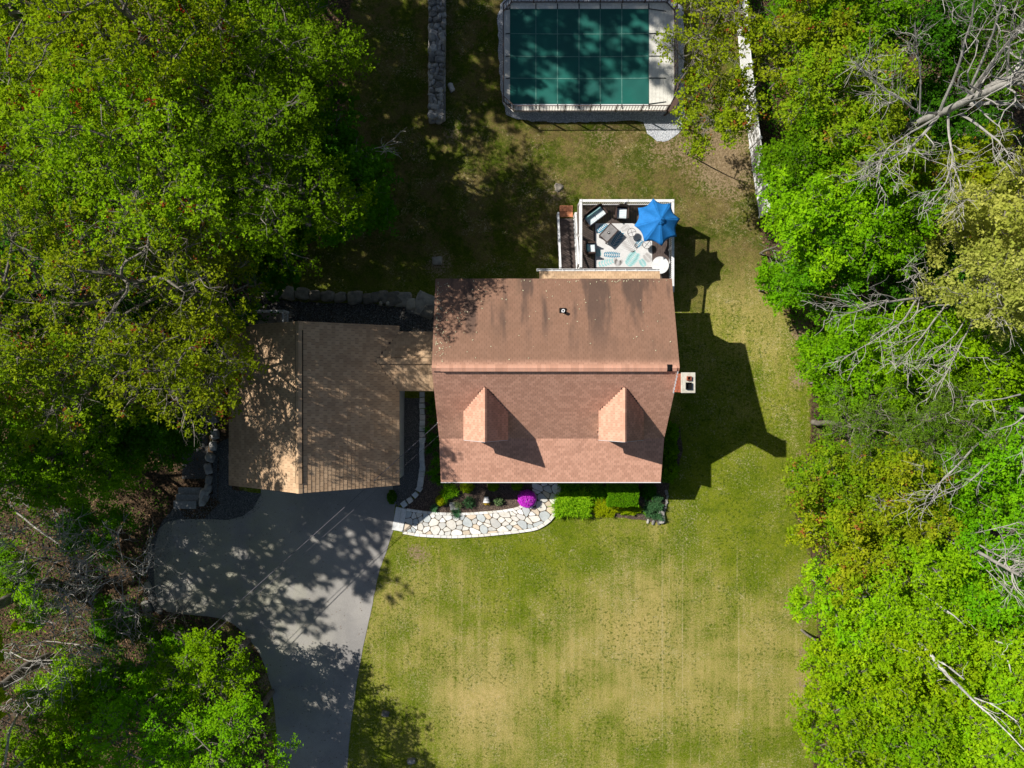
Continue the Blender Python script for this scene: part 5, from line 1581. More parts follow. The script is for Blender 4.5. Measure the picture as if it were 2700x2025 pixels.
m = MB(); m.prism([z5(141, 470, .12), z5(170, 476, .12), z5(203, 312, .12), z5(163, 302, .12)], -.05, .15); m.build('step', STEPWHITE, wst, .01)
# white stones edging the right bed
be = thing('bed_edging', 'thin line of pale stones edging the right end of the planting bed', 'stone edging', (9.0, -7.2, 0))
line = [(1757, 1298), (1759, 1310), (1757, 1322), (1755, 1334), (1751, 1346), (1747, 1374), (1736, 1378), (1722, 1377), (1708, 1374)]
for i, (a, b) in enumerate(line):
    x_, y_ = P(a, b); put_stone(be, x_, y_, .03, rnd.uniform(.12, .2), rnd.uniform(.18, .3), .16, rnd.uniform(-.3, .3), STM, 'stone')

# ================================================================ GARAGE BACK LANDING
ld = thing('garage_landing', 'small weathered wooden landing with white railing behind the garage', 'landing', (-14.5, 4.0, -.9))
LZ = .35
lx0, ly1 = P(672, 808, LZ); lx1 = P(762, 808, LZ)[0]; ly1 = P(0, 822, LZ)[1]
nbd = 9
m = MB(); bw_ = (lx1 - lx0) / nbd; m.box(-bw_ / 2 + .006, bw_ / 2 - .006, 2.97, ly1, -.04, 0)
bme = m.mesh('board', GREYWOOD)
copies('board', bme, ld, [(lx0 + (k + .5) * bw_, 0, LZ + rnd.uniform(-.004, .004)) for k in range(nbd)])
m = MB(); m.box(lx0, lx1, ly1 - .05, ly1, LZ - .2, LZ - .045); m.box(lx0, lx1, 3.0, 3.05, LZ - .2, LZ - .045)
for xx in (lx0 + .08, lx1 - .08): m.box(xx - .05, xx + .05, ly1 - .16, ly1 - .06, gzf(xx, 4.5) - .1, LZ - .2)
m.build('frame', GREYWOOD, ld)
railing(ld, (lx0, ly1 - .04), (lx1, ly1 - .04), 16, (LZ, LZ + .98), (LZ, LZ + .98), wtop=.10)
railing(ld, (lx1 - .04, 3.3), (lx1 - .04, ly1 - .1), 9, (LZ, LZ + .98), (LZ, LZ + .98), wtop=.10)
for (x_, y_) in ((lx0, ly1 - .04), (lx1 - .04, ly1 - .04)):
    m = MB(); m.box(x_ - .055, x_ + .055, y_ - .055, y_ + .055, LZ + .002, LZ + 1.02); m.build('rail_post', WHITE, ld)
m = MB()
for k in range(5): m.box(lx0 - .28 * (k + 1), lx0 - .28 * k - .01, 3.05, ly1 - .05, LZ - .2 * (k + 1) - .04, LZ - .2 * (k + 1))
m.build('step_boards', GREYWOOD, ld)

# ================================================================ WHITE FENCE
fence = thing('vinyl_fence', 'tall white vinyl privacy fence running through the trees at the right', 'fence', (14.2, 17, G0))
fp = [P(1936, -60, G0), P(1943, 60, G0), P(1955, 200, G0), P(1970, 330, G0), P(1985, 450, G0), P(2003, 572, G0)]
tot = []
for i in range(len(fp) - 1):
    a, b = fp[i], fp[i + 1]; L = math.hypot(b[0] - a[0], b[1] - a[1]); k = max(1, round(L / 1.55))
    for q in range(k): tot.append((a[0] + (b[0] - a[0]) * q / k, a[1] + (b[1] - a[1]) * q / k))
tot.append(fp[-1])
FH = 1.78
for i, (x_, y_) in enumerate(tot):
    m = MB(); m.box(x_ - .065, x_ + .065, y_ - .065, y_ + .065, G0 - .1, G0 + FH + .08); m.build('fence_post', WHITE, fence, .006)
    m = MB(); m.add([(x_ - .085, y_ - .085, G0 + FH + .082), (x_ + .085, y_ - .085, G0 + FH + .082), (x_ + .085, y_ + .085, G0 + FH + .082), (x_ - .085, y_ + .085, G0 + FH + .082), (x_, y_, G0 + FH + .15)],
                    [(3, 2, 1, 0), (0, 1, 4), (1, 2, 4), (2, 3, 4), (3, 0, 4)]); m.build('post_cap', WHITE, fence)
    if i < len(tot) - 1:
        bx, by = tot[i + 1]; dx, dy = bx - x_, by - y_; L = math.hypot(dx, dy); ux_, uy_ = dx / L, dy / L
        dz_ = .12 if i in (3,) else 0
        for zr in (G0 + .08, G0 + FH - .05):
            m = MB(); m.bar((x_ + ux_ * .07, y_ + uy_ * .07, zr), (bx - ux_ * .07, by - uy_ * .07, zr), .055, .11); m.build('rail', WHITE, fence)
        npk = 8; s0 = .07; pw = (L - .14) / npk
        for k in range(npk):
            c = s0 + (k + .5) * pw
            m = MB(); m.bar((x_ + ux_ * (c - pw / 2 + .003), y_ + uy_ * (c - pw / 2 + .003), G0 + FH / 2 + .015), (x_ + ux_ * (c + pw / 2 - .003), y_ + uy_ * (c + pw / 2 - .003), G0 + FH / 2 + .015), .03, FH - .24)
            m.build('board', WHITE, fence)

# ================================================================ WIRES
hx, hy, hz = -3.98, -2.35, 3.25
pole = thing('utility_pole', 'wooden utility pole beyond the left edge carrying the house wires', 'utility pole', (-33, -28.2, 0))
m = MB(); m.cyl(-33, -28.2, -.3, 8.0, .15, .11, 12); m.build('pole', BARK_DARK, pole)
m = MB(); m.box(-33.9, -32.1, -28.26, -28.14, 7.2, 7.32); m.build('cross_arm', BARK_DARK, pole)
def wire(p0, p1, sag, r, label):
    n = 40; pts = []
    for i in range(n + 1):
        t = i / n
        pts.append((p0[0] + (p1[0] - p0[0]) * t, p0[1] + (p1[1] - p0[1]) * t, p0[2] + (p1[2] - p0[2]) * t - sag * 4 * t * (1 - t)))
    m = MB(); m.tube(pts, r, 5); o = m.build('service_wire', WIRE); tag(o, label, 'wire', 'wires crossing above the driveway')
wire((-3.92, -2.05, 3.55), (-32.8, -28.05, 7.35), 1.5, .017, 'upper thicker service wire from the house gable over garage and driveway')
wire((-3.92, -2.75, 3.15), (-33.1, -28.25, 7.15), 1.7, .010, 'lower thinner wire just below the thick one over the driveway')
m = MB(); m.cyl(-3.95, -2.05, 2.6, 3.7, .035, n=10); o = m.build('wire_mast', WHITE, house)

# ================================================================ TREE STUMP, BRUSH
st = thing('tree_stump', 'weathered grey tree stump in the back lawn beyond the deck', 'stump', (*P(1473, 493, -1.3), gzf(2.8, 11.8)))
m = MB(); vs = []; n = 18
for z_, rr_ in ((-.05, .32), (.03, .25), (.10, .20)):
    for k in range(n):
        a = k * 2 * math.pi / n; q = rr_ * (1 + .16 * math.sin(a * 3 + 1) + .08 * math.sin(a * 7))
        vs.append((q * math.cos(a), q * math.sin(a), z_))
vs.append((0, 0, .08))
m.add(vs, [(i * n + k, i * n + (k + 1) % n, (i + 1) * n + (k + 1) % n, (i + 1) * n + k) for i in range(2) for k in range(n)] + [(2 * n + k, 2 * n + (k + 1) % n, 3 * n) for k in range(n)])
m.build('wood', GREYWOOD, st, local=True)

# ================================================================ VEGETATION
def leaves_mesh(name, C_, N, size, mat, r_, tilt=0.7, up=0.55, aspect=0.75, rvals=None, tri=False):
    """N leaves at centres C_; each a folded kite of two triangles"""
    n = len(C_)
    nrm = r_.normal(0, 1, (n, 3)) * tilt; nrm[:, 2] = np.abs(nrm[:, 2]) + up
    nrm /= np.linalg.norm(nrm, axis=1)[:, None]
    d = r_.normal(0, 1, (n, 3)); d -= (d * nrm).sum(1)[:, None] * nrm
    d /= np.linalg.norm(d, axis=1)[:, None]
    s = np.cross(nrm, d)
    L = (size * r_.uniform(0.6, 1.35, n))[:, None]
    a = C_ - d * L * .5; b = C_ + d * L * .5
    c = C_ + s * L * aspect * .5 + nrm * L * .10; e = C_ - s * L * aspect * .5 + nrm * L * .10
    if tri:
        rv = r_.uniform(0, 1, n) if rvals is None else rvals
        V = np.stack([a - s * L * aspect * .45, a + s * L * aspect * .55, b], 1).reshape(-1, 3)
        return np_mesh(name, V, np.arange(n * 3).reshape(-1, 3), mat, r=rv)
    V = np.stack([a, e, b, c], 1).reshape(-1, 3)
    i = np.arange(n) * 4
    Fc = np.stack([np.stack([i, i + 1, i + 2], 1), np.stack([i, i + 2, i + 3], 1)], 1).reshape(-1, 3)
    rv = r_.uniform(0, 1, n) if rvals is None else rvals
    return np_mesh(name, V, Fc, mat, r=np.repeat(rv, 2))

def tubes_np(P_, Rr, sides):
    """P_ (N,K,3) polylines, Rr (N,K) radii -> verts, faces"""
    N, K, _ = P_.shape
    d = np.empty_like(P_)
    d[:, 1:-1] = P_[:, 2:] - P_[:, :-2]; d[:, 0] = P_[:, 1] - P_[:, 0]; d[:, -1] = P_[:, -1] - P_[:, -2]
    d /= np.linalg.norm(d, axis=2)[:, :, None] + 1e-9
    ref = np.where(np.abs(d[:, :, 2:3]) > 0.9, np.array([1.0, 0, 0]), np.array([0, 0, 1.0]))
    u = np.cross(d, ref); u /= np.linalg.norm(u, axis=2)[:, :, None] + 1e-9
    v = np.cross(u, d)
    t = np.arange(sides) * 2 * np.pi / sides
    ring = u[:, :, None] * np.cos(t)[None, None, :, None] + v[:, :, None] * np.sin(t)[None, None, :, None]
    V = (P_[:, :, None] + ring * Rr[:, :, None, None]).reshape(-1, 3)
    base = (np.arange(N) * K * sides)[:, None, None] + (np.arange(K - 1) * sides)[None, :, None] + np.arange(sides)[None, None, :]
    nxt = (np.arange(N) * K * sides)[:, None, None] + (np.arange(K - 1) * sides)[None, :, None] + ((np.arange(sides) + 1) % sides)[None, None, :]
    Fc = np.stack([base, nxt, nxt + sides, base + sides], 3).reshape(-1, 4)
    return V, Fc

def branch_set(A, B, r0, r1, K, r_, curve=0.12, sag=0.0):
    """curved polylines from A to B"""
    n = len(A); t = np.linspace(0, 1, K)[None, :, None]
    P_ = A[:, None] * (1 - t) + B[:, None] * t
    L = np.linalg.norm(B - A, axis=1)[:, None, None]
    off = r_.normal(0, 1, (n, 1, 3)) * curve * L * np.sin(np.pi * t)
    off2 = r_.normal(0, 1, (n, 1, 3)) * curve * .45 * L * np.sin(2 * np.pi * t)
    P_ = P_ + off + off2
    P_[:, :, 2] += (sag * L * (t * (1 - t)) * 4)[:, :, 0]
    Rr = r0[:, None] * (1 - t[:, :, 0]) + r1[:, None] * t[:, :, 0]
    return P_, Rr

def along(P_, idx, t):
    K = P_.shape[1]; f = t * (K - 1); i = np.minimum(f.astype(int), K - 2); q = (f - i)[:, None]
    return P_[idx, i] * (1 - q) + P_[idx, i + 1] * q

def tree(label, px, py, zc, rad, leaf, bark=None, cat='tree', name='tree', seed=0, h=None, base=0.35, nl=15, ns=9, nt=8, lv=9, lsz=.12, spread=.24,
         tilt=.75, up=.5, flat=.8, lean=(0, 0), group=None, gap=0.0, twig_r=.0055, trunk_r=None, curve=.13, tipl=(.35, .9), aspect=.75, xy=None):
    r_ = np.random.default_rng(seed + 1000)
    bark = bark or BARK_TREE
    x, y = xy if xy else P(px, py, zc)
    g = gzf(x, y) if abs(x) < 60 else 0
    bx, by = x - lean[0], y - lean[1]
    h = h or zc * 1.28 + .8
    hz = (h - zc) / .9
    root = thing(name, label, cat, (bx, by, g), 0, group)
    cen = np.array([x - bx, y - by, zc - g])
    trunk_r = trunk_r or .02 * h
    K = 9; t = np.linspace(0, 1, K)
    tp = np.stack([cen[0] * t ** 1.2, cen[1] * t ** 1.2, -.2 + (cen[2] + hz * .75) * t], 1)
    tp[1:-1, :2] += r_.normal(0, .10, (K - 2, 2)) * rad * .25
    TP = tp[None]; TR = (trunk_r * (1 - .88 * t))[None]
    # limbs
    tt = base + (1 - base) * (np.arange(nl) + r_.uniform(0, 1, nl)) / nl * .97
    A = along(TP, np.zeros(nl, int), tt)
    az = np.arange(nl) * 2.39996 + r_.uniform(-.5, .5, nl)
    el = (tt - base) / (1 - base)
    u = r_.uniform(.62, .95, nl) * rad
    zrel = -hz * .30 + hz * 1.10 * el ** .9
    rr = u * np.sqrt(np.clip(1.05 - (np.abs(zrel) / (hz * 1.15)) ** 2, .12, 1))
    B = cen + np.stack([np.cos(az) * rr, np.sin(az) * rr, zrel * flat / .8], 1)
    LP, LR = branch_set(A, B, trunk_r * (.5 - .3 * el), np.full(nl, .02), 7, r_, curve, .06)
    # boughs
    idx = np.repeat(np.arange(nl), ns); m2 = nl * ns
    tq = np.sqrt(r_.uniform(.06, 1, m2)); tq[::ns] = 1
    A2 = along(LP, idx, tq)
    outd = A2 - cen * np.array([1, 1, .55]); outd /= np.linalg.norm(outd, axis=1)[:, None] + 1e-6
    dirs = outd * .8 + r_.normal(0, .62, (m2, 3)); dirs[:, 2] = dirs[:, 2] * .6 + .12; dirs /= np.linalg.norm(dirs, axis=1)[:, None]
    L2 = rad * r_.uniform(.16, .42, m2)
    B2 = A2 + dirs * L2[:, None]
    P2, R2 = branch_set(A2, B2, np.full(m2, .022 + .002 * rad), np.full(m2, .009), 4, r_, curve)
    # twigs
    if gap > 0:   # whole boughs left bare
        keepb = r_.uniform(0, 1, m2) > gap
    else: keepb = np.ones(m2, bool)
    idx3 = np.repeat(np.arange(m2), nt); m3 = m2 * nt
    A3 = along(P2, idx3, np.sqrt(r_.uniform(.02, 1, m3)))
    d3 = dirs[idx3] * .55 + r_.normal(0, .75, (m3, 3)); d3[:, 2] = d3[:, 2] * .55 + .1; d3 /= np.linalg.norm(d3, axis=1)[:, None]
    L3 = r_.uniform(tipl[0], tipl[1], m3) * (rad / 3.5) ** .5
    B3 = A3 + d3 * L3[:, None]
    tk = r_.uniform(0, 1, m3) < (.4 if lv else 1)
    P3, R3 = branch_set(A3[tk], B3[tk], np.full(tk.sum(), twig_r), np.full(tk.sum(), twig_r * .4), 3, r_, curve)
    V1, F1 = tubes_np(TP, TR, 10); o = link('trunk', np_mesh('trunk', V1, F1, bark, r=np.full(len(F1), .5), smooth=True), root)
    V1, F1 = tubes_np(LP, LR, 6); V2, F2 = tubes_np(P2, R2, 3); V3, F3 = tubes_np(P3, R3, 3)
    Vb = np.concatenate([V1, V2, V3]); Fb = np.concatenate([F1, F2 + len(V1), F3 + len(V1) + len(V2)])
    link('branches', np_mesh('branches', Vb, Fb, bark, r=r_.uniform(.2, .8, len(Fb))), root)
    if lv > 0:
        k3 = keepb[idx3]; A4, B4 = A3[k3], B3[k3]; n3 = len(A4)
        id4 = np.repeat(np.arange(n3), lv)
        q = np.sqrt(r_.uniform(.45, 1.15, len(id4)))[:, None]
        Cn = A4[id4] * (1 - q) + B4[id4] * q + r_.normal(0, spread * .4, (len(id4), 3)) * np.array([1, 1, .6])
        # sprig colour value shared by neighbours, individual scatter
        sv = np.clip(r_.uniform(0, 1, m2)[idx3][k3][id4] * .5 + r_.uniform(0, .5, len(id4)), 0, 1)
        red = r_.uniform(0, 1, n3)[id4] < .035
        sv = np.where(red & (r_.uniform(0, 1, len(id4)) < .7), .999, sv * .94)
        link('crown', leaves_mesh('crown', Cn, None, lsz, leaf, r_, tilt, up, aspect * 1.15, sv, tri=True), root)
    return root

GL = 'leafy trees in the woods left of the house'
GR_ = 'leafy trees in the woods right of the house'
sd_ = 0
def T(label, px, py, zc, rad, leaf, **k):
    global sd_
    sd_ += 1
    return tree(label, px, py, zc, rad, leaf, seed=sd_ * 17, **k)

mp = dict(lsz=.112, up=.9, nl=18, ns=11, nt=9, lv=14, tipl=(.35, 1.0), group=GL, name='maple_tree', cat='tree', gap=.10)
T('tall maple in the top left corner of the woods', 90, 80, 11, 4.2, L_OLIVE, **mp)
T('tall maple with reddish seed tufts along the top edge left of centre wood', 400, 110, 12, 4.2, L_OLIVE, **mp)
T('maple at the top whose right side borders the shaded lawn strip', 715, 110, 9, 3.7, L_MIDGREEN, **{**mp, 'gap': 0, 'nl': 20})
T('broad maple at the left edge just below the corner maple', 110, 430, 11, 4.2, L_OLIVE, **mp)
T('dense maple in the middle of the upper left woods with pale twigs showing', 420, 430, 11.5, 4.2, L_OLIVE, **mp)
T('maple leaning over the shaded lawn north of the garage', 715, 470, 10.3, 3.5, L_MIDGREEN, **mp)
T('lower darker tree reaching furthest right over the shaded lawn', 880, 470, 5.2, 3.1, L_DARK, **{**mp, 'gap': .05, 'lsz': .15})
T('olive maple at the left edge level with the garage ridge top', 90, 760, 11, 3.8, L_OLIVE2, **{**mp, 'gap': .55})
T('thinly leaved maple with many bare grey twigs left of the garage', 380, 740, 11, 4.0, L_OLIVE2, **{**mp, 'gap': .66, 'lv': 14})
T('maple whose boughs hang over the garage back corner', 520, 690, 8.5, 2.5, L_OLIVE2, **{**mp, 'gap': .55, 'lv': 12})
T('maple with thin boughs overlapping the left slope of the garage roof', 500, 960, 9.5, 2.9, L_OLIVE2, **{**mp, 'gap': .55, 'lv': 12})
T('sparse young maple at the left edge below the twiggy maple', 200, 1000, 9.0, 2.8, L_OLIVE2, **{**mp, 'gap': .45})
T('fresh green tree at the left edge above the leaf litter', 60, 1200, 6, 3.2, L_GREEN, **mp)
T('fresh green tree between the left edge and the granite steps', 250, 1180, 5.5, 3.0, L_GREEN, **{**mp, 'gap': .2})
T('dark green tree shading the path beside the granite steps', 395, 1125, 5.0, 2.0, L_DARK, **{**mp, 'gap': .15})
T('understorey tree hidden between the tall maples in the upper left', 560, 250, 5, 3.6, L_DARK, **{**mp, 'lv': 7, 'nt': 7, 'lsz': .16})
T('understorey tree below the twiggy maples at the left', 250, 620, 5, 3.6, L_DARK, **{**mp, 'lv': 7, 'nt': 7, 'lsz': .16})
T('understorey tree beside the garage under the thin maples', 480, 820, 4.0, 3.0, L_DARK, **{**mp, 'lv': 7, 'nt': 7, 'lsz': .16})
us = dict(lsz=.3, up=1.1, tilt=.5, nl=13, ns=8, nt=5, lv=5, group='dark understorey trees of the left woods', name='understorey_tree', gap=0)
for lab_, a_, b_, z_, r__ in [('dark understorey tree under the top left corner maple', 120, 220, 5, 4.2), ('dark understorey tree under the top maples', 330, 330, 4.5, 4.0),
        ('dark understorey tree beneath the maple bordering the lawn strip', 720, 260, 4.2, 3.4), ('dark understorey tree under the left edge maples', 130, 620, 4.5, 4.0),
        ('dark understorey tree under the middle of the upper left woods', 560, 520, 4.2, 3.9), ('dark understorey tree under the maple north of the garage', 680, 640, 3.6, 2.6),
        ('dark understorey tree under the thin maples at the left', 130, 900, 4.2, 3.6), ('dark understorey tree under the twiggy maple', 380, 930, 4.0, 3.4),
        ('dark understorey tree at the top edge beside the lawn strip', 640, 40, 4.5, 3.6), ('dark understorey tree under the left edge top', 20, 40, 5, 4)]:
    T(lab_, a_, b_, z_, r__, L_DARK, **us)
# neighbours just outside the picture that shade the yard
off = dict(lsz=.30, nl=14, ns=8, nt=6, lv=8, group='tall trees standing beyond the picture edge', name='maple_tree', gap=.03)
for i, (lab_, x_, y_, z_, r__) in enumerate([('tall maple beyond the left edge throwing dappled shade on the upper driveway', -26.0, -1.0, 13.8, 3.3),
        ('tall maple beyond the left edge shading the west half of the driveway', -28.8, -5.6, 11.5, 4.0),
        ('tall maple beyond the lower left corner shading the middle of the driveway', -27.0, -11.6, 13.2, 3.2),
        ('tall maple beyond the lower left corner shading the foot of the driveway', -27.0, -16.0, 12.4, 4.0),
        ('tall maple beyond the left edge behind the woods', -29, 5, 12, 4.5),
        ('tall maple beyond the top left corner', -25, 21, 12, 4.5),
        ('tall maple beyond the top edge shading the stone wall', -18.2, 26.8, 11.5, 3.6),
        ('tall maple beyond the top edge behind the shaded lawn strip', -18.5, 27.0, 12.5, 4.2),
        ('tall maple beyond the top edge far left of the wall', -23.5, 25.5, 12.5, 4.0),
        ('tall maple beyond the top edge left of the pool', -20.0, 31.8, 18.0, 4.2),
        ('tall maple beyond the top edge shading the upper pool cover', -16.0, 33.3, 19.5, 4.0),
        ('tall maple beyond the top edge shading the right of the pool', -12.6, 35.6, 19.5, 3.4)]):
    sd_ += 1
    tree(lab_, 0, 0, z_, r__, L_OLIVE, seed=sd_ * 17, xy=(x_, y_), **off)

# bare trees and brush lower left
GB = 'leafless trees'
bare = dict(lv=0, group=GB, name='bare_tree', cat='tree', twig_r=.010, trunk_r=.05)
T('bare shrub with grey fan of branches on the brown leaf litter at the left', 150, 1480, 4.5, 3.0, None, bark=BARK, **{**bare, 'nl': 12, 'ns': 6, 'nt': 5})
T('bare many stemmed shrub left of the gravel strip', 330, 1510, 4.0, 2.9, None, bark=BARK_PALE, **{**bare, 'nl': 11, 'ns': 5, 'nt': 4})
T('bare shrub behind the green saplings at the lower left', 200, 1700, 4.5, 2.9, None, bark=BARK, **{**bare, 'nl': 12, 'ns': 6, 'nt': 4})
T('bare dark shrub at the left edge near the bottom', 40, 1800, 5, 2.6, None, bark=BARK, **{**bare, 'nl': 9, 'ns': 5, 'nt': 4})
T('bare fan of thin branches low at the left edge under the green trees', 90, 1380, 3.5, 2.4, None, bark=BARK, **{**bare, 'nl': 10, 'ns': 5, 'nt': 5})
T('bare reddish grey thicket between the gravel strip and the green saplings', 400, 1660, 3.2, 2.2, None, bark=BARK_TREE, **{**bare, 'nl': 11, 'ns': 6, 'nt': 5})
T('bare thicket just above the bottom left corner tree', 120, 1880, 4.0, 2.4, None, bark=BARK_TREE, **{**bare, 'nl': 11, 'ns': 6, 'nt': 5})
lay = dict(flat=.45, lsz=.11, nl=15, ns=9, nt=7, lv=14, tilt=.45, up=.9, group=GL, name='young_tree', gap=.25)
T('bright green layered tree leaning over the curve of the driveway', 560, 1780, 5, 2.2, L_BRIGHT, **{**lay, 'gap': .4})
T('bright green layered tree at the bottom beside the driveway', 600, 1975, 6.5, 2.5, L_BRIGHT, **lay)
T('bright green tree at the bottom edge left of the driveway trees', 380, 1950, 6, 2.6, L_BRIGHT, **lay)
T('light green sapling among the bare shrubs lower left', 480, 1770, 4, 1.8, L_BRIGHT, **{**lay, 'gap': .35})
T('small green sapling beside the bare shrubs near the left edge', 170, 1820, 4, 1.6, L_BRIGHT, **{**lay, 'gap': .4})
T('small sunlit sapling above the bare shrubs in the brown litter', 250, 1390, 2.5, 1.7, L_GREEN, **{**lay, 'gap': .3, 'nl': 10})
T('low green seedling tree by the left edge amid bare branches', 110, 1600, 3, 1.1, L_BRIGHT, **{**lay, 'gap': .3, 'nl': 8, 'ns': 5})
T('green sapling among brown litter between the bare shrubs and the bottom edge', 330, 1800, 4, 1.7, L_BRIGHT, **{**lay, 'gap': .4})
T('low green sapling poking up through the bare thicket left of the gravel strip', 300, 1640, 2.5, 1.3, L_GREEN, **{**lay, 'gap': .4, 'nl': 9})
T('low green sapling at the left edge below the dead trunk', 40, 1500, 2.5, 1.3, L_GREEN, **{**lay, 'gap': .4, 'nl': 9})
T('dim green sapling beside the boulder at the gravel corner', 420, 1690, 2.2, 1.2, L_DARK, **{**lay, 'gap': .3, 'nl': 9})
T('bright sapling between the bottom left corner tree and its neighbour', 250, 1930, 4.5, 1.9, L_BRIGHT, **{**lay, 'gap': .3})
T('green tree filling the bottom left corner', 130, 2000, 5, 2.2, L_BRIGHT, **lay)

# ---- right hand woods
rt_ = dict(trunk_r=.075, up=.85, lsz=.13, nl=15, ns=10, nt=9, lv=11, group=GR_, name='maple_tree', gap=.06)
T('thin olive maple with boughs hanging over the right side of the pool deck', 1865, 90, 6, 2.4, L_OLIVE2, **{**rt_, 'gap': .68, 'lv': 9})
T('olive maple overhanging the top end of the white fence', 2090, 110, 7, 2.2, L_OLIVE2, **{**rt_, 'gap': .5})
T('small maple with airy boughs left of the white fence below the pool', 1885, 310, 4.5, 1.9, L_OLIVE2, **{**rt_, 'gap': .5, 'nl': 12, 'trunk_r': .05, 'lv': 9})
T('green tree at the top edge right of the white fence', 2190, 50, 7, 2.6, L_GREEN, **rt_)
T('green tree at the top edge behind the large bare tree', 2370, 90, 5, 3.2, L_DARK, **rt_)
T('dark tree in the top right corner beneath the bare tree', 2600, 110, 4, 3.0, L_DARK, **rt_)
T('rounded olive green maple between the fence and the bare tree', 2195, 270, 7.5, 2.6, L_YOLIVE, **rt_)
T('green maple right beside the lower half of the white fence', 2140, 430, 6, 2.1, L_GREEN, **rt_)
T('olive topped maple below the rounded one near the bare branches', 2280, 400, 7, 2.2, L_YOLIVE, **rt_)
T('dark green tree under the fan of bare branches', 2460, 360, 3.5, 2.8, L_DARK, **rt_)
T('bright green maple past the lower end of the white fence', 2145, 595, 6.2, 2.5, L_BRIGHT, **rt_)
T('bright green maple with dense crown right of the fence end maple', 2300, 590, 6.5, 2.3, L_BRIGHT, **rt_)
T('green maple bordering the lawn across from the deck', 2180, 700, 5, 2.1, L_GREEN, **rt_)
T('small bright bush like tree at the lawn edge across from the deck', 2050, 750, 1.8, 1.2, L_BRIGHT, **{**rt_, 'nl': 9, 'ns': 6, 'gap': .2})
ye = {**rt_, 'gap': .15, 'tilt': .9}
T('pale yellow flowering tree on the right edge upper middle', 2640, 570, 11, 2.1, L_YELLOW, **ye)
T('pale yellow flowering tree just below the other on the right edge', 2635, 760, 11, 1.8, L_YELLOW, **ye)
T('dull yellow tree left of the pale yellow pair', 2540, 500, 7.5, 2.0, L_YOLIVE, **ye)
T('dark tree in the gap below the yellow trees', 2420, 700, 4, 2.6, L_DARK, **rt_)
T('bright green tree below the bare grey branches nearest the lawn', 2240, 930, 4.5, 2.1, L_BRIGHT, **rt_)
T('bright green tree in the middle of the right woods', 2400, 950, 6, 2.4, L_BRIGHT, **rt_)
T('bright green tree on the right edge in the middle', 2590, 960, 7, 2.4, L_BRIGHT, **rt_)
T('small bright tree poking out toward the lawn beside the brown litter', 2190, 1010, 2.5, 1.3, L_BRIGHT, **{**rt_, 'nl': 9})
pn = dict(lsz=.16, aspect=.16, tilt=1.0, up=.3, nl=14, ns=9, nt=8, lv=13, spread=.2, group='soft needled pines', name='pine_tree', gap=.05)
T('soft needled pine left of the other pine in the right woods', 2280, 1130, 6, 2.3, L_PINE, **pn)
T('soft needled pine right of the other pine in the right woods', 2460, 1110, 7, 2.3, L_PINE, **pn)
T('yellow olive tree closest to the lawn below the pines', 2190, 1270, 5, 2.1, L_YOLIVE, **rt_)
T('bronze tinted olive tree in the lower right woods', 2340, 1300, 6.5, 2.4, L_YOLIVE, **rt_)
T('olive tree with golden sprigs next to the lawn lower right', 2230, 1430, 5.5, 2.3, L_YOLIVE, **rt_)
T('bright lime tree on the right edge below the grey limb', 2620, 1230, 7, 2.5, L_BRIGHT, **rt_)
T('bright green tree left of the lime one on the right edge', 2470, 1290, 5.5, 2.3, L_BRIGHT, **rt_)
li_ = {**rt_, 'lsz': .13, 'lv': 12, 'gap': .03}
T('lime tree beside the lawn, uppermost of the lower right thicket', 2250, 1600, 5.5, 2.3, L_LIME, **li_)
T('lime tree beside the lawn, middle of the lower right thicket', 2230, 1760, 5.5, 2.2, L_LIME, **li_)
T('lime tree beside the lawn, lowest of the lower right thicket', 2240, 1930, 5.5, 2.3, L_LIME, **li_)
T('lime green tree above the white birch trunk', 2420, 1530, 7, 2.5, L_BRIGHT, **{**li_, 'lsz': .12})
T('lime green tree left of the white birch trunk', 2390, 1740, 6.5, 2.3, L_LIME, **li_)
T('golden lime tree at the bottom edge of the right woods', 2410, 1940, 7, 2.4, L_LIME, **li_)
T('tall green tree on the right edge above the birches', 2610, 1490, 8, 2.5, L_BRIGHT, **{**li_, 'lsz': .12})
T('tall lime tree on the right edge behind the white birch', 2640, 1700, 7, 2.4, L_LIME, **li_)
T('tall lime tree right of the bottom golden tree', 2610, 1920, 8, 2.5, L_LIME, **li_)
T('green filler tree beneath the limes at the lower right', 2510, 1640, 4, 2.6, L_GREEN, **{**li_, 'lv': 7})
T('green filler tree beneath the limes at the bottom right', 2520, 1850, 4, 2.6, L_GREEN, **{**li_, 'lv': 7})
# hollies and brush in the gaps of the right border
T('low green bush between lawn and woods at the brown litter', 2150, 930, 1.5, .75, L_GREEN, **{**rt_, 'nl': 8, 'ns': 5, 'name': 'bush', 'cat': 'bush'})
T('low bush under the bare branches beside the brown litter', 2230, 860, 1.6, 1.3, L_DARK, **{**rt_, 'nl': 9, 'ns': 6, 'name': 'bush', 'cat': 'bush'})

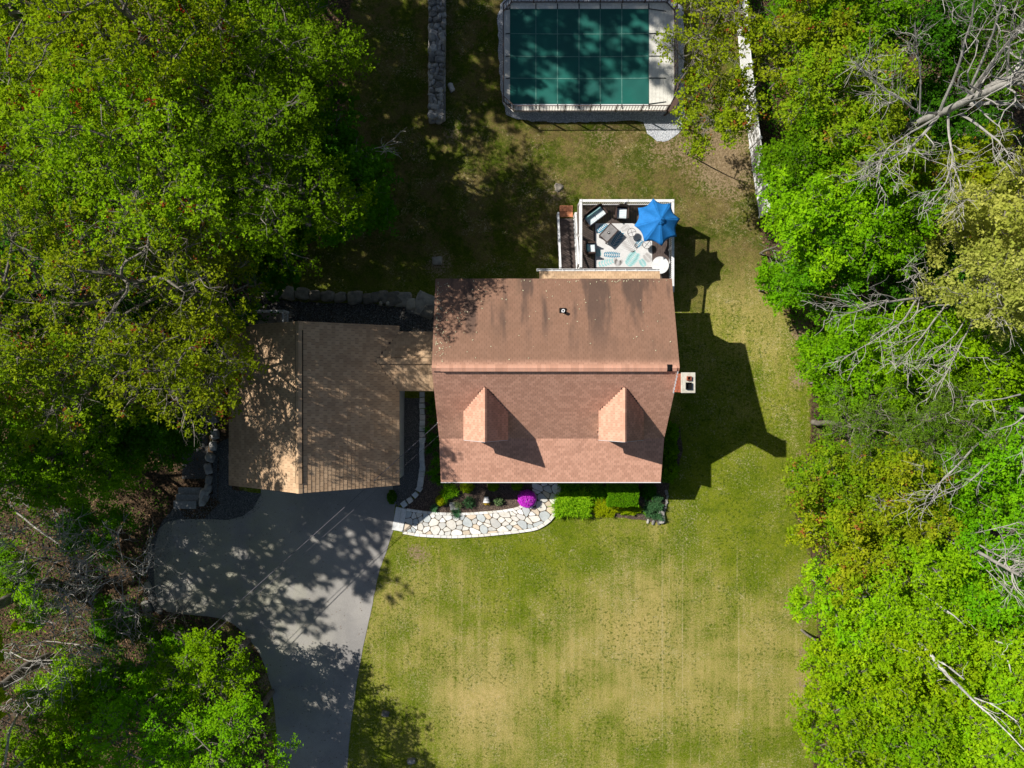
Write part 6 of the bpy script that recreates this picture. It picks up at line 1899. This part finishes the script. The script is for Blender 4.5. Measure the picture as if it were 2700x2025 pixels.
# ---- large bare trees: drawn limb by limb
def guided(label, base_px, paths, bark, r0, seed, sub=7, twigs=5, name='bare_tree', subl=(.18, .42), group=GB):
    """paths: lists of (px, py, z, radius)"""
    r_ = np.random.default_rng(seed)
    bx, by = P(base_px[0], base_px[1], -1 if base_px[1] < 900 else 0); g = gzf(bx, by)
    root = thing(name, label, 'tree', (bx, by, g), 0, group)
    VS = []; FS = []; nv = 0
    def addt(P_, R_, s):
        nonlocal nv
        V, Fc = tubes_np(P_, R_, s); VS.append(V); FS.append(Fc + nv); nv += len(V)
    org = np.array([bx, by, g])
    first = True
    allp = []
    for pth in paths:
        q = np.array([[*P(a, b, z), z] for a, b, z, _ in pth]) - org
        rr = np.array([p[3] for p in pth])
        # resample finely with wobble
        s = np.concatenate([[0], np.cumsum(np.linalg.norm(np.diff(q, axis=0), axis=1))])
        K = max(6, int(s[-1] / .45)); u = np.linspace(0, s[-1], K)
        qq = np.stack([np.interp(u, s, q[:, k]) for k in range(3)], 1); R1 = np.interp(u, s, rr)
        qq[1:] += np.cumsum(r_.normal(0, .013, (K - 1, 3)), 0)
        if first:
            V, Fc = tubes_np(qq[None], R1[None], 10)
            link('trunk', np_mesh('trunk', V, Fc, bark, r=np.full(len(Fc), .5), smooth=True), root); first = False
        else: addt(qq[None], R1[None], 6)
        allp.append((qq, R1, s[-1]))
    for pi, (qq, R1, L) in enumerate(allp):
        n = max(2, int(L * sub / 3.4)); K = len(qq)
        t = np.sqrt(r_.uniform(.12 if pi else .55, 1, n)); A = along(qq[None], np.zeros(n, int), t)
        i = np.minimum((t * (K - 1)).astype(int), K - 2); d = qq[i + 1] - qq[i]; d /= np.linalg.norm(d, axis=1)[:, None] + 1e-9
        dd = d * .9 + r_.normal(0, .55, (n, 3)); dd[:, 2] += .15; dd /= np.linalg.norm(dd, axis=1)[:, None]
        LL = L * r_.uniform(subl[0], subl[1], n) * (1.15 - t * .6)
        B = A + dd * LL[:, None]
        rb = np.interp(t, np.linspace(0, 1, K), R1) * .5
        P2, R2 = branch_set(A, B, np.clip(rb, .013, .05), np.full(n, .008), 6, r_, .08)
        addt(P2, R2, 4)
        idx = np.repeat(np.arange(n), twigs); m_ = len(idx)
        A3 = along(P2, idx, np.sqrt(r_.uniform(.05, 1, m_)))
        d3 = dd[idx] * .9 + r_.normal(0, .6, (m_, 3)); d3 /= np.linalg.norm(d3, axis=1)[:, None]
        B3 = A3 + d3 * (r_.uniform(.25, .95, m_))[:, None]
        P3, R3 = branch_set(A3, B3, np.full(m_, .0105), np.full(m_, .005), 5, r_, .09)
        addt(P3, R3, 3)
    V = np.concatenate(VS); Fc = np.concatenate(FS)
    link('branches', np_mesh('branches', V, Fc, bark, r=r_.uniform(.2, .8, len(Fc))), root)
    return root

guided('large leafless tree spreading grey branches over the top right corner', (2210, 440), [
    [(2300, 380, 2, 0.221), (2390, 335, 7, 0.189), (2480, 300, 10, 0.167), (2620, 240, 13.5, 0.134), (2760, 170, 16, 0.091)],
    [(2480, 300, 10, 0.081), (2440, 350, 11, 0.064), (2390, 400, 11.5, 0.042), (2290, 432, 12, 0.021)],
    [(2500, 292, 10.4, 0.059), (2502, 350, 11, 0.048), (2512, 420, 11.6, 0.037), (2490, 480, 12, 0.026), (2435, 545, 12.3, 0.016)],
    [(2512, 430, 11.6, 0.032), (2535, 490, 12, 0.024), (2543, 570, 12.3, 0.014)],
    [(2530, 300, 11, 0.059), (2580, 330, 11.6, 0.048), (2630, 370, 12, 0.037), (2670, 425, 12.4, 0.018)],
    [(2560, 275, 11.5, 0.091), (2630, 272, 12.5, 0.070), (2690, 280, 13.5, 0.059), (2790, 310, 14.5, 0.037)],
    [(2480, 300, 10, 0.070), (2420, 300, 10.8, 0.048), (2370, 265, 11.4, 0.037), (2300, 215, 12, 0.018)],
    [(2425, 300, 10.8, 0.042), (2428, 200, 12, 0.032), (2412, 60, 13.5, 0.018)],
    [(2550, 262, 12, 0.102), (2620, 160, 14, 0.070), (2700, 60, 16, 0.048), (2740, -40, 17, 0.026)],
    [(2600, 230, 13, 0.081), (2680, 200, 15, 0.059), (2800, 120, 17, 0.037)],
    [(2480, 290, 11, 0.070), (2530, 170, 13, 0.054), (2560, 60, 14.5, 0.037), (2580, -60, 16, 0.021)],
    [(2560, 230, 12.5, 0.059), (2620, 90, 14.5, 0.042), (2650, -30, 16, 0.026)],
    [(2470, 310, 10.6, 0.048), (2400, 350, 11.4, 0.037), (2330, 400, 12, 0.026), (2310, 500, 12.3, 0.016)],
    [(2340, 280, 9, 0.059), (2320, 230, 11, 0.037), (2260, 170, 12, 0.018)]], BARK, .2, 5, sub=9, twigs=6)
guided('leafless tree with pale limbs fanning left over bright crowns in mid right woods', (2440, 820), [
    [(2440, 790, 0, .13), (2470, 785, 5, .12), (2560, 783, 9, .10), (2640, 785, 12, .07)],
    [(2480, 784, 6.5, .07), (2430, 785, 8.5, .06), (2330, 800, 9.6, .04), (2250, 828, 10.2, .025), (2185, 822, 10.6, .01)],
    [(2420, 785, 8.6, .045), (2380, 850, 9.4, .035), (2300, 900, 10, .02), (2225, 945, 10.4, .01)],
    [(2500, 795, 8, .045), (2450, 860, 9, .035), (2400, 920, 9.8, .02), (2340, 975, 10.2, .01)],
    [(2560, 790, 9, .045), (2562, 850, 9.8, .035), (2530, 910, 10.2, .025), (2460, 1050, 10.8, .01)],
    [(2560, 820, 9.4, .03), (2520, 880, 10, .02), (2440, 950, 10.5, .01)],
    [(2440, 785, 8.2, .04), (2444, 730, 9, .03), (2400, 710, 9.6, .015), (2365, 712, 9.8, .008)]], BARK_PALE, .13, 6, sub=8, twigs=4)
guided('broken grey tree with thick leaning limbs on the right edge below the middle', (2560, 1080), [
    [(2600, 1065, 1, .15), (2640, 1072, 6, .15), (2690, 1080, 9, .14), (2780, 1100, 12, .10)],
    [(2602, 1080, 5, .09), (2640, 1130, 7.5, .08), (2700, 1155, 9.5, .07), (2780, 1185, 11, .05)],
    [(2653, 1090, 9, .05), (2600, 1150, 8, .055), (2550, 1200, 9, .045), (2490, 1260, 9.6, .03), (2440, 1310, 10, .012)],
    [(2605, 1145, 6.5, .06), (2650, 1180, 8.5, .05), (2700, 1215, 10, .03)],
    [(2660, 1160, 8.8, .04), (2610, 1220, 9.4, .03), (2540, 1280, 10, .02), (2450, 1320, 10.4, .01)],
    [(2690, 1040, 10, .04), (2640, 1055, 10.4, .025), (2570, 1060, 10.6, .012)]], BARK, .15, 7, sub=6, twigs=4)
guided('clump of pale bare stems slanting to the lower right edge', (2420, 1370), [
    [(2440, 1390, 4, .10), (2500, 1412, 7, .09), (2570, 1445, 9.5, .08), (2690, 1510, 13, .06)],
    [(2450, 1392, 5, .06), (2520, 1440, 8, .05), (2600, 1480, 10, .045), (2720, 1520, 13, .03)],
    [(2460, 1388, 6, .05), (2560, 1425, 9, .045), (2640, 1470, 11.5, .03), (2740, 1490, 13, .02)],
    [(2530, 1440, 8, .03), (2590, 1490, 10, .02), (2660, 1560, 11, .01)],
    [(2470, 1370, 6, .03), (2400, 1345, 8, .02), (2330, 1330, 8.6, .008)],
    [(2540, 1410, 8.5, .03), (2600, 1400, 10, .02), (2680, 1380, 11, .01)]], BARK_PALE, .1, 8, sub=5, twigs=3)
GW = 'white barked birches in the lower right thicket'
bw_ = dict(sub=1.0, twigs=1, name='birch_tree', subl=(.06, .16), group=GW)
guided('white birch with forked trunk showing brightest through the lime leaves', (2330, 1600), [
    [(2370, 1640, 3.0, 0.076), (2420, 1690, 8.0, 0.083), (2455, 1725, 8.9, 0.089), (2480, 1760, 9.8, 0.083), (2510, 1785, 10.5, 0.058), (2575, 1850, 10.3, 0.045), (2620, 1890, 10.9, 0.032), (2720, 1990, 11.9, 0.019)],
    [(2470, 1745, 9.3, 0.064), (2490, 1775, 10.1, 0.051), (2520, 1808, 10.8, 0.032)],
    [(2462, 1735, 9.3, 0.051), (2500, 1760, 10.3, 0.045), (2540, 1795, 10.4, 0.029)],
    [(2570, 1840, 10.1, 0.032), (2620, 1860, 10.9, 0.029), (2680, 1900, 11.5, 0.019)],
    [(2425, 1690, 8.3, 0.025), (2428, 1720, 8.9, 0.019), (2425, 1740, 9.3, 0.013)]], BARK_WHITE, .12, 9, **bw_)
guided('slim white birch with one crooked stem right of the forked birch', (2480, 1600), [
    [(2520, 1630, 3.0, 0.051), (2590, 1680, 8.2, 0.048), (2630, 1712, 8.4, 0.045), (2660, 1730, 8.9, 0.038), (2668, 1770, 9.5, 0.019)],
    [(2625, 1690, 8.5, 0.038), (2655, 1700, 9.1, 0.029), (2690, 1690, 9.7, 0.013)]], BARK_WHITE, .08, 10, **bw_)
guided('thin white birch stem glimpsed higher up in the lime thicket', (2380, 1530), [
    [(2400, 1545, 5.0, 0.032), (2440, 1575, 8.3, 0.032), (2520, 1625, 9.5, 0.029), (2552, 1655, 9.2, 0.019)],
    [(2470, 1600, 8.7, 0.022), (2500, 1618, 9.3, 0.019), (2535, 1630, 8.8, 0.013)]], BARK_WHITE, .05, 11, **bw_)
guided('white birch leaning in the bottom left corner of the picture', (60, 1900), [
    [(50, 1880, 3.0, 0.061), (25, 1930, 8.0, 0.058), (14, 1990, 8.8, 0.054), (-10, 2100, 11.3, 0.034)],
    [(120, 1975, 4.0, 0.054), (100, 1985, 5.0, 0.051), (60, 2010, 6.5, 0.048), (0, 2060, 8.0, 0.041)]], BARK_WHITE, .09, 12, sub=1.0, twigs=2, name='birch_tree', subl=(.06, .16), group='white barked birches in the lower left corner')
guided('fallen bare limb reaching from the lawn shade north of the garage', (820, 430), [
    [(840, 405, 3, .05), (900, 405, 6, .04), (960, 398, 6.6, .025), (1010, 385, 7, .01)],
    [(900, 405, 6, .02), (870, 440, 6.3, .015), (850, 420, 6.5, .008)]], BARK_PALE, .05, 13, sub=4, twigs=3)
guided('leaning dead trunk and pale twigs over brown litter at the left', (150, 1380), [
    [(45, 1352, 1.5, 0.048), (110, 1402, 1.8, 0.054), (160, 1440, 2.0, 0.048), (215, 1478, 2.3, 0.024)],
    [(100, 1640, 2, 0.024), (90, 1560, 4, 0.021), (150, 1480, 5.4, 0.012), (182, 1390, 6, 0.006)],
    [(105, 1660, 2, 0.024), (160, 1560, 4, 0.021), (230, 1470, 5, 0.015), (290, 1440, 5.5, 0.007)],
    [(100, 1650, 2, 0.024), (200, 1600, 3.5, 0.018), (270, 1540, 4.5, 0.012), (350, 1510, 5, 0.006)],
    [(290, 1540, 2, 0.018), (340, 1525, 3, 0.015), (372, 1510, 3.4, 0.009), (395, 1540, 3.6, 0.005)],
    [(30, 1720, 2, 0.030), (80, 1745, 3, 0.027), (150, 1740, 4, 0.018), (280, 1750, 5, 0.009)],
    [(120, 1690, 2, 0.024), (220, 1700, 3.5, 0.018), (310, 1718, 4.4, 0.006)],
    [(140, 1735, 3, 0.018), (190, 1680, 4.4, 0.012), (230, 1620, 5, 0.006)]], BARK_PALE, .08, 14, sub=6, twigs=4)

# ---- shrubs and garden plants
def shrub(label, name, cat, loc, rx, ry, h, leaf, n, lsz, shape='dome', seed=0, group=None, rot=0, tilt=.8, up=.5, aspect=.7, lump=.12):
    r_ = np.random.default_rng(seed)
    t = thing(name, label, cat, loc, rot, group)
    if shape == 'dome':
        d = r_.normal(0, 1, (n, 3)); d[:, 2] = np.abs(d[:, 2]); d /= np.linalg.norm(d, axis=1)[:, None]
        q = r_.uniform(.72, 1.0, n)[:, None]
        f = 1 + lump * np.sin(d[:, 0:1] * 9 + seed) * np.cos(d[:, 1:2] * 8) + lump * .6 * np.sin(d[:, 2:3] * 14 + d[:, 0:1] * 5)
        Cn = d * q * f * np.array([rx, ry, h])
    else:
        s = r_.uniform(-1, 1, (n, 3)); ax = r_.integers(0, 5, n)
        s[:, 2] = (s[:, 2] + 1) / 2
        for k in range(n):
            if ax[k] <= 2: s[k, 2] = r_.uniform(.9, 1.0)
            elif ax[k] == 3: s[k, 0] = math.copysign(r_.uniform(.92, 1), s[k, 0])
            else: s[k, 1] = math.copysign(r_.uniform(.9, 1), s[k, 1])
        rr = np.sqrt(s[:, 0] ** 2 + s[:, 1] ** 2); s[:, 2] *= np.where(rr > 1.1, .93, 1)
        f = 1 + lump * .3 * np.sin(s[:, 0:1] * 7 + s[:, 1:2] * 5)
        Cn = s * f * np.array([rx, ry, h])
    Cn[:, 2] += .03
    link('foliage', leaves_mesh('foliage', Cn, None, lsz, leaf, r_, tilt, up, aspect), t)
    ns_ = 10; A = np.zeros((ns_, 3)); A[:, 2] = -.03
    dd = r_.normal(0, 1, (ns_, 3)); dd[:, 2] = np.abs(dd[:, 2]) + .6; dd /= np.linalg.norm(dd, axis=1)[:, None]
    P_, R_ = branch_set(A, dd * np.array([rx, ry, h]) * .8, np.full(ns_, .018), np.full(ns_, .006), 4, r_, .1)
    V, Fc = tubes_np(P_, R_, 4); link('stems', np_mesh('stems', V, Fc, BARK_DARK, r=np.full(len(Fc), .5)), t)
    return t

def strappy(label, name, cat, loc, rx, ry, h, leaf, n, seed=0, group=None, wd=.025, L=(.3, .55), clumps=12):
    """arching strap leaves in clumps"""
    r_ = np.random.default_rng(seed)
    t = thing(name, label, cat, loc, 0, group)
    cc = np.stack([r_.uniform(-1, 1, clumps) * rx, r_.uniform(-1, 1, clumps) * ry], 1)
    idx = r_.integers(0, clumps, n); az = r_.uniform(0, 6.283, n); LL = r_.uniform(L[0], L[1], n)
    K = 5; q = np.linspace(0, 1, K)
    V = []; Fc = []
    reach = LL[:, None] * (q ** 1.1)[None] * r_.uniform(.5, .95, n)[:, None]
    hh = h * r_.uniform(.6, 1.1, n)[:, None] * np.sin(np.pi * np.clip(q * .78, 0, 1))[None]
    x0 = cc[idx, 0] + r_.normal(0, .04, n); y0 = cc[idx, 1] + r_.normal(0, .04, n)
    cx = x0[:, None] + np.cos(az)[:, None] * reach; cy = y0[:, None] + np.sin(az)[:, None] * reach
    w_ = wd * (1 - q * .85)[None] * r_.uniform(.7, 1.2, n)[:, None]
    px_ = -np.sin(az)[:, None] * w_; py_ = np.cos(az)[:, None] * w_
    a = np.stack([cx + px_, cy + py_, hh + .02], 2); b = np.stack([cx - px_, cy - py_, hh + .02], 2)
    V = np.stack([a, b], 2).reshape(-1, 3)
    base = (np.arange(n) * K * 2)[:, None] + (np.arange(K - 1) * 2)[None]
    Fc = np.stack([base, base + 1, base + 3, base + 2], 2).reshape(-1, 4)
    link('foliage', np_mesh('foliage', V, Fc, leaf, r=np.repeat(r_.uniform(0, 1, n), K - 1)), t)
    return t

def at(a, b, z=0.): return (*z5(a, b, z), .03)
shrub('dome of magenta azalea blossom beside the flagstone walk', 'azalea', 'azalea', at(1078, 240, .4), .56, .52, .75, L_PURPLE, 5200, .05, seed=1, tilt=.9, lump=.05)
shrub('small bright yellow green rounded shrub left in the mulch bed', 'globe_shrub', 'shrub', at(447, 250, .3), .32, .34, .50, L_SPIREA, 2200, .045, seed=2, lump=.03)
strappy('clump of arching lily leaves behind the yellow green globe', 'daylily', 'plant', at(520, 190, .1), .42, .50, .35, L_DAYLILY, 420, 3, L=(.25, .5), clumps=9)
shrub('green dwarf juniper with radiating tufts in the middle of the left bed', 'juniper', 'shrub', at(655, 262, .15), .34, .32, .30, L_BLUEGREEN, 1500, .07, seed=4, aspect=.25, group='low junipers', lump=.3)
shrub('small variegated shrub between the pot and the azalea', 'variegated_shrub', 'shrub', at(872, 256, .15), .26, .22, .28, L_GREYGREEN, 700, .08, seed=5, lump=.3)
strappy('blue green spiky plant at the far left front of the bed', 'spiky_plant', 'plant', at(405, 308, .1), .18, .14, .22, L_BLUEGREEN, 160, 6, L=(.18, .34), wd=.014, clumps=4, group='spiky blue green plants')
strappy('blue green spiky plant spilling over the walk edge', 'spiky_plant', 'plant', at(555, 340, .1), .18, .12, .22, L_BLUEGREEN, 170, 7, L=(.18, .34), wd=.014, clumps=4, group='spiky blue green plants')
strappy('grey green spiky plant next to the flat stone slab', 'spiky_plant', 'plant', at(570, 280, .1), .16, .14, .22, L_GREYGREEN, 130, 8, L=(.16, .32), wd=.014, clumps=4, group='spiky blue green plants')
for (lab_, a, b, rx, k_) in (('rounded boxwood under the front eave next to the lilies', 640, 150, .42, L_OLIVE), ('rounded boxwood in eave shade in the middle of the left bed', 830, 145, .34, L_HEDGE), ('rounded boxwood in eave shade nearest the azalea', 1005, 140, .34, L_HEDGE)):
    shrub(lab_, 'boxwood', 'shrub', at(a, b, .3), rx, rx * .9, .55, k_, 2400, .05, seed=int(a), group='boxwoods along the front wall')
for i, (lab_, px_, py_, rx, ry) in enumerate([('dark strappy plants at the upper end of the strip beside the house left wall', 1143, 1085, .32, .7), ('dark strappy plants in the middle of the strip beside the house left wall', 1143, 1160, .35, .8),
                                              ('strappy plants at the front left house corner', 1150, 1240, .45, .7)]):
    x_, y_ = P(px_, py_, .1)
    strappy(lab_, 'shade_plants', 'plant', (x_, y_, gzf(x_, y_) + .03), rx, ry, .32, L_DARK if i < 2 else L_HEDGE, 380, 30 + i, L=(.2, .45), clumps=14, group='shade plants along the left wall')
# slab and tipped pot
m = MB(); a_ = [z5(508, 258), z5(578, 262), z5(582, 312), z5(520, 318)]
m.prism(a_[::-1], 0.0, .10, .5, .02, .02); o = m.build('stone_slab', GRANITE, None); tag(o, 'flat grey stone slab between the lilies and the walk', 'stone slab')
pot = thing('planter_pot', 'tipped white striped planter pot spilling yellow flowers on the mulch', 'planter', (*z5(782, 240, .2), .03))
m = MB(); prof_ = [(.10, .0), (.125, .13), (.155, .26), (.175, .40), (.19, .42), (.17, .42), (.15, .30), (.0, .24)]
n = 24
vs = []; fs = []
for r__, z_ in prof_:
    for k in range(n):
        a = 2 * math.pi * k / n
        vs.append((r__ * 1.15 * math.cos(a), .17 - z_ * .80, .21 + r__ * 1.05 * math.sin(a)))
for i in range(len(prof_) - 1):
    for k in range(n): fs.append((i * n + k, (i + 1) * n + k, (i + 1) * n + (k + 1) % n, i * n + (k + 1) % n))
fs.append(tuple(range(n)))
m.add(vs, fs); m.build('pot', WHITE, pot, local=True, smooth=False)
for z_ in (.12, .25):
    m = MB(); rr_ = .14 + .03 * (z_ > .2)
    m.tube([(rr_ * 1.09 * math.cos(a), .17 - z_ * .8, .21 + rr_ * 1.0 * math.sin(a)) for a in np.linspace(0, 2 * math.pi, 21)], .011, 5); m.build('pot_stripe', TABLEGREY, pot, local=True)
r_ = np.random.default_rng(3)
Cn = r_.normal(0, 1, (500, 3)) * np.array([.075, .04, .035]) + np.array([0, -.22, .16]); Cn[:, 2] = np.abs(Cn[:, 2])
link('flowers', leaves_mesh('flowers', Cn, None, .045, L_YFLOWER, r_, .9, .4, .8), pot)
# right bed
strappy('wide mass of bright green lily leaves right of the walk', 'daylily', 'plant', (*z5(1400, 265), .03), 1.0, .62, .50, L_DAYLILY, 2600, 41, L=(.28, .6), clumps=60, wd=.03)
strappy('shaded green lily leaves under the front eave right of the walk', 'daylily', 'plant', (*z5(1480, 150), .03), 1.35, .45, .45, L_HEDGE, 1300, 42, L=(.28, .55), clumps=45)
shrub('golden green low spreading shrub in front of the clipped hedge', 'spirea', 'shrub', (*z5(1650, 290, .15), .03), 1.0, .60, .36, L_SPIREA, 8000, .06, seed=43, lump=.22)
shrub('golden green low shrub patch below the right half of the hedge', 'spirea', 'shrub', (*z5(1830, 315, .1), .03), .8, .30, .28, L_SPIREA, 3200, .06, seed=44, lump=.22)
shrub('large square clipped green hedge block in front of the porch', 'clipped_hedge', 'hedge', (*z5(1775, 205, .9), .03), .88, .66, 1.15, L_HEDGE, 12000, .06, shape='box', seed=45, lump=.1)
strappy('grey green feathery plant at the right end of the bed', 'feathery_plant', 'plant', (*z5(1998, 300, .2), .03), .42, .62, .5, L_BLUEGREEN, 900, 46, L=(.2, .45), wd=.016, clumps=24)
shrub('small lime shrub beside the feathery plant', 'spirea', 'shrub', (*z5(1950, 335, .1), .03), .22, .2, .24, L_LIME, 500, .06, seed=47)
shrub('dark shrub in the shade at the front right house corner', 'dark_shrub', 'shrub', (*z5(1960, 180, .2), .03), .5, .5, .5, L_DARK, 1800, .07, seed=48)
for i, (lab_, py_, ry) in enumerate([('dark hedge shrub against the right wall nearest the front corner', 1240, .75), ('dark hedge shrub against the right wall in the middle', 1190, .75), ('dark hedge shrub against the right wall nearest the chimney', 1145, .7)]):
    x_, y_ = P(1768, py_, .8)
    shrub(lab_, 'wall_shrub', 'shrub', (x_, y_, gzf(x_, y_)), .55, ry, 1.1, L_HEDGE, 4200, .07, seed=50 + i, group='dark shrubs along the right wall', lump=.2)
x_, y_ = P(1032, 1312, .3); shrub('small black looking shrub beside the garage corner', 'dark_shrub', 'shrub', (x_, y_, 0), .28, .42, .5, L_DARK, 1200, .07, seed=55)
# brush heap at the lawn edge
br = thing('brush_heap', 'grey heap of tangled dead twigs at the right lawn edge', 'brush', (*P(2078, 722, -.8), gzf(16, 6.5)))
r_ = np.random.default_rng(77); A = r_.normal(0, .45, (150, 3)); A[:, 2] = np.abs(A[:, 2]) * .4
B = A + r_.normal(0, .5, (150, 3)) * np.array([1, 1, .25]); B[:, 2] = np.abs(B[:, 2])
P_, R_ = branch_set(A, B, np.full(150, .014), np.full(150, .008), 5, r_, .2); V, Fc = tubes_np(P_, R_, 4)
link('twigs', np_mesh('twigs', V, Fc, BARK_PALE, r=np.full(len(Fc), .5)), br)
# undergrowth of the woods
def undergrowth(name, label, n, region, mat, lsz, seed, sparse):
    r_ = np.random.default_rng(seed)
    x = r_.uniform(region[0], region[1], n * 2); y = r_.uniform(region[2], region[3], n * 2)
    li = litter_at(x, y)
    f = np.sin(x * 1.1 + np.sin(y * .9) * 2) * np.cos(y * 1.2 + np.sin(x * .6) * 2)
    ok = (li > .6) & (f > sparse) & ~in_poly(x, y, dpoly) & ~in_poly(x, y, g1) & ~in_poly(x, y, [(-20, -7.5), (-20, 4), (-3, 5), (-3, -7.5)])
    x = x[ok][:n]; y = y[ok][:n]
    z = gz(x, y) + np.abs(r_.normal(0, .28, len(x))) + .05
    o = link(name, leaves_mesh(name, np.stack([x, y, z], 1), None, lsz, mat, r_, .6, .7, .7)); o['kind'] = 'stuff'; tag(o, label, 'undergrowth')
undergrowth('undergrowth', 'low green ground plants among the leaf litter of the right woods', 42000, (13, 32, -24, 24), L_GREEN, .12, 1, -.15)
undergrowth('undergrowth', 'scattered low green seedlings on the brown litter of the left woods', 36000, (-32, -12, -24, 24), L_DARK, .10, 2, -.55)

# ---- wood behind everything, out to where the ground ends
